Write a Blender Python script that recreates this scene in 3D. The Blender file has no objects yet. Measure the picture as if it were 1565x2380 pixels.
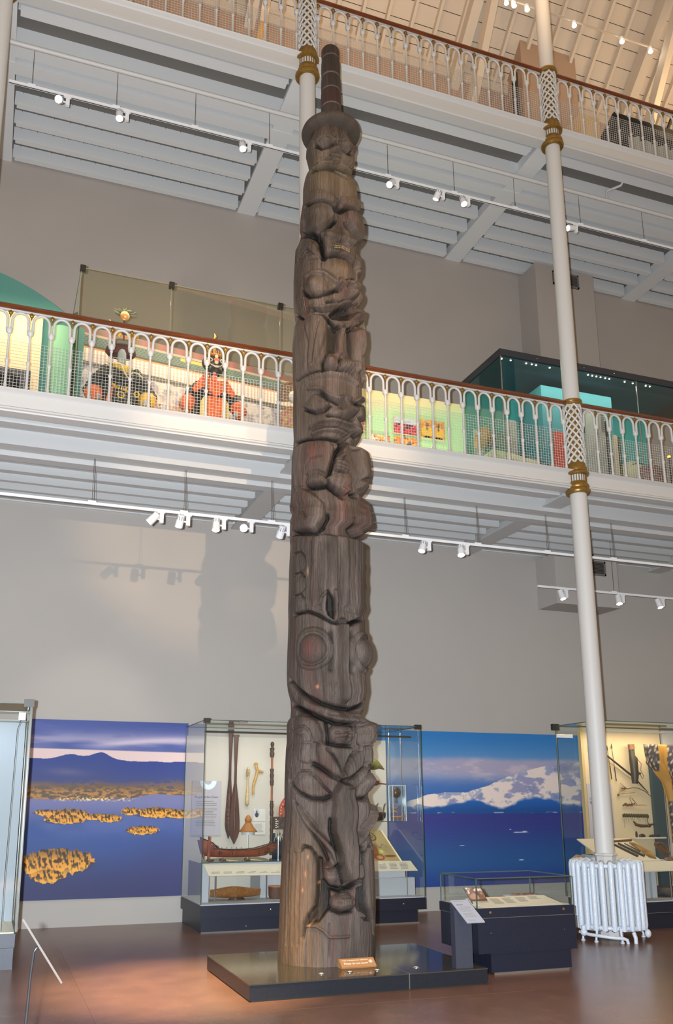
import bpy, math, random
import numpy as np
from mathutils import Matrix, Vector

sc = bpy.context.scene
COL = sc.collection
random.seed(7)
RNG = np.random.default_rng(7)
PI = math.pi
def lin(c):
    return c/12.92 if c <= 0.04045 else ((c+0.055)/1.055)**2.4
def srgb(h):
    h = h.lstrip('#')
    return tuple(lin(int(h[i:i+2], 16)/255) for i in (0, 2, 4))

# ------------------------------------------------------------------ camera
YAW, PITCH, FPX = -0.337865, 0.227527, 2037.845
cam = bpy.data.cameras.new('camera'); cam_o = bpy.data.objects.new('camera', cam); COL.objects.link(cam_o)
cy_, sy_, cp_, sp_ = math.cos(YAW), math.sin(YAW), math.cos(PITCH), math.sin(PITCH)
fwd = Vector((-sy_*cp_, cy_*cp_, sp_)); rgt = Vector((cy_, sy_, 0)); up = rgt.cross(fwd)
m = Matrix((rgt, up, -fwd)).transposed().to_4x4(); m.translation = (0, 0, 1.65)
cam_o.matrix_world = m
cam.sensor_fit = 'VERTICAL'; cam.sensor_height = 36.0; cam.lens = FPX/2380*36
cam.shift_x = (782.5-707.956)/2380; cam.shift_y = (1394.185-1190)/2380
cam.clip_start = 0.05; cam.clip_end = 200
sc.camera = cam_o

# ------------------------------------------------------------------ world, lights, exposure
sc.view_settings.view_transform = 'Standard'; sc.view_settings.look = 'None'
sc.view_settings.gamma = 1.0; sc.view_settings.use_curve_mapping = False
sc.view_settings.exposure = 0.28
w = bpy.data.worlds.new('hall_light'); sc.world = w; w.use_nodes = True
w.node_tree.nodes['Background'].inputs[0].default_value = (1.0, 0.75, 0.50, 1)
w.node_tree.nodes['Background'].inputs[1].default_value = 0.40

def lamp(name, typ, loc, energy, color, target=None, size=0.1, spot=60, blend=0.5, sy=None):
    d = bpy.data.lights.new(name, typ); d.energy = energy; d.color = color
    if typ == 'POINT': d.shadow_soft_size = size
    if typ == 'SPOT': d.shadow_soft_size = size; d.spot_size = math.radians(spot); d.spot_blend = blend
    if typ == 'AREA':
        d.size = size
        if sy: d.shape = 'RECTANGLE'; d.size_y = sy
    o = bpy.data.objects.new(name, d); COL.objects.link(o); o.location = loc
    if target is not None:
        o.rotation_euler = (Vector(target)-Vector(loc)).to_track_quat('-Z', 'Y').to_euler()
    return o
WARM = (1.0, 0.72, 0.42); NEUT = (1.0, 0.90, 0.78); COOL = (0.80, 0.90, 1.0)
# the camera's flash, just left of the lens
lamp('camera_flash', 'POINT', (-0.16, -0.02, 1.70), 4900, COOL, size=0.03)
# gallery spotlights on the opposite side, high over the floor behind the camera
lamp('hall_spot', 'SPOT', (2.99, -1.4, 5.72), 2200, (1.0, 0.70, 0.42), (3.2, 13.0, 6.3), 0.05, 22, 0.6)
lamp('pole_spot', 'SPOT', (4.6, 0.2, 9.0), 1300, (1.0, 0.74, 0.48), (3.3, 8.6, 8.0), 0.30, 30, 0.9)
lamp('floor_spot', 'SPOT', (1.0, 5.6, 7.6), 9500, (1.0, 0.72, 0.40), (1.80, 8.55, 0.0), 0.10, 22, 1.0)
lamp('floor_spot', 'SPOT', (4.0, 3.0, 7.6), 700, (1.0, 0.55, 0.30), (4.1, 6.9, 0.0), 0.10, 34, 1.0)
# warm light high under the roof
lamp('roof_light', 'AREA', (5.0, 8.8, 14.6), 95, (1.0, 0.66, 0.36), (6.0, 13.0, 17.0), 6.0, sy=1.5)
lamp('roof_light', 'AREA', (12.6, 11.0, 14.6), 50, (1.0, 0.66, 0.34), (13.0, 12.5, 17.5), 2.5, sy=1.5)

# ------------------------------------------------------------------ mesh helpers
class MB:
    def __init__(s): s.v = []; s.f = []
    def add(s, vs, fs):
        n = len(s.v); s.v += [tuple(p) for p in vs]; s.f += [tuple(i+n for i in f) for f in fs]; return s
    def box(s, x0, y0, z0, x1, y1, z1):
        return s.add([(x0,y0,z0),(x1,y0,z0),(x1,y1,z0),(x0,y1,z0),(x0,y0,z1),(x1,y0,z1),(x1,y1,z1),(x0,y1,z1)],
                     [(0,3,2,1),(4,5,6,7),(0,1,5,4),(1,2,6,5),(2,3,7,6),(3,0,4,7)])
    def obox(s, c, h, R):
        vs = []
        for sz in (-1, 1):
            for a, b in ((-1,-1),(1,-1),(1,1),(-1,1)):
                vs.append(tuple(Vector(c)+R@Vector((a*h[0], b*h[1], sz*h[2]))))
        return s.add(vs, [(0,3,2,1),(4,5,6,7),(0,1,5,4),(1,2,6,5),(2,3,7,6),(3,0,4,7)])
    def beam(s, p, q, wd, ht):
        p = Vector(p); q = Vector(q); d = (q-p); L = d.length; d.normalize()
        upv = Vector((0,0,1)) if abs(d.z) < 0.95 else Vector((1,0,0))
        a = d.cross(upv).normalized(); b = a.cross(d)
        R = Matrix((d, a, b)).transposed()
        return s.obox((p+q)/2, (L/2, wd/2, ht/2), R)
    def prism(s, pts, a0, a1, axis='y'):
        n = len(pts)
        def P(p, a):
            return {'y': (p[0], a, p[1]), 'x': (a, p[0], p[1]), 'z': (p[0], p[1], a)}[axis]
        vs = [P(p, a0) for p in pts]+[P(p, a1) for p in pts]
        return s.add(vs, [tuple(range(n)), tuple(range(2*n-1, n-1, -1))]+[(i, i+n, (i+1) % n+n, (i+1) % n) for i in range(n)])
    def tube(s, path, r, n=8, sx=1.0):
        path = [Vector(p) for p in path]; k = len(path)
        rs = r if isinstance(r, (list, tuple)) else [r]*k
        vs = []; prev = None
        for i, p in enumerate(path):
            t = (path[min(i+1, k-1)]-path[max(i-1, 0)]).normalized()
            if prev is None:
                a = t.cross(Vector((0,0,1)) if abs(t.z) < 0.9 else Vector((0,1,0))).normalized()
            else:
                a = (prev-t*prev.dot(t)).normalized()
            prev = a; b = t.cross(a)
            for j in range(n):
                an = 2*PI*j/n
                vs.append(tuple(p+(a*math.cos(an)*sx+b*math.sin(an))*rs[i]))
        fs = [(i*n+j, i*n+(j+1) % n, (i+1)*n+(j+1) % n, (i+1)*n+j) for i in range(k-1) for j in range(n)]
        fs += [tuple(range(n-1, -1, -1)), tuple((k-1)*n+j for j in range(n))]
        return s.add(vs, fs)
    def lathe(s, prof, cx=0, cy=0, n=24, sx=1, sy=1, cz=0):
        vs = []
        for r, z in prof:
            for j in range(n):
                a = 2*PI*j/n; vs.append((cx+r*sx*math.cos(a), cy+r*sy*math.sin(a), cz+z))
        k = len(prof)
        fs = [(i*n+j, i*n+(j+1) % n, (i+1)*n+(j+1) % n, (i+1)*n+j) for i in range(k-1) for j in range(n)]
        fs += [tuple(range(n-1, -1, -1)), tuple((k-1)*n+j for j in range(n))]
        return s.add(vs, fs)
    def ell(s, c, r, n=16, k=10, R=None):
        vs = []; fs = []
        for i in range(k+1):
            th = PI*i/k
            for j in range(n):
                a = 2*PI*j/n
                v = Vector((r[0]*math.sin(th)*math.cos(a), r[1]*math.sin(th)*math.sin(a), -r[2]*math.cos(th)))
                if R is not None: v = R@v
                vs.append(tuple(Vector(c)+v))
        fs = [(i*n+j, i*n+(j+1) % n, (i+1)*n+(j+1) % n, (i+1)*n+j) for i in range(k) for j in range(n)]
        return s.add(vs, fs)
    def build(s, name, mt, parent=None, smooth=0, base=None):
        me = bpy.data.meshes.new(name)
        b = Vector(base) if base is not None else (Vector(ORI.get(parent.name, (0,0,0))) if parent is not None else Vector((0,0,0)))
        v = np.array(s.v, dtype=np.float32)-np.array(b, dtype=np.float32)
        me.from_pydata([tuple(p) for p in v.tolist()], [], s.f)
        me.materials.append(mt)
        if smooth:
            me.polygons.foreach_set('use_smooth', [True]*len(me.polygons))
            me.set_sharp_from_angle(angle=math.radians(smooth))
        me.update()
        o = bpy.data.objects.new(name, me); COL.objects.link(o)
        if parent is not None: o.parent = parent; ORI[o.name] = tuple(b)
        elif base is not None: o.location = b; ORI[o.name] = tuple(b)
        return o
ORI = {}
USED_LABELS = {}
def thing(name, label, cat, loc, group=None):
    o = bpy.data.objects.new(name, None); COL.objects.link(o); o.location = loc; ORI[o.name] = tuple(loc)
    o.empty_display_size = 0.1
    o['label'] = label; o['category'] = cat
    if group: o['group'] = group
    return o
def tag(o, label, cat, group=None):
    o['label'] = label; o['category'] = cat
    if group: o['group'] = group
    return o
def center(mb):
    a = np.array(mb.v); return (float((a[:,0].min()+a[:,0].max())/2), float((a[:,1].min()+a[:,1].max())/2), float(a[:,2].min()))
def single(name, mb, mt, label, cat, group=None, smooth=0):
    o = mb.build(name, mt, None, smooth, base=center(mb)); return tag(o, label, cat, group)
def struct(name, mb, mt, smooth=0):
    o = mb.build(name, mt, None, smooth); o['kind'] = 'structure'; ORI[o.name] = (0,0,0); return o
def inst(src, parent, off):
    c = src.copy(); COL.objects.link(c); c.parent = parent; c.location = off; return c

# ------------------------------------------------------------------ materials
def mat(name, col, rough=0.6, metal=0.0, var=0.0, scale=6.0, bump=0.0, bscale=None, spec=0.5, coat=0.0, stretch=(1,1,1), col2=None, emit=None, estr=0.0):
    mt = bpy.data.materials.new(name); mt.use_nodes = True; nt = mt.node_tree; b = nt.nodes['Principled BSDF']
    c = srgb(col) if isinstance(col, str) else col
    b.inputs['Base Color'].default_value = (*c, 1); b.inputs['Roughness'].default_value = rough; b.inputs['Metallic'].default_value = metal
    b.inputs['Specular IOR Level'].default_value = spec; b.inputs['Coat Weight'].default_value = coat
    if var or bump or col2:
        tc = nt.nodes.new('ShaderNodeTexCoord'); mp = nt.nodes.new('ShaderNodeMapping'); mp.inputs['Scale'].default_value = stretch
        nt.links.new(tc.outputs['Object'], mp.inputs[0])
        nz = nt.nodes.new('ShaderNodeTexNoise'); nz.inputs['Scale'].default_value = scale; nz.inputs['Detail'].default_value = 5
        nt.links.new(mp.outputs[0], nz.inputs['Vector'])
        if var or col2:
            cr = nt.nodes.new('ShaderNodeValToRGB'); cr.color_ramp.elements[0].position = 0.35; cr.color_ramp.elements[1].position = 0.65
            c2 = (srgb(col2) if isinstance(col2, str) else col2) if col2 else tuple(min(1, x*(1+var)) for x in c)
            c1 = c if col2 else tuple(x*(1-var) for x in c)
            cr.color_ramp.elements[0].color = (*c1, 1); cr.color_ramp.elements[1].color = (*c2, 1)
            nt.links.new(nz.outputs[0], cr.inputs[0]); nt.links.new(cr.outputs[0], b.inputs['Base Color'])
        if bump:
            nz2 = nz
            if bscale:
                nz2 = nt.nodes.new('ShaderNodeTexNoise'); nz2.inputs['Scale'].default_value = bscale; nz2.inputs['Detail'].default_value = 4
                nt.links.new(mp.outputs[0], nz2.inputs['Vector'])
            bp = nt.nodes.new('ShaderNodeBump'); bp.inputs['Strength'].default_value = bump; bp.inputs['Distance'].default_value = 0.02
            nt.links.new(nz2.outputs[0], bp.inputs['Height']); nt.links.new(bp.outputs[0], b.inputs['Normal'])
    if emit:
        b.inputs['Emission Color'].default_value = (*(srgb(emit) if isinstance(emit, str) else emit), 1); b.inputs['Emission Strength'].default_value = estr
    return mt
def glass_mat(name, tint=(0.97, 0.99, 0.975), refl=1.3):
    mt = bpy.data.materials.new(name); mt.use_nodes = True; nt = mt.node_tree; nt.nodes.clear()
    o = nt.nodes.new('ShaderNodeOutputMaterial'); mx = nt.nodes.new('ShaderNodeMixShader')
    tr = nt.nodes.new('ShaderNodeBsdfTransparent'); tr.inputs[0].default_value = (*tint, 1)
    gl = nt.nodes.new('ShaderNodeBsdfGlossy'); gl.inputs['Roughness'].default_value = 0.02; gl.inputs[0].default_value = (0.95, 1, 0.97, 1)
    fr = nt.nodes.new('ShaderNodeFresnel'); fr.inputs[0].default_value = 1.45
    ge = nt.nodes.new('ShaderNodeNewGeometry'); mr = nt.nodes.new('ShaderNodeMapRange'); mr.inputs['To Min'].default_value = 1.45; mr.inputs['To Max'].default_value = 1/1.45   # same pane from both sides
    nt.links.new(ge.outputs['Backfacing'], mr.inputs[0]); nt.links.new(mr.outputs[0], fr.inputs[0])
    ml = nt.nodes.new('ShaderNodeMath'); ml.operation = 'MULTIPLY'; ml.inputs[1].default_value = refl
    nt.links.new(fr.outputs[0], ml.inputs[0]); nt.links.new(ml.outputs[0], mx.inputs[0])
    nt.links.new(tr.outputs[0], mx.inputs[1]); nt.links.new(gl.outputs[0], mx.inputs[2]); nt.links.new(mx.outputs[0], o.inputs[0])
    return mt
def attr_mat(name, rough=0.5, spec=0.4, bump=0.0, bscale=8, stretch=(1,1,1), mul=None):
    mt = bpy.data.materials.new(name); mt.use_nodes = True; nt = mt.node_tree; b = nt.nodes['Principled BSDF']
    at = nt.nodes.new('ShaderNodeAttribute'); at.attribute_name = 'Col'
    out = at.outputs['Color']
    b.inputs['Roughness'].default_value = rough; b.inputs['Specular IOR Level'].default_value = spec
    if bump or mul:
        tc = nt.nodes.new('ShaderNodeTexCoord'); mp = nt.nodes.new('ShaderNodeMapping'); mp.inputs['Scale'].default_value = stretch
        nt.links.new(tc.outputs['Object'], mp.inputs[0])
        nz = nt.nodes.new('ShaderNodeTexNoise'); nz.inputs['Scale'].default_value = bscale; nz.inputs['Detail'].default_value = 8; nz.inputs['Roughness'].default_value = 0.65
        nt.links.new(mp.outputs[0], nz.inputs['Vector'])
        if mul:
            cr = nt.nodes.new('ShaderNodeValToRGB'); cr.color_ramp.elements[0].position = 0.33; cr.color_ramp.elements[1].position = 0.68
            cr.color_ramp.elements[0].color = (mul[0],)*3+(1,); cr.color_ramp.elements[1].color = (mul[1],)*3+(1,)
            nt.links.new(nz.outputs[0], cr.inputs[0])
            mm = nt.nodes.new('ShaderNodeMix'); mm.data_type = 'RGBA'; mm.blend_type = 'MULTIPLY'; mm.inputs[0].default_value = 1
            nt.links.new(out, mm.inputs[6]); nt.links.new(cr.outputs[0], mm.inputs[7]); out = mm.outputs[2]
        if bump:
            bp = nt.nodes.new('ShaderNodeBump'); bp.inputs['Strength'].default_value = bump; bp.inputs['Distance'].default_value = 0.02
            nt.links.new(nz.outputs[0], bp.inputs['Height']); nt.links.new(bp.outputs[0], b.inputs['Normal'])
    nt.links.new(out, b.inputs['Base Color'])
    return mt
def vnoise(u, v, seed=0, octv=4, pers=0.55):
    """value noise on arrays u,v (in cells)"""
    r = np.random.default_rng(seed); tot = np.zeros_like(u); amp = 1; norm = 0
    for k in range(octv):
        g = r.random((64, 64)); uu = u*2**k; vv = v*2**k
        i = np.floor(uu).astype(int); j = np.floor(vv).astype(int); fu = uu-i; fv = vv-j
        fu = fu*fu*(3-2*fu); fv = fv*fv*(3-2*fv)
        a = g[i % 64, j % 64]; b = g[(i+1) % 64, j % 64]; c = g[i % 64, (j+1) % 64]; d = g[(i+1) % 64, (j+1) % 64]
        tot += amp*((a*(1-fu)+b*fu)*(1-fv)+(c*(1-fu)+d*fu)*fv); norm += amp; amp *= pers
    return tot/norm
def gridmesh(name, X, Y, Z, mt, C=None, parent=None, wrap=False, smooth=True, base=None):
    """X,Y,Z arrays (rows, cols); C rows,cols,3 sRGB 0..1"""
    nr, nc = X.shape
    b = np.array(base if base is not None else (ORI.get(parent.name, (0,0,0)) if parent is not None else (0,0,0)))
    v = np.stack([X, Y, Z], -1).reshape(-1, 3)-b
    idx = np.arange(nr*nc).reshape(nr, nc)
    if wrap:
        nx = np.roll(idx, -1, axis=1); a, bb, c, d = idx[:-1], nx[:-1], nx[1:], idx[1:]
    else:
        a, bb, c, d = idx[:-1,:-1], idx[:-1,1:], idx[1:,1:], idx[1:,:-1]
    q = np.stack([a, bb, c, d], -1).reshape(-1, 4)
    me = bpy.data.meshes.new(name); me.vertices.add(len(v)); me.vertices.foreach_set('co', v.astype(np.float32).ravel())
    me.loops.add(q.size); me.loops.foreach_set('vertex_index', q.ravel().astype(np.int32))
    me.polygons.add(len(q)); me.polygons.foreach_set('loop_start', np.arange(0, q.size, 4, dtype=np.int32))
    me.polygons.foreach_set('use_smooth', np.full(len(q), smooth)); me.update(calc_edges=True)
    me.materials.append(mt)
    if C is not None:
        c = np.clip(C, 0, 1); c = np.where(c <= 0.04045, c/12.92, ((c+0.055)/1.055)**2.4)
        ca = me.color_attributes.new('Col', 'FLOAT_COLOR', 'POINT')
        ca.data.foreach_set('color', np.concatenate([c, np.ones((nr, nc, 1))], -1).astype(np.float32).ravel())
    o = bpy.data.objects.new(name, me); COL.objects.link(o)
    if parent is not None: o.parent = parent; ORI[o.name] = tuple(b)
    elif base is not None: o.location = base; ORI[o.name] = tuple(base)
    return o
def picture(name, p0, u, v, nx, ny, fn, mt, parent=None, base=None):
    """flat print: p0 lower left, u,v edge vectors; fn(U,V)->(...,3) sRGB"""
    U, V = np.meshgrid(np.linspace(0, 1, nx), np.linspace(0, 1, ny))
    P = np.array(p0)+U[...,None]*np.array(u)+V[...,None]*np.array(v)
    return gridmesh(name, P[...,0], P[...,1], P[...,2], mt, fn(U, V), parent, base=base, smooth=False)
def mixc(a, b, t):
    t = np.clip(t, 0, 1)[..., None]; return a*(1-t)+b*t
def hx(h):
    h = h.lstrip('#'); return np.array([int(h[i:i+2], 16)/255 for i in (0, 2, 4)])
def sstep(a, b, x):
    t = np.clip((x-a)/(b-a), 0, 1); return t*t*(3-2*t)
def text(name, s, size, loc, rot, mt, parent=None, align='LEFT'):
    c = bpy.data.curves.new(name, 'FONT'); c.body = s; c.size = size; c.extrude = 0.0005; c.align_x = align; c.resolution_u = 2
    c.materials.append(mt); tmp = bpy.data.objects.new('tmp', c)
    me = bpy.data.meshes.new_from_object(tmp); me.name = name; bpy.data.objects.remove(tmp); bpy.data.curves.remove(c)
    if not me.materials: me.materials.append(mt)
    o = bpy.data.objects.new(name, me); COL.objects.link(o)
    if parent is not None: o.parent = parent; loc = Vector(loc)-Vector(ORI.get(parent.name, (0,0,0)))
    o.location = loc; o.rotation_euler = rot
    return o

M_white = mat('white_paint', '#c2bfba', 0.5)
M_whitebase = mat('white_gloss', '#c4c4c2', 0.35, bump=0.15, scale=40)
M_wall = mat('grey_wall', '#aca7a1', 0.85, var=0.015, scale=1.2)
M_wall2 = mat('grey_wall_gallery', '#a39a92', 0.85, var=0.02, scale=1.0)
M_wall3 = mat('brown_wall', '#a58a75', 0.85, var=0.03, scale=1.5)
M_ceil = mat('ceiling_paint', '#d0d0ce', 0.7)
M_roof = mat('roof_paint', '#c4b8a8', 0.7)
M_gold = mat('gold_paint', '#8a6a30', 0.38, 0.55, var=0.15, scale=25)
M_rail = mat('handrail_wood', '#6a3210', 0.25, var=0.3, scale=10, coat=0.4, stretch=(0.3, 4, 4))
M_glass = glass_mat('glass')
M_gtint = glass_mat('glass_gallery', (0.96, 0.96, 0.90), 2.2)
M_gedge = mat('glass_edge', '#3c524a', 0.3, spec=0.5)
M_bracket = mat('dark_bracket', '#3a3834', 0.4, 0.5)
M_plinth = mat('navy_plinth', '#171c2b', 0.42, var=0.12, scale=60)
M_black = mat('black_gloss', '#15161a', 0.12, spec=0.6)
M_panelw = mat('case_panel', '#b9b3a9', 0.8)
M_case = mat('case_white', '#a9acb2', 0.6)
M_cream = mat('cream_label', '#c4bba8', 0.7)
M_ink = mat('ink', '#8a857c', 0.8)
M_inkd = mat('ink_dark', '#3c3a38', 0.8)
M_steel = mat('steel', '#b9bbbd', 0.25, 0.9)
M_lampw = mat('lamp_white', '#e6e6e6', 0.4)
M_on = mat('lamp_lens_lit', '#ffffff', 0.4, emit='#fff2dc', estr=30)
M_dim = mat('lamp_lens', '#ffffff', 0.4, emit='#fff4e6', estr=1.5)
M_wire = mat('wire', '#77736c', 0.4, 0.6)
# ================================================================== the hall
YW, YC, LV = 13.0, 9.78, 5.70           # back wall, column line, height of one gallery
XCOL = [-0.575, 3.48, 7.536, 11.59]
PS = 0.2331                              # baluster spacing
# floor: glossy brown vinyl with a faint square seam
fm = mat('brown_vinyl', '#735648', 0.27, var=0.10, scale=3.0, bump=0.03, bscale=30, spec=0.45)
struct('floor', MB().box(-8, -6, -0.1, 18, YW+0.3, 0), fm)
sm_ = mat('floor_seam', '#5f483c', 0.35)
for a in ((-0.3, 7.35, 4.8, 7.353), (0.9, 7.35, 0.903, 11.0)):
    tag(MB().box(a[0], a[1], 0.0, a[2], a[3], 0.0012).build('floor_seam', sm_, None, base=(a[0], a[1], 0)), 'thin straight seam in the brown vinyl floor', 'seam')['kind'] = 'structure'
struct('wall_back', MB().box(-8, YW, 0, 18, YW+0.3, 6.24), M_wall)
struct('wall_back', MB().box(-8, YW, 6.24, 18, YW+0.3, 11.94), M_wall2)
struct('wall_back', MB().box(-8, YW, 11.94, 18, YW+0.3, 16.02), M_wall3)
struct('trim_1', MB().box(-8, YW-0.05, 15.82, 18, YW+0.01, 16.02).box(-8, YW-0.09, 16.02, 18, YW+0.01, 16.10), M_roof)
struct('trim_2', MB().box(-8, YW-0.04, 5.98, 18, YW, 6.24), M_ceil)
# pilaster / air duct standing out of the wall
pil = MB().box(8.98, 12.43, 5.0, 10.29, YW, 5.9); struct('duct_boxing', pil, M_wall)
struct('wall_pilaster', MB().box(8.98, 12.43, 6.24, 10.29, YW, 11.6), M_wall2)
struct('wall_pilaster', MB().box(8.98, 12.43, 11.94, 10.29, YW, 17.1), M_wall3)
def vent(x0, x1, z0, z1, lab):
    t = thing('air_vent', lab, 'vent', ((x0+x1)/2, 12.42, z0))
    fr = MB()
    for a in ((x0, z0, x1, z0+.03), (x0, z1-.03, x1, z1), (x0, z0, x0+.03, z1), (x1-.03, z0, x1, z1)): fr.box(a[0], 12.395, a[1], a[2], 12.43, a[3])
    fr.build('frame', mat('vent_grey', '#6e6a66', 0.5), t)
    MB().box(x0, 12.42, z0, x1, 12.429, z1).build('backing', mat('vent_dark', '#2a2928', 0.8), t)
    src = None
    for k in range(7):
        z = z0+.05+k*(z1-z0-.08)/7
        o = MB().box(x0+.02, 12.402, z, x1-.02, 12.42, z+.012).build('slat', mat('vent_slat', '#55514e', 0.6) if k == 0 else bpy.data.materials['vent_slat'], t)
vent(9.45, 10.02, 5.56, 5.82, 'grey slatted air vent on the duct boxing under the middle gallery')
vent(9.36, 9.93, 11.22, 11.50, 'dark air vent high on the pilaster under the top gallery')

# gallery undersides
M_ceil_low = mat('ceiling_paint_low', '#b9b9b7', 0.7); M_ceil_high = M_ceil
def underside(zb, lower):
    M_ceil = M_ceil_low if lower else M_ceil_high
    root = bpy.data.objects.new('ceiling', None); COL.objects.link(root); root['kind'] = 'structure'; root.location = (5, 11.4, zb); ORI[root.name] = (5, 11.4, zb)
    zt = zb+(0.13 if lower else 0.27)
    MB().box(-8, 9.94, zt, 18, YW, zt+0.06).build('plank_ceiling', M_ceil, root)
    segs = [(-8, XCOL[0])]+[(XCOL[i], XCOL[i+1]) for i in range(3)]+[(XCOL[3], 18)]
    for x in XCOL:
        MB().box(x-.16, 9.90, zb-.004, x+.16, YW-.002, zb+.02).box(x-.10, 9.90, zb+.02, x+.10, YW-.002, zt).build('cross_beam', M_ceil, root)
    MB().box(-8, 9.80, (5.965 if lower else 11.665), 18, 9.93, zt).build('edge_beam', M_ceil, root)
    if lower:
        js = [(9.98, .05, .0), (10.13, .03, .03), (11.16, .035, .02), (11.59, .035, .02), (11.99, .035, .02), (12.34, .035, .02), (12.70, .035, .02)]
        MB().box(-8, 10.43, zb-.065, 18, 10.635, zt).build('long_duct', M_ceil, root)
        MB().box(-8, 10.645, zb-.13, 18, 10.82, zt).build('long_duct', M_ceil, root)
    else:
        js = [(10.10, .09, .04), (11.32, .04, .02), (11.75, .05, .0), (12.13, .05, .0), (12.50, .05, .0), (12.90, .05, .0)]
        MB().box(-8, 10.58, zb-.01, 18, 10.84, zt).build('long_beam', M_ceil, root)
        MB().box(-8, 10.94, zb-.01, 18, 11.15, zt).build('long_beam', M_ceil, root)
    mt = MB()
    for (a, b) in segs:
        for (y, wd, dz) in js:
            mb = MB().box(a+.2, y-wd, zb+dz, b-.2, y+wd, zb+dz+.02).box(a+.17, y-.012, zb+dz+.02, b-.17, y+.012, zt)
            mb.build('joist', M_ceil, root)
            n = int((b-a-.5)/.235)
            if not lower:
                for k in range(n):
                    xx = a+.28+k*.235
                    mt.box(xx-.004, y-.03, zt-.055, xx+.004, y-.026, zt)
    if mt.v: mt.build('plank_nib', mat('shadow_gap', '#55565a', 0.9), root)['kind'] = 'stuff'
ZB1, ZB2 = 5.905, 11.677
underside(ZB1, True); underside(ZB2, False)
# gallery floors and fascias
for k, (zb) in enumerate((ZB1, ZB2)):
    z0 = 5.96+LV*k; zt = 6.23+LV*k; o_ = 0.15
    struct('gallery_floor', MB().box(-8, 9.94, zt-.01, 18, YW, zt+.0), mat('gallery_carpet%d' % k if False else 'gallery_carpet_'+('low', 'high')[k], '#6a6660', 0.9))
    prof = [(9.93, zt), (9.70, zt), (9.685, zt-.010), (9.695, zt-.022), (9.73, zt-.03), (9.755, zt-.05), (9.755, z0+.065), (9.735, z0+.055), (9.72, z0+.042), (9.72, z0+.022), (9.745, z0+.016), (9.755, z0), (9.93, z0)]
    struct('trim_%d' % (3+k), MB().prism(prof, -8, 18, 'x'), M_white, 40)
# small bolts/hooks hanging on the lower ceiling
for x, y in ((6.66, 11.6), (9.2, 11.9)):
    pass

# ------------------------------------------------------------------ columns
lat_master = None
def column(ix, x):
    labs = ['white cast iron column with gilt collars at the far left edge', 'white cast iron column rising behind the totem pole', 'white cast iron column rising from the round radiator', 'white cast iron column beyond the right edge']
    t = thing('cast_iron_column', labs[ix], 'column', (x, YC, 0))
    z0 = 0.0
    MB().lathe([(.15, 0), (.15, .12), (.125, .14), (.135, .90), (.132, .93), (.132, .985), (.15, .995), (.15, 1.015), (.125, 1.03)], x, YC, 8).build('base', M_white, t)
    MB().lathe([(.122, 1.0), (.117, 5.92)], x, YC, 32).build('shaft', M_white, t, 40)
    MB().lathe([(.117, 7.2), (.112, 11.66)], x, YC, 32).build('shaft', M_white, t, 40)
    MB().lathe([(.112, 12.9), (.108, 17.6)], x, YC, 32).build('shaft', M_white, t, 40)
    for k in range(2):
        z = LV*k
        lo = MB().lathe([(.118, 5.885), (.16, 5.89), (.172, 5.91), (.172, 5.935), (.155, 5.955), (.15, 5.965), (.16, 5.985), (.158, 6.01), (.14, 6.03), (.135, 6.06), (.12, 6.065)], x, YC, 40, cz=z)
        lo.build('collar', M_gold, t, 50)
        fl = MB().lathe([(.122, 6.05), (.122, 6.17)], x, YC, 32, cz=z); fl.build('fluted_band', M_whitebase, t, 40)
        ribs = MB()
        for j in range(22):
            a = 2*PI*j/22; ribs.lathe([(.007, 6.05), (.007, 6.17)], x+.128*math.cos(a), YC+.128*math.sin(a), 6, cz=z)
        ribs.build('gilt_ribs', M_gold, t)
        MB().lathe([(.12, 6.155), (.165, 6.165), (.17, 6.19), (.155, 6.21), (.14, 6.225), (.145, 6.25), (.142, 6.28), (.13, 6.295), (.13, 6.33), (.122, 6.345)], x, YC, 40, cz=z).build('collar', M_gold, t, 50)
        MB().lathe([(.105, 6.33), (.105, 7.24)], x, YC, 32, cz=z).build('gilt_core', M_gold, t, 40)
        lt = MB()
        turns = 0.95; nh = 8; zA, zB = 6.34, 7.235
        for dr in (1, -1):
            for j in range(nh):
                path = []
                for q in range(25):
                    f = q/24; a = 2*PI*j/nh+dr*2*PI*turns*f*1.0
                    path.append((x+.121*math.cos(a), YC+.121*math.sin(a), z+zA+(zB-zA)*f))
                lt.tube(path, .015, 5)
        lt.build('lattice', M_white, t, 50)
        MB().lathe([(.12, 7.225), (.15, 7.23), (.155, 7.25), (.142, 7.262), (.15, 7.28), (.148, 7.30), (.118, 7.31)], x, YC, 40, cz=z).build('collar', M_gold, t, 50)
for i, x in enumerate(XCOL): column(i, x)

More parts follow.
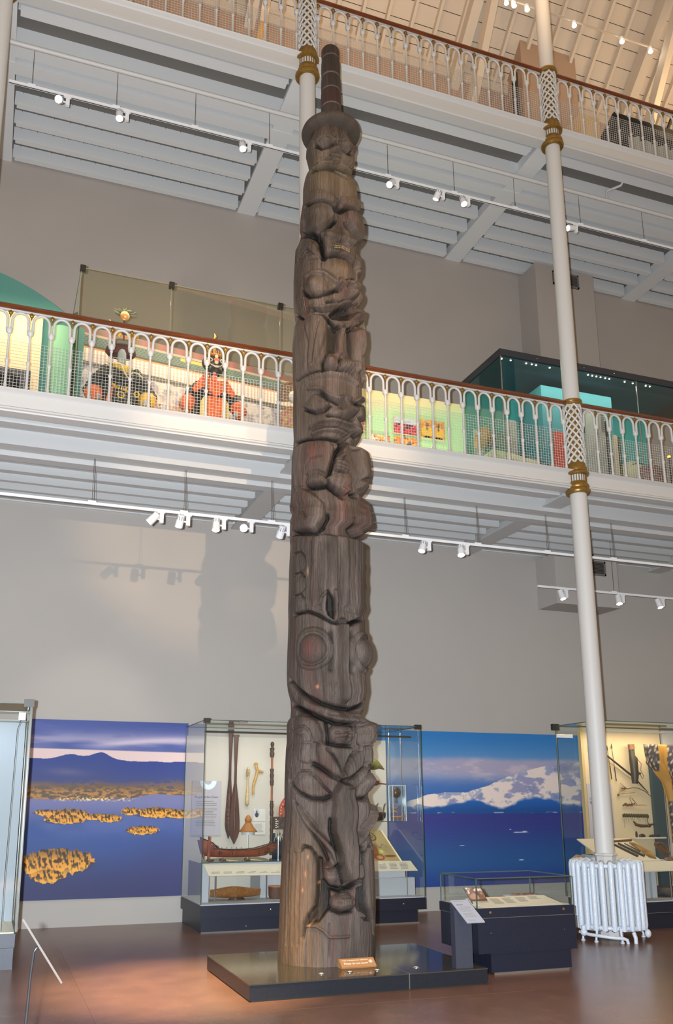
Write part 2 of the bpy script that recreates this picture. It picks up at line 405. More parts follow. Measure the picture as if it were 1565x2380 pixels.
# ------------------------------------------------------------------ balustrades
def bal_master():
    z = 0
    return MB().lathe([(.030, 0), (.030, .02), (.020, .035), (.022, .06), (.016, .075), (.0155, .25), (.015, .33), (.024, .345), (.024, .365), (.0145, .38), (.0125, .66), (.02, .675), (.0135, .69), (.022, .70), (.036, .715), (.040, .745), (.033, .765), (.022, .77)], 0, 0, 12)
BAL = None
def arch_mb():
    """one horseshoe arch between two posts, from x=0 to PS, springing at z=.76"""
    mb = MB(); r = PS/2-.026; cx = PS/2; zc = .875
    path = [(.026, 0, .75), (.024, 0, .80)]
    for q in range(13):
        a = PI-PI*q/12; path.append((cx+r*math.cos(a), 0, zc+r*1.12*math.sin(a)))
    path += [(PS-.024, 0, .80), (PS-.026, 0, .75)]
    mb.tube(path, .0165, 8); return mb
meshes = {}
def balustrade(bay, lev, lab):
    xa, xb = XCOL[bay]+.163, XCOL[bay+1]-.163
    n = 16; ps = (xb-xa)/n; zf = 6.235+LV*lev
    t = thing('balustrade', lab, 'balustrade', ((xa+xb)/2, YC, zf))
    ox = (xa+xb)/2
    global BAL
    for k in range(n+1):
        x = xa+k*ps
        if 'b' not in meshes:
            o = bal_master().build('baluster', M_white, t, 40, base=(0, 0, 0)); o.parent = t; meshes['b'] = o; o.location = (x-ox, 0, 0)
        else: inst(meshes['b'], t, (x-ox, 0, 0))
    for k in range(n):
        x = xa+k*ps
        if 'a' not in meshes:
            o = arch_mb().build('arch', M_white, t, 50, base=(0, 0, 0)); o.parent = t; meshes['a'] = o; o.location = (x-ox, 0, 0)
            r = MB().ell((0, -.012, .962), (.024, .012, .024), 8, 5)
            for q in range(5):
                a = 2*PI*q/5+PI/2; r.ell((.020*math.cos(a), -.01, .962+.020*math.sin(a)), (.012, .010, .012), 6, 4)
            r.prism([(-.012, .94), (.012, .94), (0, .885)], -.012, .004)
            g = r.build('rosette', M_gold, t, 40, base=(0, 0, 0)); g.parent = t; meshes['g'] = g; g.location = (x-ox, 0, 0)
        else:
            inst(meshes['a'], t, (x-ox, 0, 0)); inst(meshes['g'], t, (x-ox, 0, 0))
    MB().box(xa-.03, YC-.012, zf+.985, xb+.03, YC+.016, zf+1.012).build('top_bar', M_white, t)
    MB().box(xa-.03, YC-.03, zf-.004, xb+.03, YC+.03, zf+.006).build('bottom_bar', M_white, t)
    hp = [(YC-.045, zf+.955+.05), (YC-.06, zf+1.015), (YC-.058, zf+1.035), (YC-.035, zf+1.062), (YC, zf+1.07), (YC+.035, zf+1.062), (YC+.058, zf+1.035), (YC+.06, zf+1.015), (YC+.045, zf+1.005)]
    MB().prism(hp, xa-.06, xb+.06, 'x').build('handrail', M_rail, t, 50)
    wm = MB(); yw = YC+.018; r = .0015; top = zf+.615
    for k in range(16):
        z = zf+.025+k*.0395; wm.box(xa, yw-r, z-r, xb, yw+r, z+r)
    nv = int((xb-xa)/.0395)
    for k in range(nv+1):
        x = xa+k*(xb-xa)/nv; wm.box(x-r, yw-3*r, zf+.01, x+r, yw-r, top)
    o = wm.build('wire_mesh', M_white, t); o['kind'] = 'stuff'
# end posts against columns come with the first and last baluster
balustrade(0, 0, 'white arched balustrade of the middle gallery in front of the costumes')
balustrade(1, 0, 'white arched balustrade of the middle gallery in front of the green panel')
balustrade(2, 0, 'white arched balustrade of the middle gallery at the right edge, beyond the slim column')
balustrade(0, 1, 'white arched balustrade of the top gallery, left of the column behind the totem pole')
balustrade(1, 1, 'white arched balustrade of the top gallery between the two gilt column collars')
balustrade(2, 1, 'white arched balustrade of the top gallery at the top right, before the black display')

# ------------------------------------------------------------------ roof
root = bpy.data.objects.new('ceiling', None); COL.objects.link(root); root['kind'] = 'structure'; root.location = (5, 11, 17); ORI[root.name] = (5, 11, 17)
ZE = 16.10; RU = Vector((0, -math.cos(PI/4), math.sin(PI/4))); RN = Vector((0, -math.sin(PI/4), -math.cos(PI/4)))
def rp(x, s, d=0.0):   # point on the roof slope: x, s up the slope, d below the planks
    p = Vector((x, YW+0.1, ZE-0.1))+RU*s+RN*d; return (p.x, p.y, p.z)
pw = 0.34
src = None
for k in range(20):
    b = MB(); s0 = k*pw
    vs = [rp(-8, s0+.004, 0), rp(18, s0+.004, 0), rp(18, s0+pw-.008, 0), rp(-8, s0+pw-.008, 0), rp(-8, s0+.004, -.03), rp(18, s0+.004, -.03), rp(18, s0+pw-.008, -.03), rp(-8, s0+pw-.008, -.03)]
    b.add(vs, [(0,1,2,3), (7,6,5,4), (0,4,5,1), (1,5,6,2), (2,6,7,3), (3,7,4,0)]).build('roof_plank', M_roof, root)
bk = MB().add([rp(-8, -.5, -.035), rp(18, -.5, -.035), rp(18, 7.5, -.035), rp(-8, 7.5, -.035)], [(0,1,2,3)]); bk.build('roof_deck', mat('roof_gap', '#4c4034', 0.9), root)
x = -3.0
while x < 17:
    MB().beam(rp(x, -.2, .06), rp(x, 7.0, .06), .06, .12).build('rafter', M_roof, root); x += .507
for s in (2.45,):
    MB().beam(rp(-8, s, .12), rp(18, s, .12), .16, .16).build('purlin', M_roof, root)
def truss(x):
    MB().beam(rp(x, -.3, .20), rp(x, 7.2, .20), .20, .30).build('principal_rafter', M_roof, root)
    MB().beam((x+.05, 12.8, 14.2), rp(x+.05, 3.6, .30), .14, .22).build('truss_brace', M_roof, root)
    if x > 10: MB().beam((x+.32, 12.9, 14.0), rp(x+.9, 5.2, .32), .05, .05).build('tie_rod', M_bracket, root)
for x in (-.575, 3.48, 7.75, 11.75): truss(x)

# ------------------------------------------------------------------ track lighting
def track(name_lab, x0, x1, y, z, wires, ztop, dbl=True):
    t = thing('lighting_track', name_lab, 'lighting track', ((x0+x1)/2, y, z))
    MB().box(x0, y-.018, z-.018, x1, y+.018, z+.018).build('rail', M_lampw, t)
    MB().box(x0, y-.006, z-.020, x1, y+.006, z-.018).build('contact_slot', M_bracket, t)
    for xw in wires:
        MB().box(xw-.05, y-.02, z+.018, xw+.05, y+.02, z+.035).build('hanger', M_lampw, t)
        MB().tube([(xw, y, z+.03), (xw, y, ztop)], .0035, 5).build('wire', M_wire, t)
        if dbl: MB().tube([(xw+.03, y, z+.03), (xw+.01, y, ztop)], .003, 5).build('wire', M_wire, t)
track('lower white lighting track hung on wires in front of the grey wall', -3, 12.5, 10.57, 5.25, (.93, 2.08, 3.25, 5.2, 6.35, 7.52, 8.7), 6.03)
track('upper white lighting track hung on wires under the top gallery', -.46, 14, 10.585, 11.03, (-.17, .95, 2.06, 3.17, 5.08, 6.23, 7.34, 8.6, 9.9), 11.95, False)
track('short white lighting track hung low before the duct boxing at the right', 8.26, 12.5, 11.93, 5.12, (9.77, 11.4), 6.03, False)
struct('pipe_run', MB().tube([(-6, 10.42, 11.50), (16, 10.42, 11.50)], .032, 10), M_white, 50)
tag(MB().tube([(9.05, 10.42, 11.53), (9.05, 10.42, 11.68), (9.26, 10.3, 11.76), (9.26, 10.25, 11.80)], .022, 8).build('pipe_branch', M_white, None, 50, base=(9.05, 10.42, 11.5)), 'thin white pipe bend rising to the top gallery underside', 'pipe')
def spotlight(x, y, z, lab, d=(-.3, -.4, -.85), bright=0, fins=True, group=None, target=None, en=0, col=NEUT, ang=40):
    """track spotlight: the box hangs on the rail at (x,y,z), head at its left"""
    t = thing('track_spotlight', lab, 'spotlight', (x, y, z), group)
    MB().box(x-.02, y-.022, z-.16, x+.03, y+.022, z-.02).box(x-.05, y-.015, z-.03, x+.05, y+.015, z-.018).build('adapter', M_lampw, t)
    hd = Vector((x-.10, y-.02, z-.11)); dv = Vector(d).normalized()
    q = dv.to_track_quat('Z', 'X').to_matrix()
    def ob(prof, n=20):
        b = MB().lathe(prof, 0, 0, n); b.v = [tuple(hd+q@Vector(p)) for p in b.v]; return b
    ob([(.030, -.085), (.046, -.075), (.046, -.02), (.050, .0), (.052, .085), (.047, .085), (.046, .07)]).build('head', M_lampw, t, 40)
    if fins:
        f = MB()
        for k in range(10):
            a = 2*PI*k/10; b = MB().box(.047*math.cos(a)-.004, .047*math.sin(a)-.004, -.07, .047*math.cos(a)+.004, .047*math.sin(a)+.004, -.02)
            b.v = [tuple(hd+q@Vector(p)) for p in b.v]; f.add(b.v, b.f)
        f.build('cooling_fins', mat('fin_grey', '#8d9096', 0.5) if 'fin_grey' not in bpy.data.materials else bpy.data.materials['fin_grey'], t)
    MB().tube([(x-.02, y, z-.11), (x-.06, y-.01, z-.11)], .012, 8).build('pivot', M_lampw, t)
    ob([(.045, .072), (.045, .078), (.001, .079)]).build('lens', (M_dim, M_on)[bright], t)
    if en:
        tp = target if target is not None else tuple(hd+dv*3)
        lamp('spot_beam', 'SPOT', tuple(hd+dv*.12), en, col, tp, 0.04, ang, 0.7)
lowg = 'spotlights on the lower lighting track'; upg = 'spotlights on the upper lighting track'
yl, zl = 10.57, 5.25
spotlight(1.79, yl, zl, 'white spotlight tilted left, first on the lower track', (-.7, .35, -.75), 1, False, lowg, (1.2, 13, 2.2), 55, NEUT, 50)
spotlight(2.13, yl, zl, 'white spotlight with cooling fins next to the tilted one, turned to the wall', (-.1, .6, -.8), 0, True, lowg, (2.6, 12.2, .8), 40, NEUT, 50)
spotlight(2.60, yl, zl, 'lit white spotlight pointing down between the finned one and the glaring one', (-.1, -.3, -.95), 1, True, lowg)
spotlight(2.97, yl, zl, 'glaring lit spotlight on the lower track, aimed at the viewer', (-.25, -.9, -.38), 1, True, lowg)
spotlight(3.48, yl, zl, 'white finned spotlight beside the left edge of the totem pole', (-.05, .7, -.7), 0, True, lowg, (3.5, 12.4, .9), 60, NEUT, 50)
spotlight(5.56, yl, zl, 'white spotlight on the lower track, first right of the totem pole', (-.35, -.2, -.9), 0, True, lowg, (5.6, 12.3, .9), 45, NEUT, 45)
spotlight(6.16, yl, zl, 'lit white spotlight on the lower track, second right of the totem pole', (-.15, -.3, -.9), 1, True, lowg, (5.3, 8.4, .6), 40, NEUT, 35)
yu, zu = 10.585, 11.03
spotlight(.30, yu, zu, 'glaring spotlight at the left end of the upper track', (-.2, -.75, -.6), 1, True, upg)
spotlight(1.10, yu, zu, 'lit white spotlight pointing down, second on the upper track', (0, -.3, -1), 1, True, upg)
spotlight(2.86, yu, zu, 'lit white spotlight on the upper track, nearest left of the totem pole', (0, -.35, -.95), 1, True, upg)
spotlight(5.23, yu, zu, 'white spotlight tilted left on the upper track, first right of the totem pole', (-.6, -.3, -.75), 1, False, upg)
spotlight(6.02, yu, zu, 'unlit white spotlight on the upper track between two lit ones', (-.3, .3, -.9), 0, True, upg)
spotlight(6.47, yu, zu, 'warm lit white spotlight on the upper track left of the slim column', (0, -.35, -.95), 1, True, upg)
spotlight(8.50, yu, zu, 'small white spotlight head beside the slim column on the upper track', (-.9, -.1, -.3), 0, False, upg)
y3, z3 = 11.93, 5.12
lg3 = 'spotlights on the short low track'
spotlight(8.80, y3, z3, 'lit spotlight at the left end of the short low track', (.1, -.3, -.95), 1, False, lg3)
spotlight(9.94, y3, z3, 'lit spotlight on the short low track right of the slim column', (-.1, -.3, -.95), 1, False, lg3)
spotlight(10.78, y3, z3, 'lit spotlight on the short low track nearest the right edge', (.1, -.3, -.95), 1, False, lg3)
# roof track and its lamps
t = thing('lighting_track', 'thin track running across the roof planks at the top right', 'lighting track', (11, 11.65, 16.57))
MB().beam((7.9, 11.65, 16.60), (16, 11.65, 16.60), .03, .03).build('rail', M_roof, t)
for i, (x, z) in enumerate(((8.16, 16.46), (8.33, 16.46), (8.62, 16.47), (9.69, 16.47), (10.82, 16.47), (11.52, 16.47))):
    lab = ('small glowing roof lamp at the very top, left of the three together', 'small glowing roof lamp, middle of the three together', 'small glowing roof lamp, right of the three together beside the column', 'glowing roof lamp just right of the column', 'glowing roof lamp over the roof planks, second from the right', 'glowing roof lamp over the roof planks, furthest right')[i]
    t = thing('roof_lamp', lab, 'lamp', (x, 11.65, z), 'roof lamps')
    MB().lathe([(.03, 0), (.045, .03), (.045, .12), (.02, .14)], x, 11.65, 12, cz=z).build('housing', M_lampw, t, 40)
    MB().ell((x, 11.63, z-.005), (.045, .045, .02), 12, 6).build('bulb', M_on, t)
# totem pole: outline (z, centre x, half width) and carved relief (E dome, L line, P raised patch) in (angle, z)
PROFILE = [(0.212, 3.273, 0.476), (0.393, 3.281, 0.475), (0.711, 3.289, 0.474), (0.951, 3.292, 0.466), (1.194, 3.294, 0.458), (1.312, 3.284, 0.442), (1.397, 3.273, 0.427), (1.521, 3.291, 0.434), (1.633, 3.293, 0.435), (1.711, 3.279, 0.423), (1.763, 3.284, 0.428), (1.871, 3.297, 0.439), (2.064, 3.295, 0.431), (2.197, 3.297, 0.426), (2.259, 3.297, 0.418), (2.451, 3.299, 0.419), (2.487, 3.282, 0.391), (2.518, 3.27, 0.356), (2.6, 3.299, 0.376), (2.7, 3.305, 0.386), (2.8, 3.302, 0.411), (2.877, 3.294, 0.413), (2.996, 3.288, 0.411), (3.15, 3.299, 0.419), (3.355, 3.296, 0.41), (3.487, 3.295, 0.405), (3.576, 3.295, 0.404), (3.609, 3.287, 0.398), (3.696, 3.3, 0.411), (4.115, 3.308, 0.412), (4.405, 3.317, 0.408), (4.434, 3.262, 0.361), (4.518, 3.259, 0.361), (4.593, 3.312, 0.409), (4.688, 3.313, 0.409), (4.733, 3.321, 0.398), (4.778, 3.317, 0.394), (4.817, 3.305, 0.404), (4.982, 3.294, 0.382), (5.04, 3.315, 0.398), (5.21, 3.322, 0.403), (5.436, 3.324, 0.4), (5.518, 3.277, 0.342), (5.56, 3.279, 0.34), (5.664, 3.315, 0.37), (5.775, 3.322, 0.382), (5.896, 3.32, 0.386), (6.248, 3.325, 0.386), (6.361, 3.323, 0.39), (6.598, 3.315, 0.389), (6.839, 3.313, 0.388), (7.023, 3.323, 0.381), (7.12, 3.336, 0.368), (7.2, 3.318, 0.366), (7.321, 3.305, 0.369), (7.446, 3.309, 0.373), (7.646, 3.315, 0.38), (7.824, 3.316, 0.371), (8.039, 3.32, 0.365), (8.144, 3.346, 0.347), (8.217, 3.357, 0.343), (8.294, 3.362, 0.337), (8.363, 3.353, 0.346), (8.529, 3.355, 0.336), (8.722, 3.367, 0.321), (8.917, 3.366, 0.317), (9.035, 3.365, 0.298), (9.11, 3.352, 0.263), (9.152, 3.35, 0.233), (9.197, 3.378, 0.255), (9.273, 3.39, 0.277), (9.393, 3.379, 0.294), (9.512, 3.383, 0.292), (9.692, 3.384, 0.288), (9.809, 3.4, 0.138), (10.048, 3.399, 0.133), (10.187, 3.397, 0.128), (10.877, 3.394, 0.115), (10.988, 3.391, 0.09)]
RELIEF = [
('L', [(-1.637, 9.485), (-0.93, 9.431), (-0.504, 9.457), (-0.294, 9.414)], 0.05, 0.022, 1),
('E', -0.674, 9.396, 0.27, 0.052, 0.05, 1.0, 1),
('L', [(-0.968, 9.409), (-0.678, 9.455), (-0.379, 9.414)], 0.02, -0.02, 1),
('L', [(-1.164, 9.375), (-0.889, 9.308), (-0.562, 9.328), (-0.34, 9.375)], 0.05, -0.045, 1),
('L', [(-0.186, 9.449), (-0.184, 9.326)], 0.07, 0.035, 0),
('E', -0.22, 9.272, 0.286, 0.048, 0.075, 1, 0),
('E', -0.205, 9.217, 0.382, 0.026, -0.1, 1, 0),
('L', [(-0.887, 9.116), (-0.562, 9.162), (-0.03, 9.17)], 0.035, 0.045, 1),
('L', [(-1.034, 9.036), (-0.639, 9.07), (-0.057, 9.098)], 0.04, 0.045, 1),
('L', [(-0.917, 9.068), (-0.539, 9.111), (0.027, 9.147)], 0.02, -0.02, 1),
('E', -1.15, 9.246, 0.476, 0.089, 0.02, 1.0, 1),
('L', [(-1.342, 9.038), (-0.913, 9.023), (-0.573, 9.027), (-0.146, 9.031), (0.189, 9.009)], 0.05, -0.07, 1),
('L', [(-1.281, 8.99), (-0.865, 8.981), (-0.346, 8.978), (-0.018, 8.943), (0.266, 8.922)], 0.04, -0.06, 0),
('E', -0.856, 8.801, 0.577, 0.196, 0.03, 1.0, 1),
('P', [(-1.767, 8.804), (-1.075, 8.698), (-0.632, 8.646), (-0.273, 8.621), (-0.149, 8.511), (-0.407, 8.504), (-0.676, 8.522), (-1.09, 8.526), (-1.623, 8.627)], 0.03, 0.045, 1),
('L', [(-0.309, 8.597), (-0.074, 8.591)], 0.012, -0.03, 1),
('L', [(-0.29, 8.569), (-0.069, 8.566)], 0.012, -0.03, 1),
('L', [(-0.271, 8.542), (-0.07, 8.538)], 0.012, -0.03, 1),
('L', [(-0.255, 8.514), (-0.068, 8.513)], 0.012, -0.03, 1),
('L', [(-1.578, 8.577), (-1.01, 8.501), (-0.673, 8.494), (-0.406, 8.467), (-0.193, 8.428)], 0.06, -0.09, 1),
('P', [(-0.372, 8.455), (-0.111, 8.501), (-0.039, 8.38), (-0.192, 8.391)], 0.03, -0.05, 1),
('P', [(-1.685, 8.434), (-1.417, 8.487), (-0.937, 8.48), (-0.541, 8.481), (-0.354, 8.417), (-0.284, 8.315), (-0.487, 8.216), (-0.761, 8.13), (-1.046, 8.16), (-1.335, 8.147), (-1.801, 8.313)], 0.05, 0.075, 1),
('L', [(-0.719, 8.076), (-0.523, 8.149), (-0.289, 8.272)], 0.055, -0.09, 1),
('L', [(-1.696, 8.218), (-1.167, 8.125), (-0.81, 8.037), (-0.659, 7.97), (-0.609, 7.847), (-0.563, 7.748)], 0.08, -0.09, 1),
('P', [(-0.659, 8.075), (-0.258, 8.162), (-0.042, 8.189), (0.028, 7.826), (-0.444, 7.776), (-0.577, 7.796), (-0.629, 7.958)], 0.04, 0.05, 1),
('E', -0.355, 8.016, 0.201, 0.059, 0.035, 1.0, 1),
('L', [(-0.543, 8.02), (-0.354, 7.958), (-0.154, 7.992)], 0.02, -0.02, 1),
('E', 0.028, 8.01, 0.147, 0.089, 0.05, 1, 0),
('E', 0.03, 7.949, 0.183, 0.026, -0.05, 1, 0),
('L', [(-0.352, 7.853), (-0.188, 7.89), (0.026, 7.91), (0.252, 7.888)], 0.03, 0.03, 0),
('L', [(-0.563, 7.754), (-0.189, 7.789), (0.285, 7.799)], 0.045, -0.08, 0),
('P', [(-1.604, 7.899), (-1.271, 7.976), (-0.952, 7.977), (-0.778, 7.898), (-0.637, 7.785), (-0.635, 7.704), (-1.228, 7.728)], 0.03, 0.05, 1),
('L', [(-1.449, 7.851), (-1.077, 7.888), (-0.858, 7.776)], 0.02, -0.028, 1),
('L', [(-1.244, 7.801), (-1.058, 7.832), (-0.95, 7.773)], 0.02, -0.028, 1),
('L', [(-1.584, 7.843), (-1.087, 7.792), (-0.652, 7.755), (-0.616, 7.582)], 0.02, -0.02, 1),
('E', 0.058, 7.659, 0.552, 0.136, 0.03, 1, 0),
('L', [(-0.761, 7.586), (-0.498, 7.572), (-0.139, 7.509), (0.085, 7.446)], 0.035, -0.035, 1),
('L', [(-1.103, 7.536), (-0.848, 7.555), (-0.525, 7.536), (-0.203, 7.456), (0.054, 7.396)], 0.06, 0.035, 1),
('E', -0.857, 7.401, 0.374, 0.134, 0.075, 1.0, 1),
('L', [(-1.254, 7.405), (-1.209, 7.337), (-1.014, 7.27), (-0.739, 7.261), (-0.394, 7.303), (0.016, 7.379)], 0.05, -0.06, 1),
('L', [(-0.582, 7.51), (-0.458, 7.442), (-0.392, 7.361)], 0.015, -0.02, 1),
('L', [(0.086, 7.434), (0.32, 7.363), (0.394, 7.279)], 0.16, 0.07, 0),
('E', 0.368, 7.347, 0.325, 0.095, 0.1, 1, 0),
('E', 0.242, 7.354, 0.11, 0.03, -0.04, 1, 1),
('L', [(-0.434, 7.187), (-0.14, 7.181), (0.298, 7.243), (0.568, 7.281)], 0.05, -0.07, 0),
('L', [(-1.013, 7.137), (-0.647, 7.098), (-0.342, 7.134), (0.048, 7.187), (0.448, 7.204)], 0.045, 0.05, 1),
('L', [(-0.942, 7.092), (-0.632, 7.06), (-0.34, 7.082)], 0.03, -0.03, 1),
('P', [(-0.414, 7.014), (-0.28, 7.1), (0.022, 7.158), (0.391, 7.185), (0.468, 7.126), (0.339, 7.018), (-0.019, 6.975), (-0.287, 6.971)], 0.03, -0.13, 0),
('L', [(-1.818, 7.184), (-1.236, 7.005), (-0.675, 7.022), (-0.438, 6.97)], 0.03, -0.04, 1),
('E', 0.502, 7.081, 0.226, 0.079, 0.1, 1, 0),
('P', [(-1.583, 6.976), (-1.234, 6.981), (-0.9, 6.997), (-0.613, 6.984), (-0.467, 6.915), (-0.468, 6.796), (-0.571, 6.63), (-0.72, 6.483), (-0.866, 6.364), (-1.222, 6.312), (-1.542, 6.32), (-1.583, 6.629)], 0.04, 0.065, 1),
('L', [(-1.099, 6.899), (-0.961, 6.647), (-1.013, 6.365)], 0.03, -0.02, 1),
('L', [(-0.683, 6.888), (-0.791, 6.658), (-0.892, 6.412)], 0.03, -0.02, 1),
('L', [(-0.436, 6.953), (-0.177, 6.871), (0.024, 6.9)], 0.06, -0.07, 1),
('P', [(-0.426, 6.868), (-0.113, 6.875), (-0.191, 6.555), (-0.496, 6.516)], 0.04, -0.04, 1),
('L', [(0.094, 6.907), (-0.014, 6.776), (-0.057, 6.565)], 0.09, 0.05, 0),
('L', [(0.346, 6.885), (0.336, 6.636), (0.429, 6.474)], 0.06, -0.08, 0),
('L', [(0.591, 6.97), (0.632, 6.737), (0.638, 6.446)], 0.09, 0.05, 0),
('E', -0.362, 6.413, 0.225, 0.103, 0.1, 1, 0),
('E', 0.196, 6.413, 0.272, 0.109, 0.1, 1, 0),
('L', [(0.049, 6.377), (0.064, 6.278)], 0.012, -0.03, 0),
('L', [(0.16, 6.386), (0.177, 6.287)], 0.012, -0.03, 0),
('L', [(0.277, 6.398), (0.286, 6.296)], 0.012, -0.03, 0),
('L', [(-0.625, 6.311), (-0.616, 6.425), (-0.497, 6.505)], 0.04, -0.05, 0),
('L', [(-0.126, 6.331), (-0.102, 6.446), (-0.033, 6.498)], 0.03, -0.06, 0),
('L', [(-1.619, 6.287), (-1.116, 6.298), (-0.735, 6.316), (-0.34, 6.329), (0.051, 6.342), (0.44, 6.314), (0.75, 6.28)], 0.04, -0.07, 0),
('L', [(-1.561, 6.231), (-1.09, 6.25), (-0.71, 6.274), (-0.281, 6.293), (0.116, 6.293), (0.522, 6.256)], 0.1, 0.03, 0),
('L', [(-0.992, 6.12), (-0.627, 6.092), (-0.429, 6.02), (-0.086, 5.994)], 0.05, 0.045, 1),
('L', [(-0.681, 6.064), (-0.457, 5.986), (-0.153, 5.944)], 0.045, -0.045, 1),
('P', [(-1.177, 5.914), (-0.973, 6.005), (-0.762, 6.03), (-0.555, 5.968), (-0.397, 5.915), (-0.57, 5.851), (-0.817, 5.824), (-1.016, 5.863)], 0.03, 0.05, 1),
('L', [(-1.177, 5.897), (-0.989, 5.845), (-0.793, 5.811), (-0.543, 5.834), (-0.367, 5.906)], 0.03, -0.045, 1),
('L', [(-1.144, 5.938), (-0.99, 6.019), (-0.763, 6.049), (-0.541, 5.985)], 0.025, -0.03, 1),
('L', [(0.029, 5.99), (0.118, 5.918), (0.22, 5.848)], 0.11, 0.09, 0),
('E', 0.114, 5.84, 0.459, 0.062, 0.06, 1, 0),
('L', [(-0.462, 5.787), (-0.157, 5.772), (0.187, 5.757), (0.453, 5.76)], 0.04, -0.07, 0),
('L', [(-0.929, 5.652), (-0.679, 5.705), (-0.211, 5.732), (0.286, 5.711), (0.695, 5.667)], 0.045, 0.05, 0),
('L', [(-0.872, 5.611), (-0.637, 5.651), (-0.198, 5.673), (0.26, 5.643), (0.812, 5.616)], 0.04, -0.035, 0),
('L', [(-0.821, 5.578), (-0.521, 5.616), (-0.118, 5.63), (0.341, 5.602)], 0.045, 0.045, 0),
('E', -0.681, 5.742, 0.581, 0.096, 0.025, 1, 1),
('L', [(-1.686, 5.545), (-0.831, 5.517), (-0.333, 5.53), (0.177, 5.517), (0.376, 5.447)], 0.05, -0.08, 0),
('P', [(-1.629, 5.451), (-1.309, 5.499), (-0.862, 5.481), (-0.414, 5.474), (-0.306, 5.393), (-0.392, 5.226), (-0.474, 5.084), (-0.775, 5.118), (-1.045, 5.09), (-1.072, 4.966), (-1.639, 5.031), (-1.71, 5.273)], 0.05, 0.075, 1),
('L', [(-1.024, 5.186), (-0.888, 5.252), (-0.63, 5.277)], 0.02, -0.02, 1),
('L', [(0.144, 5.521), (-0.218, 5.365), (-0.362, 5.195), (-0.46, 5.074)], 0.05, -0.09, 0),
('L', [(0.305, 5.598), (-0.002, 5.41), (-0.097, 5.294)], 0.06, 0.08, 0),
('L', [(-0.264, 5.273), (0.046, 5.265)], 0.018, -0.035, 0),
('L', [(-0.272, 5.231), (0.058, 5.203)], 0.018, -0.035, 0),
('L', [(-0.283, 5.189), (0.08, 5.163)], 0.018, -0.035, 0),
('L', [(-0.301, 5.152), (0.101, 5.13)], 0.018, -0.035, 0),
('P', [(-0.306, 5.295), (0.064, 5.327), (0.163, 5.158), (-0.3, 5.144)], 0.03, 0.05, 0),
('P', [(-1.028, 5.015), (-0.961, 5.106), (-0.775, 5.12), (-0.538, 5.062), (-0.521, 4.99), (-0.84, 4.956), (-1.011, 4.972)], 0.03, 0.06, 1),
('L', [(-1.0, 5.013), (-0.973, 4.978)], 0.008, -0.02, 0),
('L', [(-0.933, 5.009), (-0.912, 4.975)], 0.008, -0.02, 0),
('L', [(-0.871, 5.006), (-0.851, 4.971)], 0.008, -0.02, 0),
('L', [(-0.808, 5.003), (-0.79, 4.968)], 0.008, -0.02, 0),
('L', [(-0.748, 5.001), (-0.731, 4.967)], 0.008, -0.02, 0),
('L', [(-0.692, 5.001), (-0.674, 4.967)], 0.008, -0.02, 0),
('L', [(-0.63, 4.999), (-0.615, 4.967)], 0.008, -0.02, 0),
('L', [(-0.574, 5.001), (-0.556, 4.966)], 0.008, -0.02, 0),
('P', [(-0.497, 5.042), (-0.237, 5.101), (0.109, 5.107), (0.261, 5.005), (0.244, 4.921), (0.053, 4.87), (-0.182, 4.913), (-0.335, 4.961)], 0.03, 0.09, 0),
('L', [(-0.149, 4.925), (-0.034, 4.888)], 0.01, -0.03, 0),
('L', [(-0.031, 4.943), (0.071, 4.921)], 0.01, -0.03, 0),
('L', [(0.096, 4.962), (0.184, 4.956)], 0.01, -0.03, 0),
('L', [(-1.023, 4.959), (-0.708, 4.953), (-0.447, 4.97), (-0.214, 4.907), (0.015, 4.857)], 0.05, -0.09, 0),
('L', [(0.193, 5.107), (0.288, 4.995), (0.34, 4.901), (0.578, 4.912)], 0.05, -0.09, 0),
('E', 0.483, 5.153, 0.362, 0.212, 0.05, 1, 0),
('P', [(-1.645, 4.932), (-1.139, 4.959), (-0.793, 4.861), (-0.596, 4.765), (-0.529, 4.666), (-0.545, 4.551), (-0.634, 4.473), (-0.805, 4.452), (-1.326, 4.495), (-1.682, 4.612), (-1.563, 4.717), (-1.809, 4.791)], 0.05, 0.085, 1),
('L', [(-1.325, 4.693), (-1.079, 4.665), (-0.952, 4.581)], 0.03, -0.04, 1),
('E', -1.103, 4.552, 0.322, 0.073, 0.03, 1.0, 1),
('L', [(-1.59, 4.495), (-1.076, 4.459), (-0.723, 4.44), (-0.458, 4.507), (-0.483, 4.634)], 0.05, -0.06, 1),
('L', [(-0.945, 4.35), (-0.903, 4.12), (-0.928, 3.866), (-0.881, 3.614)], 0.018, -0.014, 0),
('L', [(-0.67, 4.343), (-0.633, 4.114), (-0.657, 3.86), (-0.604, 3.611)], 0.018, -0.014, 0),
('L', [(-0.468, 4.343), (-0.434, 4.116), (-0.459, 3.86), (-0.398, 3.612)], 0.018, -0.014, 0),
('L', [(-0.078, 4.356), (-0.043, 4.129), (-0.077, 3.871), (-0.001, 3.622)], 0.018, -0.014, 0),
('L', [(0.232, 4.372), (0.268, 4.144), (0.228, 3.884), (0.31, 3.635)], 0.018, -0.014, 0),
('L', [(0.44, 4.387), (0.473, 4.157), (0.426, 3.895), (0.511, 3.645)], 0.018, -0.014, 0),
('L', [(-0.797, 4.376), (-0.758, 4.013), (-0.763, 3.661)], 0.06, 0.014, 0),
('L', [(-0.256, 4.38), (-0.223, 4.019), (-0.226, 3.665)], 0.06, 0.014, 0),
('L', [(0.105, 4.397), (0.136, 4.034), (0.125, 3.677)], 0.06, 0.014, 0),
('L', [(-1.587, 4.261), (-1.233, 4.262), (-1.095, 4.193), (-1.061, 4.088), (-1.115, 4.05)], 0.022, -0.03, 1),
('E', -1.298, 4.158, 0.224, 0.073, 0.03, 1.0, 1),
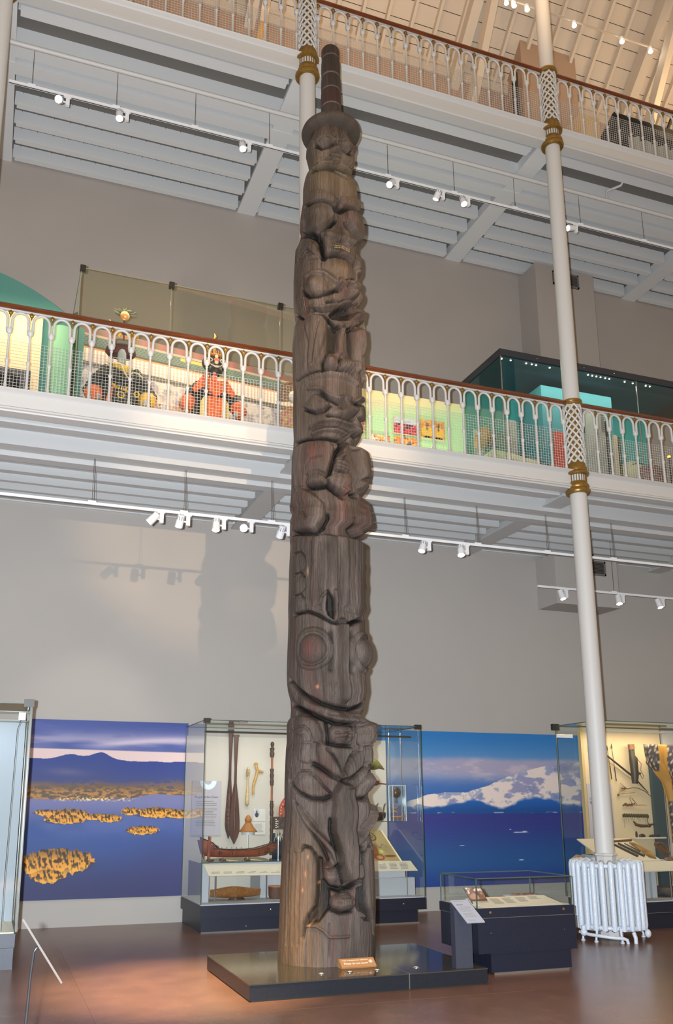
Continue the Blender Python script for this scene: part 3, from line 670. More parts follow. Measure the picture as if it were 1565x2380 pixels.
('L', [(-1.532, 4.024), (-1.213, 4.032), (-1.083, 3.966), (-1.05, 3.862), (-1.104, 3.824)], 0.022, -0.03, 1),
('E', -1.279, 3.929, 0.213, 0.072, 0.03, 1.0, 1),
('L', [(-1.512, 3.784), (-1.201, 3.796), (-1.071, 3.731), (-1.031, 3.63), (-1.089, 3.592)], 0.022, -0.03, 1),
('E', -1.259, 3.693, 0.208, 0.071, 0.03, 1.0, 1),
('P', [(-0.446, 3.821), (-0.286, 3.733), (-0.204, 3.617), (-0.258, 3.505), (-0.43, 3.551), (-0.474, 3.679)], 0.025, -0.08, 0),
('L', [(-0.233, 3.795), (-0.163, 3.618), (-0.215, 3.496)], 0.05, 0.03, 0),
('L', [(-0.631, 3.66), (-0.617, 3.729), (-0.483, 3.79)], 0.03, 0.03, 0),
('L', [(-1.476, 3.583), (-0.95, 3.591), (-0.704, 3.55), (-0.327, 3.473), (0.021, 3.463), (0.238, 3.475), (0.796, 3.563)], 0.035, -0.05, 0),
('E', -0.829, 3.194, 0.552, 0.227, 0.05, 0.35, 1),
('E', -0.829, 3.194, 0.423, 0.186, -0.05, 0.35, 1),
('E', -0.829, 3.19, 0.348, 0.155, 0.07, 0.5, 1),
('L', [(0.001, 3.462), (-0.025, 3.192), (-0.012, 2.9), (-0.011, 2.691)], 0.11, 0.085, 0),
('L', [(-0.349, 3.352), (-0.336, 3.185), (-0.338, 2.991)], 0.1, -0.03, 1),
('L', [(0.235, 3.46), (0.827, 3.56)], 0.04, -0.06, 0),
('L', [(-1.649, 2.907), (-1.298, 2.784), (-1.001, 2.699), (-0.631, 2.628), (-0.178, 2.594), (0.328, 2.583), (0.734, 2.633), (1.016, 2.693)], 0.045, -0.07, 0),
('L', [(-1.641, 2.808), (-1.257, 2.668), (-0.797, 2.582), (-0.333, 2.517), (0.076, 2.481), (0.567, 2.501)], 0.12, 0.06, 0),
('L', [(-1.723, 2.656), (-0.965, 2.547), (-0.545, 2.475), (-0.221, 2.429), (0.293, 2.427)], 0.05, -0.09, 0),
('E', -0.241, 2.725, 0.71, 0.132, 0.035, 1, 0),
('P', [(-1.731, 2.432), (-1.679, 2.508), (-1.179, 2.523), (-0.83, 2.488), (-0.671, 2.417), (-0.593, 2.323), (-0.591, 2.216), (-0.746, 2.24), (-0.838, 2.245), (-1.205, 2.245), (-1.646, 2.203)], 0.03, 0.055, 1),
('L', [(-1.576, 2.367), (-1.214, 2.401), (-1.0, 2.401), (-0.867, 2.353), (-0.806, 2.259)], 0.025, -0.035, 1),
('E', -1.125, 2.333, 0.204, 0.032, 0.03, 1.0, 1),
('L', [(-1.322, 2.333), (-1.118, 2.305), (-0.96, 2.326)], 0.012, -0.02, 1),
('E', -0.099, 2.327, 0.386, 0.108, 0.085, 0.7, 0),
('E', -0.246, 2.333, 0.089, 0.019, -0.03, 1, 0),
('E', 0.058, 2.336, 0.097, 0.019, -0.03, 1, 0),
('E', -0.099, 2.308, 0.08, 0.028, 0.04, 1, 0),
('L', [(-0.272, 2.274), (-0.099, 2.282), (0.086, 2.274)], 0.012, -0.025, 0),
('L', [(-0.272, 2.257), (-0.099, 2.265), (0.086, 2.257)], 0.012, -0.025, 0),
('L', [(-0.275, 2.24), (-0.099, 2.248), (0.085, 2.24)], 0.012, -0.025, 0),
('P', [(0.294, 2.332), (0.459, 2.402), (0.952, 2.474), (0.785, 2.218), (0.34, 2.21)], 0.03, 0.05, 0),
('L', [(-0.472, 2.23), (-0.226, 2.213), (0.188, 2.208)], 0.04, -0.05, 0),
('L', [(-0.52, 2.436), (-0.471, 2.324), (-0.472, 2.23)], 0.04, -0.05, 1),
('P', [(-1.71, 2.133), (-1.423, 2.227), (-1.147, 2.244), (-0.838, 2.235), (-0.807, 2.175), (-0.846, 2.027), (-1.143, 2.057), (-1.375, 2.005), (-1.675, 1.962)], 0.04, 0.05, 1),
('L', [(-0.564, 2.174), (-0.47, 2.045), (-0.14, 1.899)], 0.15, 0.04, 1),
('L', [(-0.472, 2.174), (-0.279, 2.101), (-0.132, 1.991), (-0.124, 1.917)], 0.03, -0.04, 1),
('L', [(-0.826, 2.031), (-0.562, 1.971), (-0.289, 1.894), (-0.056, 1.858)], 0.05, -0.06, 1),
('E', -0.959, 1.862, 0.366, 0.119, 0.065, 1.0, 1),
('L', [(-1.291, 1.911), (-1.11, 1.964), (-0.89, 1.963), (-0.693, 1.889), (-0.549, 1.807), (-0.349, 1.744)], 0.025, -0.035, 1),
('L', [(-1.529, 1.867), (-1.174, 1.758), (-0.847, 1.694), (-0.539, 1.685), (-0.342, 1.717)], 0.05, -0.05, 1),
('P', [(-0.294, 1.742), (-0.193, 1.839), (0.073, 1.823), (0.098, 1.526), (0.089, 1.21), (0.069, 0.977), (-0.018, 0.901), (-0.095, 0.925), (-0.186, 1.073), (-0.278, 1.29), (-0.345, 1.527)], 0.055, 0.17, 0),
('L', [(-0.01, 1.767), (0.027, 1.367), (-0.018, 1.094), (-0.007, 0.955)], 0.05, 0.05, 0),
('L', [(0.359, 1.606), (0.302, 1.286), (0.186, 1.014)], 0.08, -0.07, 0),
('E', -0.719, 1.559, 0.352, 0.182, 0.03, 1.0, 1),
('L', [(-1.322, 1.67), (-1.129, 1.55), (-0.841, 1.4), (-0.665, 1.291), (-0.551, 1.198), (-0.46, 1.113)], 0.035, -0.05, 1),
('L', [(-1.137, 1.606), (-0.856, 1.463), (-0.652, 1.369), (-0.483, 1.268), (-0.345, 1.182), (-0.258, 1.097)], 0.06, 0.075, 1),
('L', [(-0.955, 1.558), (-0.691, 1.424), (-0.508, 1.33), (-0.353, 1.244)], 0.02, -0.045, 1),
('E', -0.496, 1.052, 0.128, 0.042, 0.09, 1, 0),
('E', -0.386, 0.959, 0.265, 0.084, 0.06, 1, 0),
('E', 0.201, 0.936, 0.135, 0.062, 0.03, 1, 0),
('L', [(-0.374, 1.487), (-0.321, 1.291), (-0.228, 1.081), (-0.147, 0.957), (-0.098, 0.903)], 0.045, -0.075, 0),
('L', [(0.173, 1.526), (0.16, 1.209), (0.129, 0.976), (0.064, 0.9)], 0.045, -0.075, 0),
('L', [(-0.64, 1.113), (-0.62, 0.945), (-0.44, 0.86), (-0.19, 0.835), (0.106, 0.857), (0.315, 0.911)], 0.05, -0.09, 0),
('L', [(-0.55, 1.036), (-0.423, 1.021), (-0.249, 1.066)], 0.02, -0.04, 0),
('L', [(-1.066, 1.203), (-1.011, 1.239), (-0.858, 1.225), (-0.741, 1.159), (-0.689, 1.059), (-0.689, 0.831), (-0.714, 0.687), (-0.866, 0.602), (-0.941, 0.526), (-0.982, 0.405)], 0.03, -0.05, 1),
('P', [(-0.695, 1.136), (-0.618, 0.922), (-0.422, 0.83), (-0.401, 0.679), (-0.523, 0.62), (-0.657, 0.545), (-0.897, 0.527), (-0.714, 0.68), (-0.696, 0.906)], 0.04, -0.085, 1),
('E', -0.142, 0.721, 0.314, 0.091, 0.1, 0.7, 0),
('E', -0.236, 0.73, 0.078, 0.021, -0.02, 1, 0),
('E', -0.236, 0.73, 0.043, 0.012, 0.03, 1, 0),
('E', 0.039, 0.725, 0.072, 0.018, -0.02, 1, 0),
('L', [(-0.211, 0.828), (-0.055, 0.829), (0.086, 0.811)], 0.014, -0.03, 0),
('L', [(-0.211, 0.808), (-0.055, 0.811), (0.086, 0.793)], 0.014, -0.03, 0),
('L', [(-0.211, 0.788), (-0.055, 0.792), (0.081, 0.775)], 0.014, -0.03, 0),
('L', [(-0.213, 0.769), (-0.059, 0.775), (0.081, 0.757)], 0.014, -0.03, 0),
('L', [(-0.419, 0.664), (-0.189, 0.627), (0.125, 0.639)], 0.04, -0.05, 0),
('L', [(-0.896, 0.512), (-0.689, 0.511), (-0.517, 0.463), (-0.41, 0.41), (0.024, 0.408)], 0.03, 0.02, 0),
('L', [(-0.423, 0.529), (-0.395, 0.233)], 0.014, -0.02, 0),
('L', [(0.505, 1.205), (0.514, 0.891), (0.557, 0.657)], 0.05, -0.07, 0),
('L', [(0.329, 1.051), (0.354, 0.74), (0.377, 0.587)], 0.04, 0.05, 0),
('L', [(-1.494, 1.164), (-1.481, 0.811), (-1.431, 0.316)], 0.02, -0.015, 0),
('L', [(-1.234, 1.169), (-1.236, 0.82), (-1.21, 0.329)], 0.02, -0.015, 0),
('L', [(-1.105, 1.171), (-1.11, 0.824), (-1.088, 0.335)], 0.02, -0.015, 0),
]
# ================================================================== the totem pole
PF = math.radians(6); PYC = 8.66; PN = 2.35; PD = 0.90
PR = np.array(PROFILE)
def msym(z): return np.interp(z, [0, 1.5, 3, 5, 6, 7.3, 8.0, 8.5, 9.3], [-.10, -.07, -.02, 0, .03, .10, .03, -.11, -.20])
def pole_axis(z): return np.interp(z, PR[:,0], PR[:,1])
TH = np.concatenate([np.linspace(-2.15, 2.0, 236), np.linspace(2.0, 2*PI-2.15, 42)[1:-1]])
def relief(TT, ZZ, R0):
    D = np.zeros_like(TT)
    def wrapd(a): return (a+PI) % (2*PI)-PI
    z1 = ZZ[:, 0]
    for ft in RELIEF:
        kind = ft[0]; mir = ft[-1]
        if kind == 'E':
            _, th, z, a, b, h, p, _m = ft
            cs = [(th, z)]
            if mir: cs.append((2*float(msym(z))-th, z))
            rows = np.where(abs(z1-z) < b*1.6)[0]
            if len(rows) == 0: continue
            r0, r1 = rows[0], rows[-1]+1
            for (t, zz) in cs:
                q = (wrapd(TT[r0:r1]-t)/a)**2+((ZZ[r0:r1]-zz)/b)**2
                D[r0:r1] += h*np.where(p < .9, np.clip(1-q, 0, 1)**p, np.exp(-q*1.6)*1.0)
        else:
            if kind == 'L': _, pts, wd, h, _m = ft
            else: _, pts, wd, h, _m = ft
            sets = [pts]
            if mir: sets.append([(2*float(msym(z))-t, z) for t, z in pts])
            for ps in sets:
                zs = [p[1] for p in ps]; rows = np.where((z1 > min(zs)-wd*2) & (z1 < max(zs)+wd*2))[0]
                if len(rows) == 0: continue
                r0, r1 = rows[0], rows[-1]+1
                r = R0[r0:r1]; T = TT[r0:r1]; Zs = ZZ[r0:r1]; tm = sum(p[0] for p in ps)/len(ps)
                X = wrapd(T-tm)*r
                best = np.full(T.shape, 9.0)
                Q = [(wrapd(p[0]-tm)*0.42, p[1]) for p in ps]
                Xs = wrapd(T-tm)*0.42
                n = len(Q); segs = n-1 if kind == 'L' else n
                inside = np.zeros(T.shape, bool)
                for i in range(segs):
                    ax, az_ = Q[i]; bx, bz = Q[(i+1) % n]
                    dx, dz = bx-ax, bz-az_; L2 = dx*dx+dz*dz+1e-9
                    t = np.clip(((Xs-ax)*dx+(Zs-az_)*dz)/L2, 0, 1)
                    dd = np.hypot(Xs-ax-t*dx, Zs-az_-t*dz); best = np.minimum(best, dd)
                    if kind == 'P':
                        cond = (az_ > Zs) != (bz > Zs)
                        xi = ax+(Zs-az_)*dx/(dz if abs(dz) > 1e-9 else 1e-9)
                        inside ^= cond & (Xs < xi)
                if kind == 'L': D[r0:r1] += h*np.exp(-(best/(wd*.46))**4 if h > 0 else -(best/(wd*.44))**2)
                else:
                    sd = np.where(inside, best, -best)
                    D[r0:r1] += h*sstep(-wd*.45, wd*.45, sd)*(0.75+0.25*np.clip(sd/(wd*2.5), 0, 1))
    return D
def pole_grid(z0, z1, n, prof_r=None, cap=True, rel=True):
    zz = np.linspace(z0, z1, n)
    TT, ZZ = np.meshgrid(TH, zz)
    Rr = (np.interp(zz, PR[:,0], PR[:,2])*(1-.16*sstep(9.45, 9.70, zz)))[:, None] if prof_r is None else prof_r(zz)[:, None]
    sec = 1/((np.abs(np.sin(TT)))**PN+(np.abs(np.cos(TT))/PD)**PN)**(1/PN) if prof_r is None else np.ones_like(TT)
    R = Rr*sec
    D = relief(TT, ZZ, R) if rel else np.zeros_like(TT)
    D = np.where(D < 0, D*1.5, D*1.25); tw = (TT+PI) % (2*PI)-PI; D = np.where(D > 0, D*(1-.72*sstep(.75, 1.35, np.abs(tw))), D); D = np.maximum(D, -0.15)
    # weathered wood: long checks and adze texture
    u = (TT+4)*4.5
    g = vnoise(u*2.2, ZZ*0.7+3, 3, 4)-.5
    if rel: D += 0.010*g+0.006*(vnoise(u*7, ZZ*1.2, 9, 3)-.5)
    ck = vnoise(u*3.1, ZZ*.22+7, 12, 2)
    D -= 0.010*np.exp(-((ck-.5)/.012)**2)*(1 if rel else .3)
    Rt = np.maximum(R+D, 0.02)
    X = pole_axis(ZZ)+Rt*np.sin(TT+PF); Y = PYC-Rt*np.cos(TT+PF)
    # colour: grey brown weathered cedar, reddish paint traces, raw ochre patch low on the left
    base = mixc(hx('#463b33'), hx('#655850'), sstep(.3, .75, vnoise(u*.8, ZZ*1.1, 21, 5)))
    grain = vnoise(u*9, ZZ*1.0, 33, 3)
    base = mixc(base, hx('#2e2620'), .35*sstep(.5, .74, grain))
    base = mixc(base, hx('#4e2c26'), .4*sstep(.60, .80, vnoise(u*.7+5, ZZ*1.3, 41, 3)))
    dark = sstep(-.012, -.055, D); base = mixc(base, hx('#17130f'), .82*dark)  # black paint residue in deep cuts, strengthened to put shade into the colour
    t = (TT+PI) % (2*PI)-PI
    och = sstep(-.45, -.8, t)*sstep(1.65, .9, ZZ)*sstep(.3, .6, vnoise(u*5, ZZ*.5, 51, 4))
    base = mixc(base, hx('#8a6238'), .45*och)
    red = np.exp(-((t-.05)/.13)**2)*np.exp(-((ZZ-4.75)/.32)**2)+np.exp(-((t+.85)/.2)**2)*np.exp(-((ZZ-3.2)/.08)**2)+np.exp(-((t+.75)/.3)**2)*np.exp(-((ZZ-5.32)/.15)**2)
    base = mixc(base, hx('#6b3530'), np.clip(red, 0, 1)*.6*sstep(.3, .6, vnoise(u*6, ZZ*2, 61, 3)))
    green = np.exp(-((ZZ-8.95)/.35)**2)*.4+np.exp(-((ZZ-7.6)/.15)**2)*.35*np.exp(-((t)/.5)**2)
    base = mixc(base, hx('#7b6748'), green)
    for (a, b, c, dd) in ((-.95, .98, .012, .03), (-.9, 1.14, .012, .02), (-1.0, .83, .01, .02), (-.82, .52, .013, .03), (-.98, 4.02, .012, .05), (-.72, 2.80, .03, .02), (-.70, .9, .01, .015)):
        base = mixc(base, hx('#c98a5e'), np.exp(-((t-a)/c/1.5)**2-((ZZ-b)/dd)**2)*.9)
    if not rel:
        base = mixc(base, hx('#2a211d'), .45+0*ZZ)
    if cap:   # close the ends
        cx = pole_axis(zz[-1]); X = np.vstack([X, np.full((1, X.shape[1]), cx)]); Y = np.vstack([Y, np.full((1, X.shape[1]), PYC)]); ZZ = np.vstack([ZZ, np.full((1, X.shape[1]), zz[-1])]); base = np.concatenate([base, base[-1:]], 0)
    return X, Y, ZZ, base
M_pole = attr_mat('carved_cedar', 0.50, 0.4, 0.8, 30, (3, 3, .3), (0.72, 1.18))
tp = thing('totem_pole', 'tall weathered carved wooden totem pole with stacked faces, beak and ringed hat', 'totem pole', (3.27, 8.66, .144))
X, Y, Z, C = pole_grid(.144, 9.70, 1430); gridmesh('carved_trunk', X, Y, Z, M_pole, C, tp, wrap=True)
ZH = 9.70
def brim(z): return np.interp(z, [ZH-.05, ZH-.045, ZH-.02, ZH+.02, ZH+.06, ZH+.10, ZH+.18, ZH+.25], [.22, .31, .350, .364, .355, .30, .19, .14])
X, Y, Z, C = pole_grid(ZH-.05, ZH+.25, 40, brim, True, False); C = mixc(C, hx('#5a5245'), np.full(C.shape[:2], .35)); gridmesh('hat_brim', X, Y, Z, M_pole, C, tp, wrap=True)
ringz = [ZH+.22, 10.10, 10.34, 10.55, 10.83]
tops = [10.10, 10.34, 10.55, 10.83, 11.02]
for k in range(5):
    a, b = ringz[k], tops[k]
    def rr(z, a=a, b=b, k=k):
        r = np.interp(z, [9.9, 10.4, 10.9], [.130, .122, .113]); e = np.minimum(z-a, b-z)
        r = r-.012*np.exp(-(e/.010)**2)+.004*np.sin((z-a)/(b-a)*PI)
        if k == 4: r = r*np.sqrt(np.clip(1-((z-10.93)/.09).clip(0, 1)**2.2, 0.0004, 1))
        return r
    X, Y, Z, C = pole_grid(a, b, 34, rr, True, False)
    if k == 1: C = mixc(C, hx('#4a2420'), np.full(C.shape[:2], .45))
    C[:2] = mixc(C[:2], hx('#8a7468'), np.full(C[:2].shape[:2], .6)); gridmesh('hat_ring', X, Y, Z, M_pole, C, tp, wrap=True)
# bared teeth of the small upper face
def pt(th, z, d):
    R = float(np.interp(z, PR[:,0], PR[:,2])); s = 1/((abs(math.sin(th)))**PN+(abs(math.cos(th))/PD)**PN)**(1/PN)
    r = R*s+d; return (float(pole_axis(z))+r*math.sin(th+PF), PYC-r*math.cos(th+PF), z)
tb = MB()
for row, zz in ((0, 7.885), (1, 7.862)):
    for k in range(11):
        th = -.22+k*.045; p = pt(th, zz-.012*abs(k-5)/5*1.6, .075)
        tb.ell(p, (.009, .010, .009), 8, 5)
o = tb.build('teeth', mat('tooth_ochre', '#7d6a45', .5), tp, 50); o['kind'] = 'stuff'; o['label'] = 'small yellowish teeth'
# ================================================================== exhibition floor
# ---- platform of the totem pole
t = thing('plinth_platform', 'low polished black platform under the totem pole', 'platform', (3.4, 8.5, 0))
M_plat = mat('black_stone', '#3b3831', 0.10, var=0.06, scale=90, spec=0.6); M_side = mat('platform_side', '#1c2027', 0.3, var=0.1, scale=60)
for a, b in ((2.21, 3.715), (3.719, 4.53)):
    MB().box(a, 7.705, .134, b, 9.285, .144).build('top_panel', M_plat, t)
    MB().box(a+.004, 7.712, .012, b-.004, 9.28, .134).build('side_panel', M_side, t)
MB().box(3.713, 7.709, .01, 3.721, 9.28, .1445).build('joint_strip', M_steel, t)
MB().box(2.235, 7.73, 0, 4.505, 9.26, .013).build('kick_base', M_bracket, t)
for i, (x, lab) in enumerate(((2.952, 'small round uplight in the platform, leftmost of the four'), (3.229, 'small round uplight in the platform, just left of the joint'), (3.50, 'small round uplight in the platform, below the brown sign'), (3.90, 'small round uplight in the platform, rightmost of the four'))):
    q = thing('uplight', lab, 'lamp', (x, 7.94, .144), 'uplights in the platform')
    MB().lathe([(.034, 0), (.034, .003), (.022, .008), (.020, .004)], x, 7.94, 20, cz=.1445).build('rim', M_steel, q, 40)
    MB().lathe([(.02, 0), (.018, .006), (.002, .009)], x, 7.94, 16, cz=.1455).build('lens', mat('uplight_lens', '#e8d8c0', .2, emit='#ffd9b0', estr=.5) if i == 0 else bpy.data.materials['uplight_lens'], q, 40)
# brown wedge sign
t = thing('notice_block', 'light brown wedge sign on the platform asking visitors not to touch', 'sign', (3.39, 8.15, .144))
M_sign = mat('sign_brown', '#a9794c', .6)
MB().prism([(8.095, .145), (8.085, .160), (8.160, .222), (8.19, .222), (8.19, .145)], 3.21, 3.56, 'x').build('wedge', M_sign, t)
sa = math.atan2(.062, .075)
M_signt = mat('sign_lettering', '#f3e6cf', .6)
text('lettering', 'Help us preserve our collections', .0195, (3.235, 8.136, .2065), (sa, 0, 0), M_signt, t)
o = text('lettering', 'Please do not touch', .030, (3.24, 8.105, .181), (sa, 0, 0), M_signt, t)
hd = MB(); 
for k, (dx, ln) in enumerate(((-.010, .010), (-.004, .014), (.002, .013), (.008, .010))): hd.box(3.515+dx, -.001, .006, 3.515+dx+.004, 0, .006+ln)
hd.prism([(3.504, -.006), (3.524, -.006), (3.528, .007), (3.504, .007)], -.001, 0)
def tilt(mb, y, z, a):
    mb.v = [(p[0], y+p[2]*math.cos(a)-0*p[1], z+p[2]*math.sin(a)+.0006) for p in mb.v]; return mb
ring = MB().tube([(3.515+.021*math.cos(2*PI*k/20), 0, .006+.017*math.sin(2*PI*k/20)) for k in range(21)], .0012, 4)
R = Matrix.Rotation(sa, 3, 'X')
def rotmb(mb, piv):
    out = []
    for p in mb.v:
        q = Vector((p[0], p[2], 0.0)); y = q.y; out.append((p[0], piv[0]+y*math.cos(sa), piv[1]+y*math.sin(sa)+.0008+abs(p[1])*.5))
    mb.v = out; return mb
rotmb(hd, (8.120, .1915)).build('hand_symbol', M_signt, t); rotmb(ring, (8.120, .1915)).build('symbol_ring', M_signt, t)

# ---- murals
M_print = attr_mat('printed_vinyl', .55, .3)
def mural_left(U, V):
    C = np.zeros(U.shape+(3,)); y = 1-V   # y from top
    n1 = vnoise(U*5, y*26, 5, 4)
    sky = mixc(hx('#46579e'), hx('#9f9bc0'), np.exp(-((y-.115)/.05)**2)*1.0*sstep(.15, .5, vnoise(U*2+3, y*14, 6, 4)))
    sky = mixc(sky, hx('#5a66ac'), sstep(.55, .75, n1)*.6); sky = mixc(sky, hx('#e0cfdf'), np.exp(-((y-.125-.02*np.sin(U*5))/.018)**2)*.8*sstep(.2, .6, U))
    hor = .165+.012*U; sky = mixc(sky, hx('#eed3cf'), sstep(hor-.004, hor+.004, y))
    C[:] = sky
    ridge = .215-.018*np.exp(-((U-.27)/.07)**2)-.030*np.exp(-((U-.46)/.06)**2)-.012*np.exp(-((U-.40)/.12)**2)+.012*vnoise(U*14, U*0+2, 8, 4)+.012*sstep(.5, .65, U)
    mt = mixc(hx('#33458f'), hx('#454e80'), sstep(ridge, .40, y)); mt = mixc(mt, hx('#6a5568'), sstep(.33, .39, y)*.6)
    mt = mixc(mt, hx('#7a7290'), .55*np.exp(-((y-.30-.05*(U-.3))/.022)**2)*np.exp(-((U-.26)/.12)**2)); mt = mixc(mt, hx('#8a6a4e'), sstep(.335, .40, y+.05*(vnoise(U*9, y*22, 91, 4)-.5))*sstep(.3, .5, vnoise(U*26, y*60, 90, 3)))
    C = np.where((y > ridge)[..., None], mt, C)
    land = .395+.05*vnoise(U*5, U*0+1, 9, 3)-.03*np.exp(-((U-.45)/.2)**2)-.065*np.exp(-((U-.32)/.09)**2)*0
    tex = vnoise(U*45, y*110, 10, 3)
    ld = mixc(hx('#6b5a4e'), hx('#c08a48'), sstep(.42, .62, tex)*sstep(.36, .42, y)+.0*U)
    sh = .445+.008*np.sin(U*7)+.012*np.exp(-((U-.55)/.2)**2)-.02*sstep(.65, .8, U)
    C = np.where(((y > land-.03) & (y < sh))[..., None], ld, C)
    town = np.exp(-((y-.452)/.010)**2)*sstep(.18, .26, U)*sstep(.72, .6, U)*sstep(.5, .7, vnoise(U*90, y*160, 11, 2))
    wat = mixc(hx('#7d7fae'), hx('#3e5a9c'), sstep(.46, .62, y)); wat = mixc(wat, hx('#3b3f6c'), sstep(.66, .98, y)); wat = mixc(wat, hx('#4a4878'), .5*sstep(.5, .9, U)*sstep(.5, .85, y))
    wat = mixc(wat, hx('#7f86c0'), .35*np.exp(-((y-.60)/.06)**2)*sstep(.5, .8, vnoise(U*3, y*5, 12, 3)))
    C = np.where((y >= sh)[..., None], wat, C)
    C = mixc(C, hx('#ffe3a8'), np.clip(town*1.3, 0, 1))
    def isles(C, lst, sc=1.0):
        e = np.full(U.shape, 9.0); yc = np.zeros(U.shape)
        for (cx, cy, a, b) in lst:
            q = ((U-cx)/a)**2+((y-cy)/b)**2; r_ = (y-cy)/b; yc = np.where(q < e, r_, yc); e = np.minimum(e, q)
        edge = 1+.55*(vnoise(U*52/sc, y*30/sc, 13, 3)-.5)*2
        t = vnoise(U*62/sc, y*34/sc, 14, 2); t2 = vnoise(U*62/sc+.30, y*34/sc-.45, 14, 2)
        col = mixc(hx('#4b3a26'), hx('#e29a38'), sstep(-.08, .12, t-t2+.05)); col = mixc(col, hx('#f2b048'), sstep(.15, .9, yc)*.75); col = mixc(col, hx('#332a20'), sstep(.0, -.9, yc)*.45)
        C = mixc(C, hx('#353650'), .6*sstep(1.5, 1.0, e+.0)*sstep(-.2, .6, yc))
        return np.where((e < edge)[..., None], col, C)
    C = C*0.90
    C = isles(C, ((.155, .525, .07, .016), (.28, .540, .13, .034), (.27, .568, .12, .022), (.44, .550, .10, .018), (.53, .560, .075, .022)), .65)
    C = isles(C, ((.66, .520, .06, .022), (.82, .528, .14, .030), (.94, .535, .10, .026)), .65)
    C = isles(C, ((.735, .628, .10, .025),), .65)
    C = isles(C, ((.24, .795, .20, .070), (.19, .865, .10, .045), (.11, .80, .08, .06), (.32, .80, .12, .055)), 1.0)
    return C
def mural_right(U, V):
    y = 1-V
    sky = mixc(hx('#2f76b8'), hx('#5f8fc0'), sstep(0, .22, y+.06*(vnoise(U*3, y*3, 20, 3)-.5)))
    low = mixc(hx('#5f7fb8'), hx('#3c69ae'), sstep(.25, .45, y)); C = mixc(sky, low, sstep(.28, .33, y))
    cl = sstep(.155, .20, y+.03*(vnoise(U*8, y*10, 21, 4)-.5))*sstep(.36, .26, y+.05*(vnoise(U*5, y*8, 22, 4)-.5))*(.55+.45*sstep(-.2, .5, U))
    C = mixc(C, hx('#b3a3b8'), cl*.85); C = mixc(C, hx('#d9c2c4'), cl*.5*sstep(.5, .7, vnoise(U*10, y*16, 23, 4)))
    prof = .50-.035*np.exp(-((U-.40)/.05)**2)*0
    xs = [0, .17, .22, .30, .37, .40, .47, .56, .64, .72, .80, .88, .95, 1.0]; ys = [.52, .50, .465, .415, .40, .405, .395, .345, .29, .245, .215, .20, .19, .17]
    h = np.interp(U, xs, ys)+.012*(vnoise(U*22, U*0+3, 24, 4)-.5)
    rock = vnoise(U*16+y*9, y*16-U*7, 25, 5)
    snow = mixc(hx('#ecd9cf'), hx('#9a98b8'), sstep(.52, .64, rock)); snow = mixc(snow, hx('#6c86b4'), sstep(.58, .72, vnoise(U*26, y*22, 26, 4))*.6)
    C = np.where((y > h)[..., None], snow, C)
    base = .455-.0*U+.06*sstep(.35, .5, U)*0
    bl = sstep(-.012, .012, y-(.50-.05*np.abs(np.sin(U*9+1))*sstep(.3, .5, U)+.05*(vnoise(U*14, y*14, 27, 4)-.5)))
    bl = np.maximum(bl, sstep(.26, .18, U)*(y > h)); bcol = mixc(hx('#2c62ae'), hx('#27508f'), sstep(.45, .54, y))
    C = np.where((y > h)[..., None], mixc(C, bcol, bl), C)
    C = mixc(C, hx('#c9c4d4'), np.exp(-((y-.534)/.004)**2)*sstep(.5, .65, vnoise(U*40, y*40, 28, 2))*.8)
    cap = sstep(.78, .9, U)*np.exp(-((y-.235)/.035)**2); C = mixc(C, hx('#7b82a8'), cap*.8)
    sea = mixc(hx('#3a3f86'), hx('#2f5a92'), sstep(.56, .85, y)); sea = mixc(sea, hx('#28468c'), sstep(.85, 1, y)); sea = mixc(sea, hx('#46508c'), .35*(vnoise(U*20, y*160, 29, 2)-.3))
    C = np.where((y > .54)[..., None], sea, C)
    for (cx, cy_, a, b) in ((.675, .665, .028, .003), (.69, .660, .010, .004), (.655, .665, .01, .003), (.63, .645, .004, .003), (.43, .745, .010, .002), (.67, .845, .010, .004)):
        C = mixc(C, hx('#c9cbe0'), np.exp(-((U-cx)/a)**4-((y-cy_)/b)**4))
    return C
o = picture('mural', (.40, 12.985, .36), (2.33, 0, 0), (0, 0, 2.445), 460, 470, mural_left, M_print, base=(1.55, 12.985, .36)); tag(o, 'large photo mural of golden wooded islands in a blue bay with mountains', 'mural')
o = picture('mural', (5.30, 12.985, .36), (4.55, 0, 0), (0, 0, 2.435), 760, 440, mural_right, M_print, base=(7.6, 12.985, .36)); tag(o, 'large photo mural of a snowy mountain above dark blue sea', 'mural')

# ---- glass helpers
def pane(a, b, th=.01, mt=None):
    x0, y0, z0 = (min(a[i], b[i]) for i in range(3)); x1, y1, z1 = (max(a[i], b[i]) for i in range(3))
    e = [x1-x0, y1-y0, z1-z0]; k = e.index(min(e)); lo = [x0, y0, z0]; hi = [x1, y1, z1]
    lo[k] -= th/2; hi[k] += th/2
    mid = [(lo[i]+hi[i])/2 for i in range(3)]
    # single surface keeps the reflections clean
    if k == 0: vs = [(mid[0], lo[1], lo[2]), (mid[0], hi[1], lo[2]), (mid[0], hi[1], hi[2]), (mid[0], lo[1], hi[2])]
    elif k == 1: vs = [(lo[0], mid[1], lo[2]), (hi[0], mid[1], lo[2]), (hi[0], mid[1], hi[2]), (lo[0], mid[1], hi[2])]
    else: vs = [(lo[0], lo[1], mid[2]), (hi[0], lo[1], mid[2]), (hi[0], hi[1], mid[2]), (lo[0], hi[1], mid[2])]
    return MB().add(vs, [(0, 1, 2, 3)])
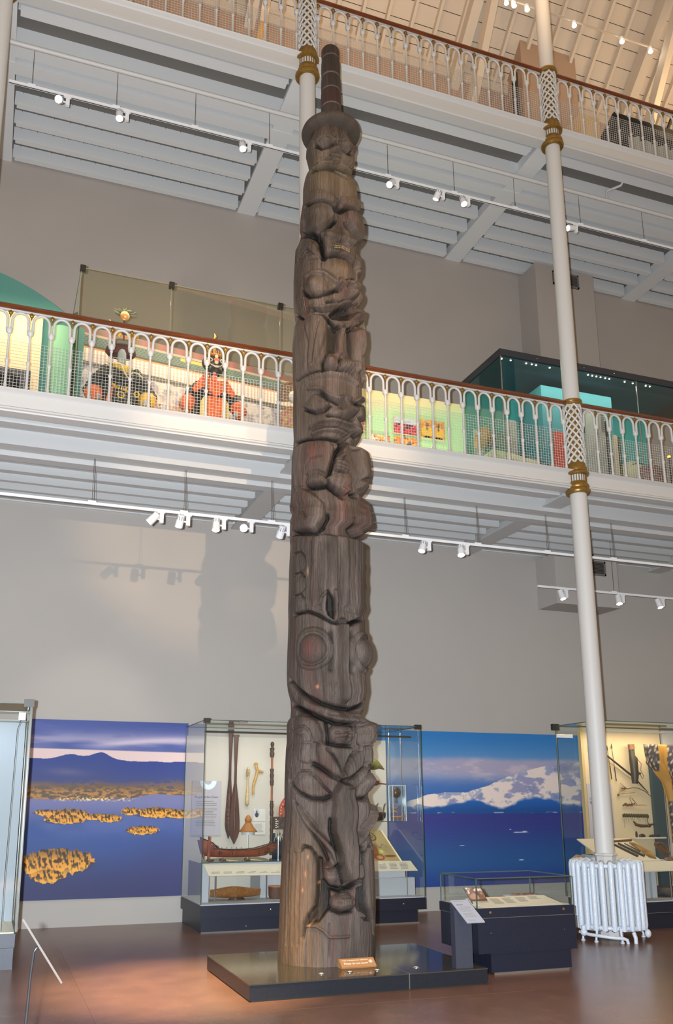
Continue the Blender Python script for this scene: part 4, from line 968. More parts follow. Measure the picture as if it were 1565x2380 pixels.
def glassbox(t, x0, x1, y0, y1, z0, z1, back=False, top=True, gm=None, edge=None):
    gm = gm or M_glass; edge = edge or M_gedge
    pane((x0, y0, z0), (x1, y0, z1)).build('glass_pane', gm, t); pane((x0, y0, z0), (x0, y1, z1)).build('glass_pane', gm, t); pane((x1, y0, z0), (x1, y1, z1)).build('glass_pane', gm, t)
    if back: pane((x0, y1, z0), (x1, y1, z1)).build('glass_pane', gm, t)
    if top: pane((x0, y0, z1), (x1, y1, z1)).build('glass_pane', gm, t)
    e = MB(); r = .005
    for x in (x0, x1):
        for y in (y0, y1): e.box(x-r, y-r, z0, x+r, y+r, z1)
        e.box(x-r, y0, z1-r, x+r, y1, z1+r)
    for y in (y0, y1): e.box(x0, y-r, z1-r, x1, y+r, z1+r)
    e.build('glass_edges', edge, t)
def ctext(t, x0, x1, z0, z1, y, nl, mt=None, name='printed_lines', slope=None, gap=.45, seed=1):
    """rows of small print on an upright or sloping panel; slope=(y0,y1)"""
    rr = random.Random(seed); mb = MB(); dz = (z1-z0)/nl
    for k in range(nl):
        z = z1-(k+.5)*dz; xr = x0+(x1-x0)*rr.uniform(.78, 1.0)
        if slope:
            f = (z-z0)/(z1-z0); yy = slope[0]+(slope[1]-slope[0])*f
            g = dz*gap*.5; ys = (slope[1]-slope[0])/(z1-z0)*g
            mb.add([(x0, yy-ys-.001, z-g+.001), (xr, yy-ys-.001, z-g+.001), (xr, yy+ys-.001, z+g+.001), (x0, yy+ys-.001, z+g+.001)], [(0, 1, 2, 3)])
        else: mb.box(x0, y-.001, z-dz*gap*.5, xr, y, z+dz*gap*.5)
    o = mb.build(name, mt or M_ink, t); o['kind'] = 'stuff'; return o

# ---- central wall case behind the totem pole
t = thing('display_case', 'tall glass wall case behind the totem pole with paddles, canoe and carvings', 'display case', (4.32, 12.3, 0))
caseC = t
MB().box(2.72, 11.80, 0, 5.84, 12.98, .19).build('plinth', M_plinth, t); MB().box(2.69, 11.742, .19, 5.95, 12.98, .345).build('base_drawer', M_plinth, t)
MB().box(2.72, 11.785, 0.0, 5.86, 11.80, .018).build('kick_strip', M_steel, t)
MB().box(2.70, 11.76, .345, 5.935, 12.98, .36).build('deck', M_case, t)
MB().box(2.70, 12.95, .36, 5.925, 12.98, 2.62).build('back_panel', M_panelw, t)
glassbox(t, 2.70, 5.94, 11.745, 12.97, .36, 2.75)
MB().box(2.75, 11.98, 2.60, 5.90, 12.02, 2.625).build('light_bar', M_bracket, t)
for x in (2.72, 5.90): MB().box(x-.035, 11.735, 2.71, x+.05, 11.80, 2.775).build('corner_clip', M_bracket, t)
MB().box(3.18, 11.74, 2.71, 3.30, 11.77, 2.75).build('top_clip', M_steel, t)
for x in (3.65, 5.60): MB().ell((x, 11.742, .27), (.012, .006, .012), 8, 6).build('lock', M_steel, t)
MB().box(3.32, 11.79, .06, 3.335, 11.80, .075).build('lock', M_steel, t)
# inner structure
tt = thing('display_stand', 'white stand with glass shelf inside the tall case, left part', 'stand', (3.3, 12.2, .36))
MB().box(2.76, 12.0, .36, 2.86, 12.85, .855).build('leg_panel', M_case, tt); MB().box(3.68, 12.35, .36, 4.4, 12.85, .84).build('leg_panel', M_case, tt)
pane((2.66+.06, 11.90, .872), (4.40, 12.9, .872)).build('glass_shelf', M_glass, tt); MB().box(2.72, 11.895, .866, 4.4, 11.90, .878).build('shelf_edge', M_gedge, tt)
MB().box(2.86, 11.99, .83, 4.4, 12.0, .862).build('shelf_beam', M_case, tt)
tt = thing('label_rail', 'sloping cream label rail on two posts in the tall case, left part', 'label', (3.4, 11.85, .36))
MB().add([(2.81, 11.80, .715), (4.2, 11.80, .700), (4.2, 11.90, .835), (2.76, 11.90, .85), (2.81, 11.80, .709), (4.2, 11.80, .694), (4.2, 11.91, .829), (2.76, 11.91, .844)], [(0,1,2,3), (7,6,5,4), (0,4,5,1), (1,5,6,2), (2,6,7,3), (3,7,4,0)]).build('panel', M_cream, tt)
for i in range(6): ctext(tt, 2.85+i*.165, 2.98+i*.165, .735-.002*i, .82-.002*i, 0, 6, slope=(11.815, 11.885), seed=i)
for x in (2.92, 3.63): MB().lathe([(.008, .36), (.008, .70)], x, 11.89, 10).build('post', M_steel, tt)
tt = thing('label_rail', 'sloping cream label rail on one post in the tall case, right part', 'label', (5.5, 11.85, .36))
MB().add([(5.1, 11.80, .715), (5.865, 11.80, .71), (5.80, 11.90, .838), (5.1, 11.90, .845), (5.1, 11.80, .709), (5.865, 11.80, .704), (5.80, 11.91, .832), (5.1, 11.91, .839)], [(0,1,2,3), (7,6,5,4), (0,4,5,1), (1,5,6,2), (2,6,7,3), (3,7,4,0)]).build('panel', M_cream, tt)
for i in range(3): ctext(tt, 5.28+i*.165, 5.41+i*.165, .735, .82, 0, 5, slope=(11.815, 11.885), seed=i+9)
MB().lathe([(.008, .36), (.008, .70)], 5.733, 11.89, 10).build('post', M_steel, tt)
# text panel
tt = thing('text_panel', 'grey lavender text panel on the case back with a white ring emblem', 'text panel', (3.02, 12.94, 1.19))
MB().box(2.80, 12.935, 1.19, 3.245, 12.95, 1.967).build('board', mat('panel_grey', '#a9a5ad', .8), tt)
text('title', 'People of the Coast', .043, (2.845, 12.933, 1.72), (PI/2, 0, 0), M_inkd, tt)
for (a, b, nl, sd) in ((1.60, 1.685, 3, 1), (1.425, 1.585, 7, 2), (1.315, 1.405, 4, 3)): ctext(tt, 2.865, 3.19, a, b, 12.934, nl, seed=sd, gap=.3)
rg = MB()
for q in range(24):
    a0, a1 = PI+PI*q/24, PI+PI*(q+1)/24
    rg.add([(3.04+r*math.cos(a), 12.934, 1.965+r*math.sin(a)) for r, a in ((.055, a0), (.125, a0), (.125, a1), (.055, a1))], [(0, 1, 2, 3)])
rg.build('ring_emblem', mat('emblem_pale', '#cfe0ea', .6), tt)
cv = MB()
for k in range(3): cv.tube([(2.86+k*.03+.13*f, 12.934, 1.96-.11*f-.05*f*f) for f in (0, .25, .5, .75, 1)], .003, 4)
cv.build('emblem_lines', mat('emblem_line', '#c2bfc6', .6), tt)
tt = thing('label_card', 'white label card with a small oval portrait between hat and staff', 'label', (3.83, 12.94, 1.19))
MB().box(3.74, 12.936, 1.385, 3.925, 12.95, 1.56).box(3.74, 12.936, 1.195, 3.925, 12.95, 1.375).build('card', mat('card_white', '#c9c5be', .8), tt)
MB().lathe([(.045, 0), (.045, .002)], 0, 0, 20).v
ov = MB().ell((3.79, 12.935, 1.50), (.045, .002, .062), 18, 8); ov.build('portrait_oval', mat('photo_grey', '#a9b2bd', .7), tt)
fg = MB().ell((3.79, 12.932, 1.475), (.028, .002, .035), 12, 6).ell((3.79, 12.932, 1.52), (.010, .002, .020), 10, 6); fg.build('portrait_figure', M_inkd, tt)
ctext(tt, 3.755, 3.90, 1.22, 1.35, 12.935, 7, seed=4, gap=.3)
# paddles
M_padd = mat('paddle_wood', '#4a2f28', .35, var=.25, scale=5, stretch=(6, 6, .6)); M_padd2 = mat('paddle_carved', '#5d3424', .45, var=.35, scale=14)
def paddle(nm, lab, cx, ztop, zbot, y, sl, wmax, carved):
    q = thing('paddle', lab, 'paddle', (cx, y, zbot), 'wooden paddles in the wall case')
    L = ztop-zbot
    prof = [(0, .046), (.018, .046), (.022, .036), (.10, .030), (.30, .017), (.45, .019), (.60, wmax*.66), (.80, wmax*.98), (.88, wmax), (.93, wmax*.75), (.97, wmax*.35), (1, .004)]
    pts = [(cx-sl*f-w_, ztop-f*L) for f, w_ in prof]+[(cx-sl*f+w_, ztop-f*L) for f, w_ in reversed(prof)]
    mb = MB().prism(pts, y-.010, y+.012)
    mb.build('shaft_and_blade', M_padd, q)
    MB().tube([(cx-sl*f, y-.010, ztop-f*L) for f in (.48, .7, .95)], [.010, .012, .004], 6).build('blade_rib', M_padd, q, 60)
    if carved:
        c = MB()
        for f0, f1 in ((.60, .72), (.735, .86)):
            w_ = wmax*.55; c.box(cx-sl*f0-w_, y-.016, ztop-f1*L, cx-sl*f0+w_*.6, y-.010, ztop-f0*L)
        c.build('carved_field', M_padd2, q)
        e = MB()
        for f in (.63, .69, .78, .82): e.tube([(cx-sl*f+.028*math.cos(a)-.01, y-.018, ztop-f*L+.035*math.sin(a)) for a in np.linspace(0, 2*PI, 14)], .0028, 4)
        e.build('carved_ovals', M_padd, q)
paddle('', 'carved dark wooden paddle, the taller left one crossing behind', 3.372, 2.73, 1.14, 12.93, .015, .056, True)
paddle('', 'plain dark wooden paddle with pointed tip, the right one in front', 3.445, 2.65, 1.06, 12.89, .012, .080, False)
# club with shells
q = thing('club', 'pale bone club with inlaid shells hanging on the case back', 'club', (3.637, 12.91, 1.60))
M_bone = mat('bone', '#b7a06f', .45, var=.12, scale=20)
MB().tube([(3.643, 12.92, 2.17), (3.642, 12.915, 2.11), (3.640, 12.92, 2.03), (3.64, 12.92, 1.98), (3.638, 12.92, 1.85), (3.633, 12.92, 1.70), (3.632, 12.92, 1.63), (3.632, 12.92, 1.60)], [.018, .032, .026, .012, .019, .033, .030, .010], 12, 1).build('body', M_bone, q, 60)
s = MB()
for z, r in ((2.15, .008), (2.11, .009), (2.07, .008), (1.77, .006), (1.73, .007), (1.69, .007), (1.65, .007)): s.ell((3.638, 12.888, z), (r, .004, r), 8, 6)
s.build('shell_inlay', mat('shell', '#dfe3dc', .2), q, 60)
MB().ell((3.632, 12.90, 2.09), (.02, .02, .06), 10, 8).build('carved_head', mat('bone_dark', '#8b7757', .5, var=.3, scale=60), q, 60)
q = thing('branch_carving', 'pale branch shaped carving with a knob and one side stub', 'carving', (3.77, 12.91, 1.76))
M_branch = mat('branch', '#b08d4c', .5, var=.15, scale=18)
MB().tube([(3.765, 12.92, 2.24), (3.765, 12.92, 2.20), (3.790, 12.92, 2.12), (3.765, 12.92, 2.02), (3.735, 12.92, 1.93), (3.722, 12.92, 1.86), (3.728, 12.92, 1.77)], [.020, .022, .026, .023, .022, .019, .018], 10).build('stem', M_branch, q, 60)
MB().tube([(3.79, 12.92, 2.12), (3.84, 12.92, 2.115), (3.882, 12.92, 2.105)], [.022, .018, .016], 10).build('side_stub', M_branch, q, 60)
MB().ell((3.765, 12.915, 2.225), (.032, .025, .022), 12, 8).build('knob', M_branch, q, 60)
# staff
q = thing('carved_staff', 'tall carved wooden staff with dark figures between bare sections', 'staff', (3.99, 12.8, .88))
M_staffl = mat('staff_light', '#8a4f2c', .5, var=.2, scale=16); M_staffd = mat('staff_dark', '#3c2a20', .55, var=.35, scale=40)
MB().tube([(3.993, 12.84, 2.44), (3.99, 12.84, .90)], .017, 12).build('shaft', M_staffl, q, 60)
for (a, b, r) in ((2.32, 2.46, .036), (1.90, 2.15, .031), (1.45, 1.68, .030), (1.10, 1.44, .027), (.90, 1.10, .036)):
    n = int((b-a)/.035)+2; pr = []
    for k in range(n): pr.append((r*(.80+.25*((k*7) % 3)/2), a+(b-a)*k/(n-1)))
    pr = [(.012, a)]+pr+[(.012, b)]
    MB().lathe(pr, 3.992, 12.84, 12).build('carved_figure', M_staffd, q, 50)
MB().ell((3.993, 12.83, 2.515), (.030, .030, .038), 12, 8).ell((3.993, 12.83, 2.475), (.022, .022, .03), 10, 6).build('head', M_staffd, q, 60)
# woven hat on stand
q = thing('woven_hat', 'conical woven basketry hat with a knob, held on a thin rod', 'hat', (3.535, 12.5, .875))
M_hat = mat('woven_hat', '#9a6632', .7, var=.18, scale=60, bump=.4)
MB().lathe([(.128, 0), (.130, .006), (.095, .05), (.062, .10), (.045, .125), (.036, .132), (.048, .15), (.050, .175), (.036, .205), (.012, .235), (.001, .24)], 3.535, 12.5, 32, cz=1.245).build('crown', M_hat, q, 60)
MB().lathe([(.092, 0), (.095, .04)], 3.535, 12.5, 24, cz=1.205).build('mount_ring', mat('acrylic_pale', '#b9c2c6', .3), q, 50)
MB().lathe([(.006, 0), (.006, .34)], 3.535, 12.5, 8, cz=.873).build('rod', M_steel, q)
# model canoe
q = thing('model_canoe', 'carved red brown model canoe with high painted bow on the glass shelf', 'canoe', (3.3, 12.2, .873))
M_can = mat('canoe_red', '#7a3f28', .45, var=.22, scale=9); M_candk = mat('canoe_line', '#231814', .6)
secs = [(2.77, 1.02, 1.19, .012), (2.84, .945, 1.16, .05), (2.93, .93, 1.12, .085), (3.02, .925, 1.035, .11), (3.2, .92, 1.02, .125), (3.45, .92, 1.02, .125), (3.58, .922, 1.035, .11), (3.70, .94, 1.07, .075), (3.80, .985, 1.10, .04), (3.872, 1.02, 1.09, .012)]
X = []; Y = []; Z = []
for (x, zb_, zt_, hw) in secs:
    a = []
    for k in range(15):
        f = -1+2*k/14; a.append((x, 12.2+hw*math.copysign(abs(f)**.7, f)*(1 if abs(f) < .999 else .98), zb_+(zt_-zb_)*abs(f)**2.6))
    X.append([p[0] for p in a]); Y.append([p[1] for p in a]); Z.append([p[2] for p in a])
gridmesh('hull', np.array(X), np.array(Y), np.array(Z), M_can, None, q)
gw = MB()
for sg in (-1, 1): gw.tube([(x, 12.2+sg*hw*.98, zt_) for (x, zb_, zt_, hw) in secs], .006, 6)
gw.build('gunwale', M_candk, q, 50)
MB().prism([(2.735, 1.16), (2.80, 1.14), (2.84, .95), (2.83, .905), (2.78, .99)], 12.185, 12.215).build('bow_fin', mat('bow_brown', '#6a4338', .5), q)
MB().prism([(2.86, 1.21), (2.89, 1.20), (2.885, .93), (2.85, .90)], 12.08, 12.10).build('bow_shield', M_can, q)
pt_ = MB()
for (x, z, a, b) in ((2.96, 1.055, .045, .032), (2.96, 1.055, .022, .015), (3.70, 1.01, .055, .035), (3.70, 1.01, .03, .018), (3.81, 1.045, .022, .028), (3.03, .99, .03, .015)):
    yy = 12.2-.10 if x < 3.1 else 12.2-.065
    pt_.tube([(x+a*math.cos(k*PI/8), yy, z+b*math.sin(k*PI/8)) for k in range(17)], .004, 5)
for x, z in ((3.02, .98), (3.20, .975), (3.58, .985)): pt_.tube([(x, 12.075, z+.03), (x+.005, 12.10, z-.04)], .004, 5)
pt_.build('painted_design', M_candk, q)
for x in (3.10, 3.46): MB().lathe([(.004, 0), (.004, .05)], x, 12.2, 6, cz=.873).build('mount', M_steel, q)
th = MB()
for k in range(5): th.tube([(3.05+k*.07, 12.11, 1.03), (3.10+k*.07, 12.29, 1.05)], .003, 4)
th.build('paddles_inside', M_can, q)
# small things on the shelf
M_sm = mat('small_dark_wood', '#4a3226', .4)
for i, (x, l, lab) in enumerate(((2.88, .055, 'small dark carved piece on the glass shelf below the canoe bow'), (3.07, .075, 'dark hafted blade on the glass shelf, left of two'), (3.41, .065, 'dark hafted blade on the glass shelf, right of two'))):
    q = thing('carved_tool', lab, 'tool', (x, 12.02, .873), 'small tools on the glass shelf')
    MB().ell((x, 12.02, .893), (l, .022, .018), 14, 8).ell((x-.6*l, 12.02, .905), (.02, .018, .016), 10, 6).build('handle', M_sm, q, 60)
    if i: MB().prism([(x+.02, .888), (x+.20, .879), (x+.20, .883), (x+.02, .905)], 12.0, 12.03).build('blade', M_bone, q)
q = thing('wooden_tray', 'long pointed ochre basketry tray low in the tall case', 'tray', (3.28, 12.2, .36))
M_tray = mat('tray_ochre', '#8a5a2c', .6, var=.2, scale=26, bump=.2)
X = []; Y = []; Z = []
for i in range(19):
    f = i/18; x = 2.93+.70*f; hw = .13*math.sin(PI*min(1, max(0, f*.94+.0)))**.6+.004; zt_ = .475+.05*math.sin(PI*f)**1.5+(.0 if f < .8 else 0)
    row = []
    for k in range(13):
        g = -1+2*k/12; row.append((x, 12.2+hw*g, .385+(zt_-.385)*abs(g)**2.2+.05*abs(f-.5)**2*2))
    X.append([p[0] for p in row]); Y.append([p[1] for p in row]); Z.append([p[2] for p in row])
gridmesh('body', np.array(X), np.array(Y), np.array(Z), M_tray, None, q)
MB().lathe([(.05, .361), (.04, .39)], 3.3, 12.2, 16, sx=2.4).build('foot', mat('tray_dark', '#3a2a20', .7), q)
q = thing('bentwood_basket', 'round brown woven basket low in the case beside the totem pole', 'basket', (3.87, 12.2, .36))
MB().lathe([(.095, .362), (.108, .40), (.112, .52), (.108, .522), (.100, .41), (.09, .38), (.001, .378)], 3.87, 12.2, 32).build('body', mat('basket_brown', '#5f4032', .7, var=.2, scale=70, bump=.4, stretch=(1, 1, 3)), q, 50)
MB().lathe([(.113, 0), (.115, .006), (.112, .012)], 3.87, 12.2, 32, cz=.515).build('rim', mat('basket_rim', '#a9713f', .6), q, 50)
# drum / blanket roundel behind pole
q = thing('painted_drum', 'round red and black painted drum edge showing left of the totem pole', 'drum', (4.36, 12.9, 1.14))
b = MB().lathe([(.33, 0), (.34, .01), (.34, .05), (.33, .06)], 0, 0, 48); b.v = [(4.46+p[0]*.98, 12.94-p[2], 1.49+p[1]*1.0) for p in b.v]; b.build('skin', mat('drum_red', '#a83226', .55), q, 40)
e = MB()
for r in (.24, .17, .10): e.tube([(4.46+r*math.cos(a), 12.878, 1.49+r*math.sin(a)) for a in np.linspace(0, 2*PI, 30)], .012, 5)
for k in range(14):
    a = 2*PI*k/14; e.tube([(4.46+.27*math.cos(a), 12.878, 1.49+.27*math.sin(a)), (4.46+.30*math.cos(a+.12), 12.878, 1.49+.30*math.sin(a+.12))], .012, 5)
e.build('painted_lines', M_candk, q)
dots = MB()
for k in range(40):
    a = 2*PI*k/40; dots.ell((4.46+.315*math.cos(a), 12.876, 1.49+.315*math.sin(a)), (.007, .004, .007), 6, 4)
dots.build('white_beads', mat('bead_white', '#e7e2d6', .4), q)
q = thing('carved_frontlet', 'carved dark mask headdress with shell inlay and fur fringe on a rod', 'headdress', (3.97, 12.4, .873))
MB().box(3.89, 12.35, 1.28, 4.10, 12.45, 1.445).box(3.885, 12.345, 1.43, 4.10, 12.455, 1.455).build('carved_block', mat('frontlet_dark', '#40302a', .5, var=.5, scale=35, bump=.5), q)
s = MB()
for k in range(5): s.box(3.90, 12.343, 1.30+k*.028, 3.915, 12.35, 1.315+k*.028)
for k in range(3): s.box(3.925, 12.343, 1.31+k*.04, 3.94, 12.35, 1.322+k*.04)
s.build('shell_inlay', bpy.data.materials['shell'], q)
f = MB()
for k in range(26):
    x = 3.90+.2*random.random(); f.tube([(x, 12.37, 1.29), (x+random.uniform(-.02, .03), 12.36, 1.22), (x+random.uniform(-.03, .05), 12.36, 1.10+.08*random.random())], [.009, .006, .002], 4)
f.build('fur_fringe', mat('fur_pale', '#a9a395', .9), q)['kind'] = 'stuff'
f = MB()
for k in range(9): f.tube([(3.90+k*.02, 12.40, 1.45), (3.895+k*.024, 12.40, 1.60+.06*random.random())], .0018, 4)
f.build('bristles', M_bone, q)
MB().lathe([(.006, 0), (.006, .42)], 3.965, 12.42, 8, cz=.873).build('rod', M_steel, q)
q = MB(); X, Zs = np.meshgrid(np.linspace(3.93, 4.5, 14), np.linspace(.90, 1.26, 9))
o = gridmesh('dance_apron', X, 12.60+.02*np.sin(X*60)+0*Zs, Zs-.04*np.cos((X-3.95)*6), mat('dark_cloth', '#161c2a', .85), None, base=(4.2, 12.6, .88)); tag(o, 'dark blue cloth hanging behind the fur fringed headdress', 'cloth')
o.modifiers.new('thick', 'SOLIDIFY').thickness = .01
# right part of the case
q = thing('bird_carving', 'olive green carved bird with brown beak at the case right', 'carving', (5.5, 12.5, 2.1))
MB().ell((5.43, 12.5, 2.24), (.20, .09, .095), 24, 14, Matrix.Rotation(-.30*0-.25, 3, 'Y').to_3x3() if False else Matrix.Rotation(.22, 3, 'Y')).build('body', mat('bird_green', '#6b6d38', .4, var=.2, scale=9), q, 60)
MB().tube([(5.585, 12.5, 2.20), (5.635, 12.5, 2.18), (5.69, 12.5, 2.145)], [.045, .030, .004], 10).build('beak', mat('bird_beak', '#6f5a34', .5), q, 60)
MB().lathe([(.004, 0), (.004, .25)], 5.45, 12.7, 6, cz=2.0).build('rod', M_steel, q); MB().beam((5.45, 12.5, 2.2), (5.45, 12.95, 2.2), .008, .008).build('wall_arm', M_steel, q)
q = thing('raven_rattle', 'small brown carved bird rattle with a long handle under the green bird', 'rattle', (5.57, 12.5, 1.89))
M_rat = mat('rattle_brown', '#6b3a26', .45, var=.35, scale=40)
MB().ell((5.50, 12.5, 1.945), (.085, .045, .035), 16, 10, Matrix.Rotation(.25, 3, 'Y')).ell((5.56, 12.5, 1.965), (.05, .03, .022), 12, 8).ell((5.44, 12.5, 1.965), (.04, .03, .02), 12, 8).build('body', M_rat, q, 60)
MB().tube([(5.56, 12.5, 1.935), (5.64, 12.5, 1.935), (5.715, 12.5, 1.928)], [.016, .011, .010], 8).build('handle', M_rat, q, 60)
MB().beam((5.52, 12.5, 1.93), (5.52, 12.95, 1.93), .006, .006).build('wall_arm', M_steel, q)
sh = thing('hanging_shelf', 'clear shelf hung on rods at the right of the tall case', 'shelf', (5.5, 12.3, 1.38))
pane((5.22, 12.1, 1.385), (5.80, 12.75, 1.385)).build('glass_shelf', M_glass, sh); MB().box(5.22, 12.095, 1.38, 5.80, 12.10, 1.39).build('shelf_edge', M_gedge, sh)
for x in (5.60, 5.79): MB().lathe([(.004, 1.385), (.004, 2.74)], x, 12.12, 6).build('rod', M_steel, sh)
q = thing('glossy_bowl', 'glossy dark green black oval bowl on the clear shelf', 'bowl', (5.46, 12.35, 1.387))
MB().lathe([(.02, 0), (.06, .003), (.085, .05), (.09, .10), (.086, .125), (.080, .12), (.07, .06), (.001, .02)], 5.46, 12.35, 32, sx=1.85, sy=1.0, cz=1.388).build('body', mat('bowl_black', '#141c14', .12, coat=.6), q, 50)
for i, x in enumerate((5.41, 5.53)):
    q = thing('horn_spoon', ('dark curved horn spoon standing before the bowl, left one', 'dark curved horn spoon standing before the bowl, right one')[i], 'spoon', (x, 12.2, 1.387), 'horn spoons')
    MB().tube([(x-.01, 12.2, 1.50), (x, 12.2, 1.57), (x+.012, 12.2, 1.62), (x+.032, 12.2, 1.645)], [.007, .010, .009, .004], 8).ell((x-.012, 12.2, 1.49), (.020, .010, .022), 10, 6).build('horn', M_sm, q, 60)
    MB().lathe([(.0035, 0), (.0035, .10)], x-.01, 12.2, 6, cz=1.387).build('mount', M_steel, q)
ab = thing('acrylic_box', 'clear acrylic box with a round club and orange ornaments', 'box', (5.72, 12.1, 1.39))
glassbox(ab, 5.60, 5.81, 12.02, 12.16, 1.39, 1.90, True, True, None, mat('acrylic_edge', '#b8c6d2', .2))
q = thing('ball_club', 'dark brown egg shaped rattle with a short handle in the acrylic box', 'rattle', (5.688, 12.09, 1.65))
MB().ell((5.688, 12.09, 1.80), (.068, .055, .080), 20, 14).build('head', mat('ball_brown', '#35241e', .35, var=.2, scale=20), q, 60)
MB().lathe([(.013, 0), (.016, .02), (.011, .05), (.014, .085)], 5.688, 12.09, 12, cz=1.645).build('handle', bpy.data.materials['ball_brown'], q, 50)
M_or = mat('orange_horn', '#c07a34', .4)
for i, (nm, pts, r, lab) in enumerate((('horn_ornament', [(5.60, 12.09, 1.60), (5.63, 12.09, 1.575), (5.68, 12.09, 1.572), (5.72, 12.09, 1.60)], [.004, .010, .010, .003], 'small orange crescent ornament, topmost of the three in the acrylic box'), ('horn_ornament', [(5.625, 12.09, 1.515), (5.655, 12.09, 1.535), (5.695, 12.09, 1.515)], [.010, .016, .010], 'small orange dome ornament, middle of the three in the acrylic box'), ('horn_ornament', [(5.612, 12.09, 1.455), (5.70, 12.09, 1.452), (5.80, 12.09, 1.458)], [.011, .012, .011], 'long orange bar ornament, lowest of the three in the acrylic box'))):
    mb = MB().tube(pts, r, 8); single(nm, mb, M_or, lab, 'ornament', 'orange ornaments in the acrylic box', 60)
# painted hide on slope
def hide(U, V):
    C = mixc(hx('#9c8a5c'), hx('#b7a678'), vnoise(U*6, V*6, 31, 4))
    for (cx, cy, a, b, col) in ((.62, .80, .13, .14, '#5b5138'), (.62, .80, .10, .105, '#a3946a'), (.62, .80, .06, .05, '#6d6142'), (.62, .80, .03, .025, '#b5a67c'), (.48, .62, .10, .05, '#b0563a'), (.50, .42, .10, .20, '#a4663a'), (.52, .18, .13, .10, '#8a5230'), (.54, .17, .07, .05, '#b08a5c'), (.80, .20, .14, .035, '#7a4c30')):
        C = mixc(C, hx(col), sstep(1.1, .9, ((U-cx)/a)**2+((V-cy)/b)**2))
    C = mixc(C, hx('#cfe070'), np.exp(-((U-.66)/.05)**2-((V-.34)/.05)**2))
    ln = np.abs(np.sin(U*30)*.05+V-.5); C = mixc(C, hx('#5a4026'), .6*np.exp(-(ln/.012)**2)*sstep(.5, .55, U)*sstep(.85, .75, U))
    C = mixc(C, hx('#efe3bd'), sstep(.955, .965, U)); return C
hp = picture('painted_hide', (5.10, 12.10, .80), (.68, 0, .0), (.02, .78, .44), 120, 120, hide, M_print, base=(5.4, 12.4, .80)); tag(hp, 'painted tan hide with red brown figures lying on a slope', 'painted hide')
MB()
q = thing('display_block', 'large white block under the painted hide in the tall case', 'plinth', (5.45, 12.3, .36))
MB().prism([(12.08, .36), (12.08, .625), (12.10, .78), (12.90, 1.235), (12.94, 1.235), (12.94, .36)], 5.0, 5.80, 'x').build('sloped_block', M_case, q)
MB().box(5.0, 11.98, .361, 5.90, 12.075, .60).build('front_step', M_case, q)

# ---- low case with slanted text right of the totem pole
t = thing('low_display_case', 'low black cabinet with a glass top right of the totem pole', 'display case', (5.21, 8.45, 0))
MB().box(4.80, 8.10, 0.02, 5.735, 8.80, .20).build('kick_base', M_plinth, t)
MB().box(4.655, 8.08, .20, 5.80, 8.85, .53).build('cabinet_body', M_plinth, t)
MB().box(4.645, 8.075, .536, 5.79, 8.855, .625).build('top_drawer', M_plinth, t)
MB().box(4.655, 8.085, .53, 5.78, 8.84, .536).build('shadow_gap', M_steel, t)
MB().box(4.83, 8.094, 0, 5.70, 8.11, .02).build('kick_strip', M_steel, t)
for x, z in ((4.80, .585), (5.66, .588)): 
    b = MB().lathe([(.013, 0), (.013, .004), (.005, .006)], 0, 0, 14); b.v = [(x+p[0], 8.075-p[2], z+p[1]) for p in b.v]; b.build('lock', mat('brass_lock', '#b08a60', .3, .8) if 'brass_lock' not in bpy.data.materials else bpy.data.materials['brass_lock'], t, 40)
for x in (4.80, 5.66): MB().ell((x, 8.078, .39), (.005, .004, .005), 8, 6).build('pin', M_steel, t)
glassbox(t, 4.66, 5.775, 8.09, 8.84, .627, .91, True)
MB().box(4.68, 8.11, .626, 5.76, 8.82, .632).build('deck', M_cream, t)
tt = thing('slanted_label', 'slanted cream label board with columns of small print in the low case', 'label', (5.2, 8.25, .63))
MB().add([(4.75, 8.14, .636), (5.70, 8.14, .636), (5.62, 8.36, .70), (4.69, 8.36, .70), (4.75, 8.14, .633), (5.70, 8.14, .633), (5.62, 8.38, .633), (4.69, 8.38, .633)], [(0,1,2,3), (7,6,5,4), (0,4,5,1), (1,5,6,2), (2,6,7,3), (3,7,4,0)]).build('board', M_cream, tt)
for i, (x, a, b, nl) in enumerate(((4.78, .662, .688, 5), (4.93, .650, .690, 8), (5.08, .652, .692, 8), (5.24, .658, .694, 6), (5.40, .672, .695, 4))):
    f = lambda z: 8.14+.22*(z-.636)/.064
    ctext(tt, x, x+.12, a, b, 0, nl, slope=(f(a), f(b)), seed=i+20)
tt = thing('photo_card', 'standing photo card of a brown carved face in the low case', 'photograph', (4.76, 8.30, .633))
def facepic(U, V):
    C = mixc(hx('#4a2e24'), hx('#a57a62'), vnoise(U*5+1, V*5, 40, 4)); C = mixc(C, hx('#d9d2cc'), sstep(.55, .75, vnoise(U*7, V*6, 41, 3))*sstep(.45, .7, V)); 
    C = mixc(C, hx('#b98a74'), sstep(1, .6, ((U-.35)/.3)**2+((V-.4)/.25)**2)*.8); return mixc(C, hx('#2a1c18'), sstep(.3, .2, V)*.6)
picture('print', (4.71, 8.26, .655), (.19, 0, 0), (-.04, .10, .145), 40, 34, facepic, M_print, tt)
MB().add([(4.71, 8.262, .653), (4.90, 8.262, .653), (4.86, 8.364, .80), (4.67, 8.364, .80), (4.71, 8.272, .653), (4.90, 8.272, .653), (4.86, 8.374, .80), (4.67, 8.374, .80)], [(3,2,1,0), (4,5,6,7), (0,1,5,4), (1,2,6,5), (2,3,7,6), (3,0,4,7)]).box(4.72, 8.30, .632, 4.88, 8.36, .68).build('backing', M_inkd, tt)
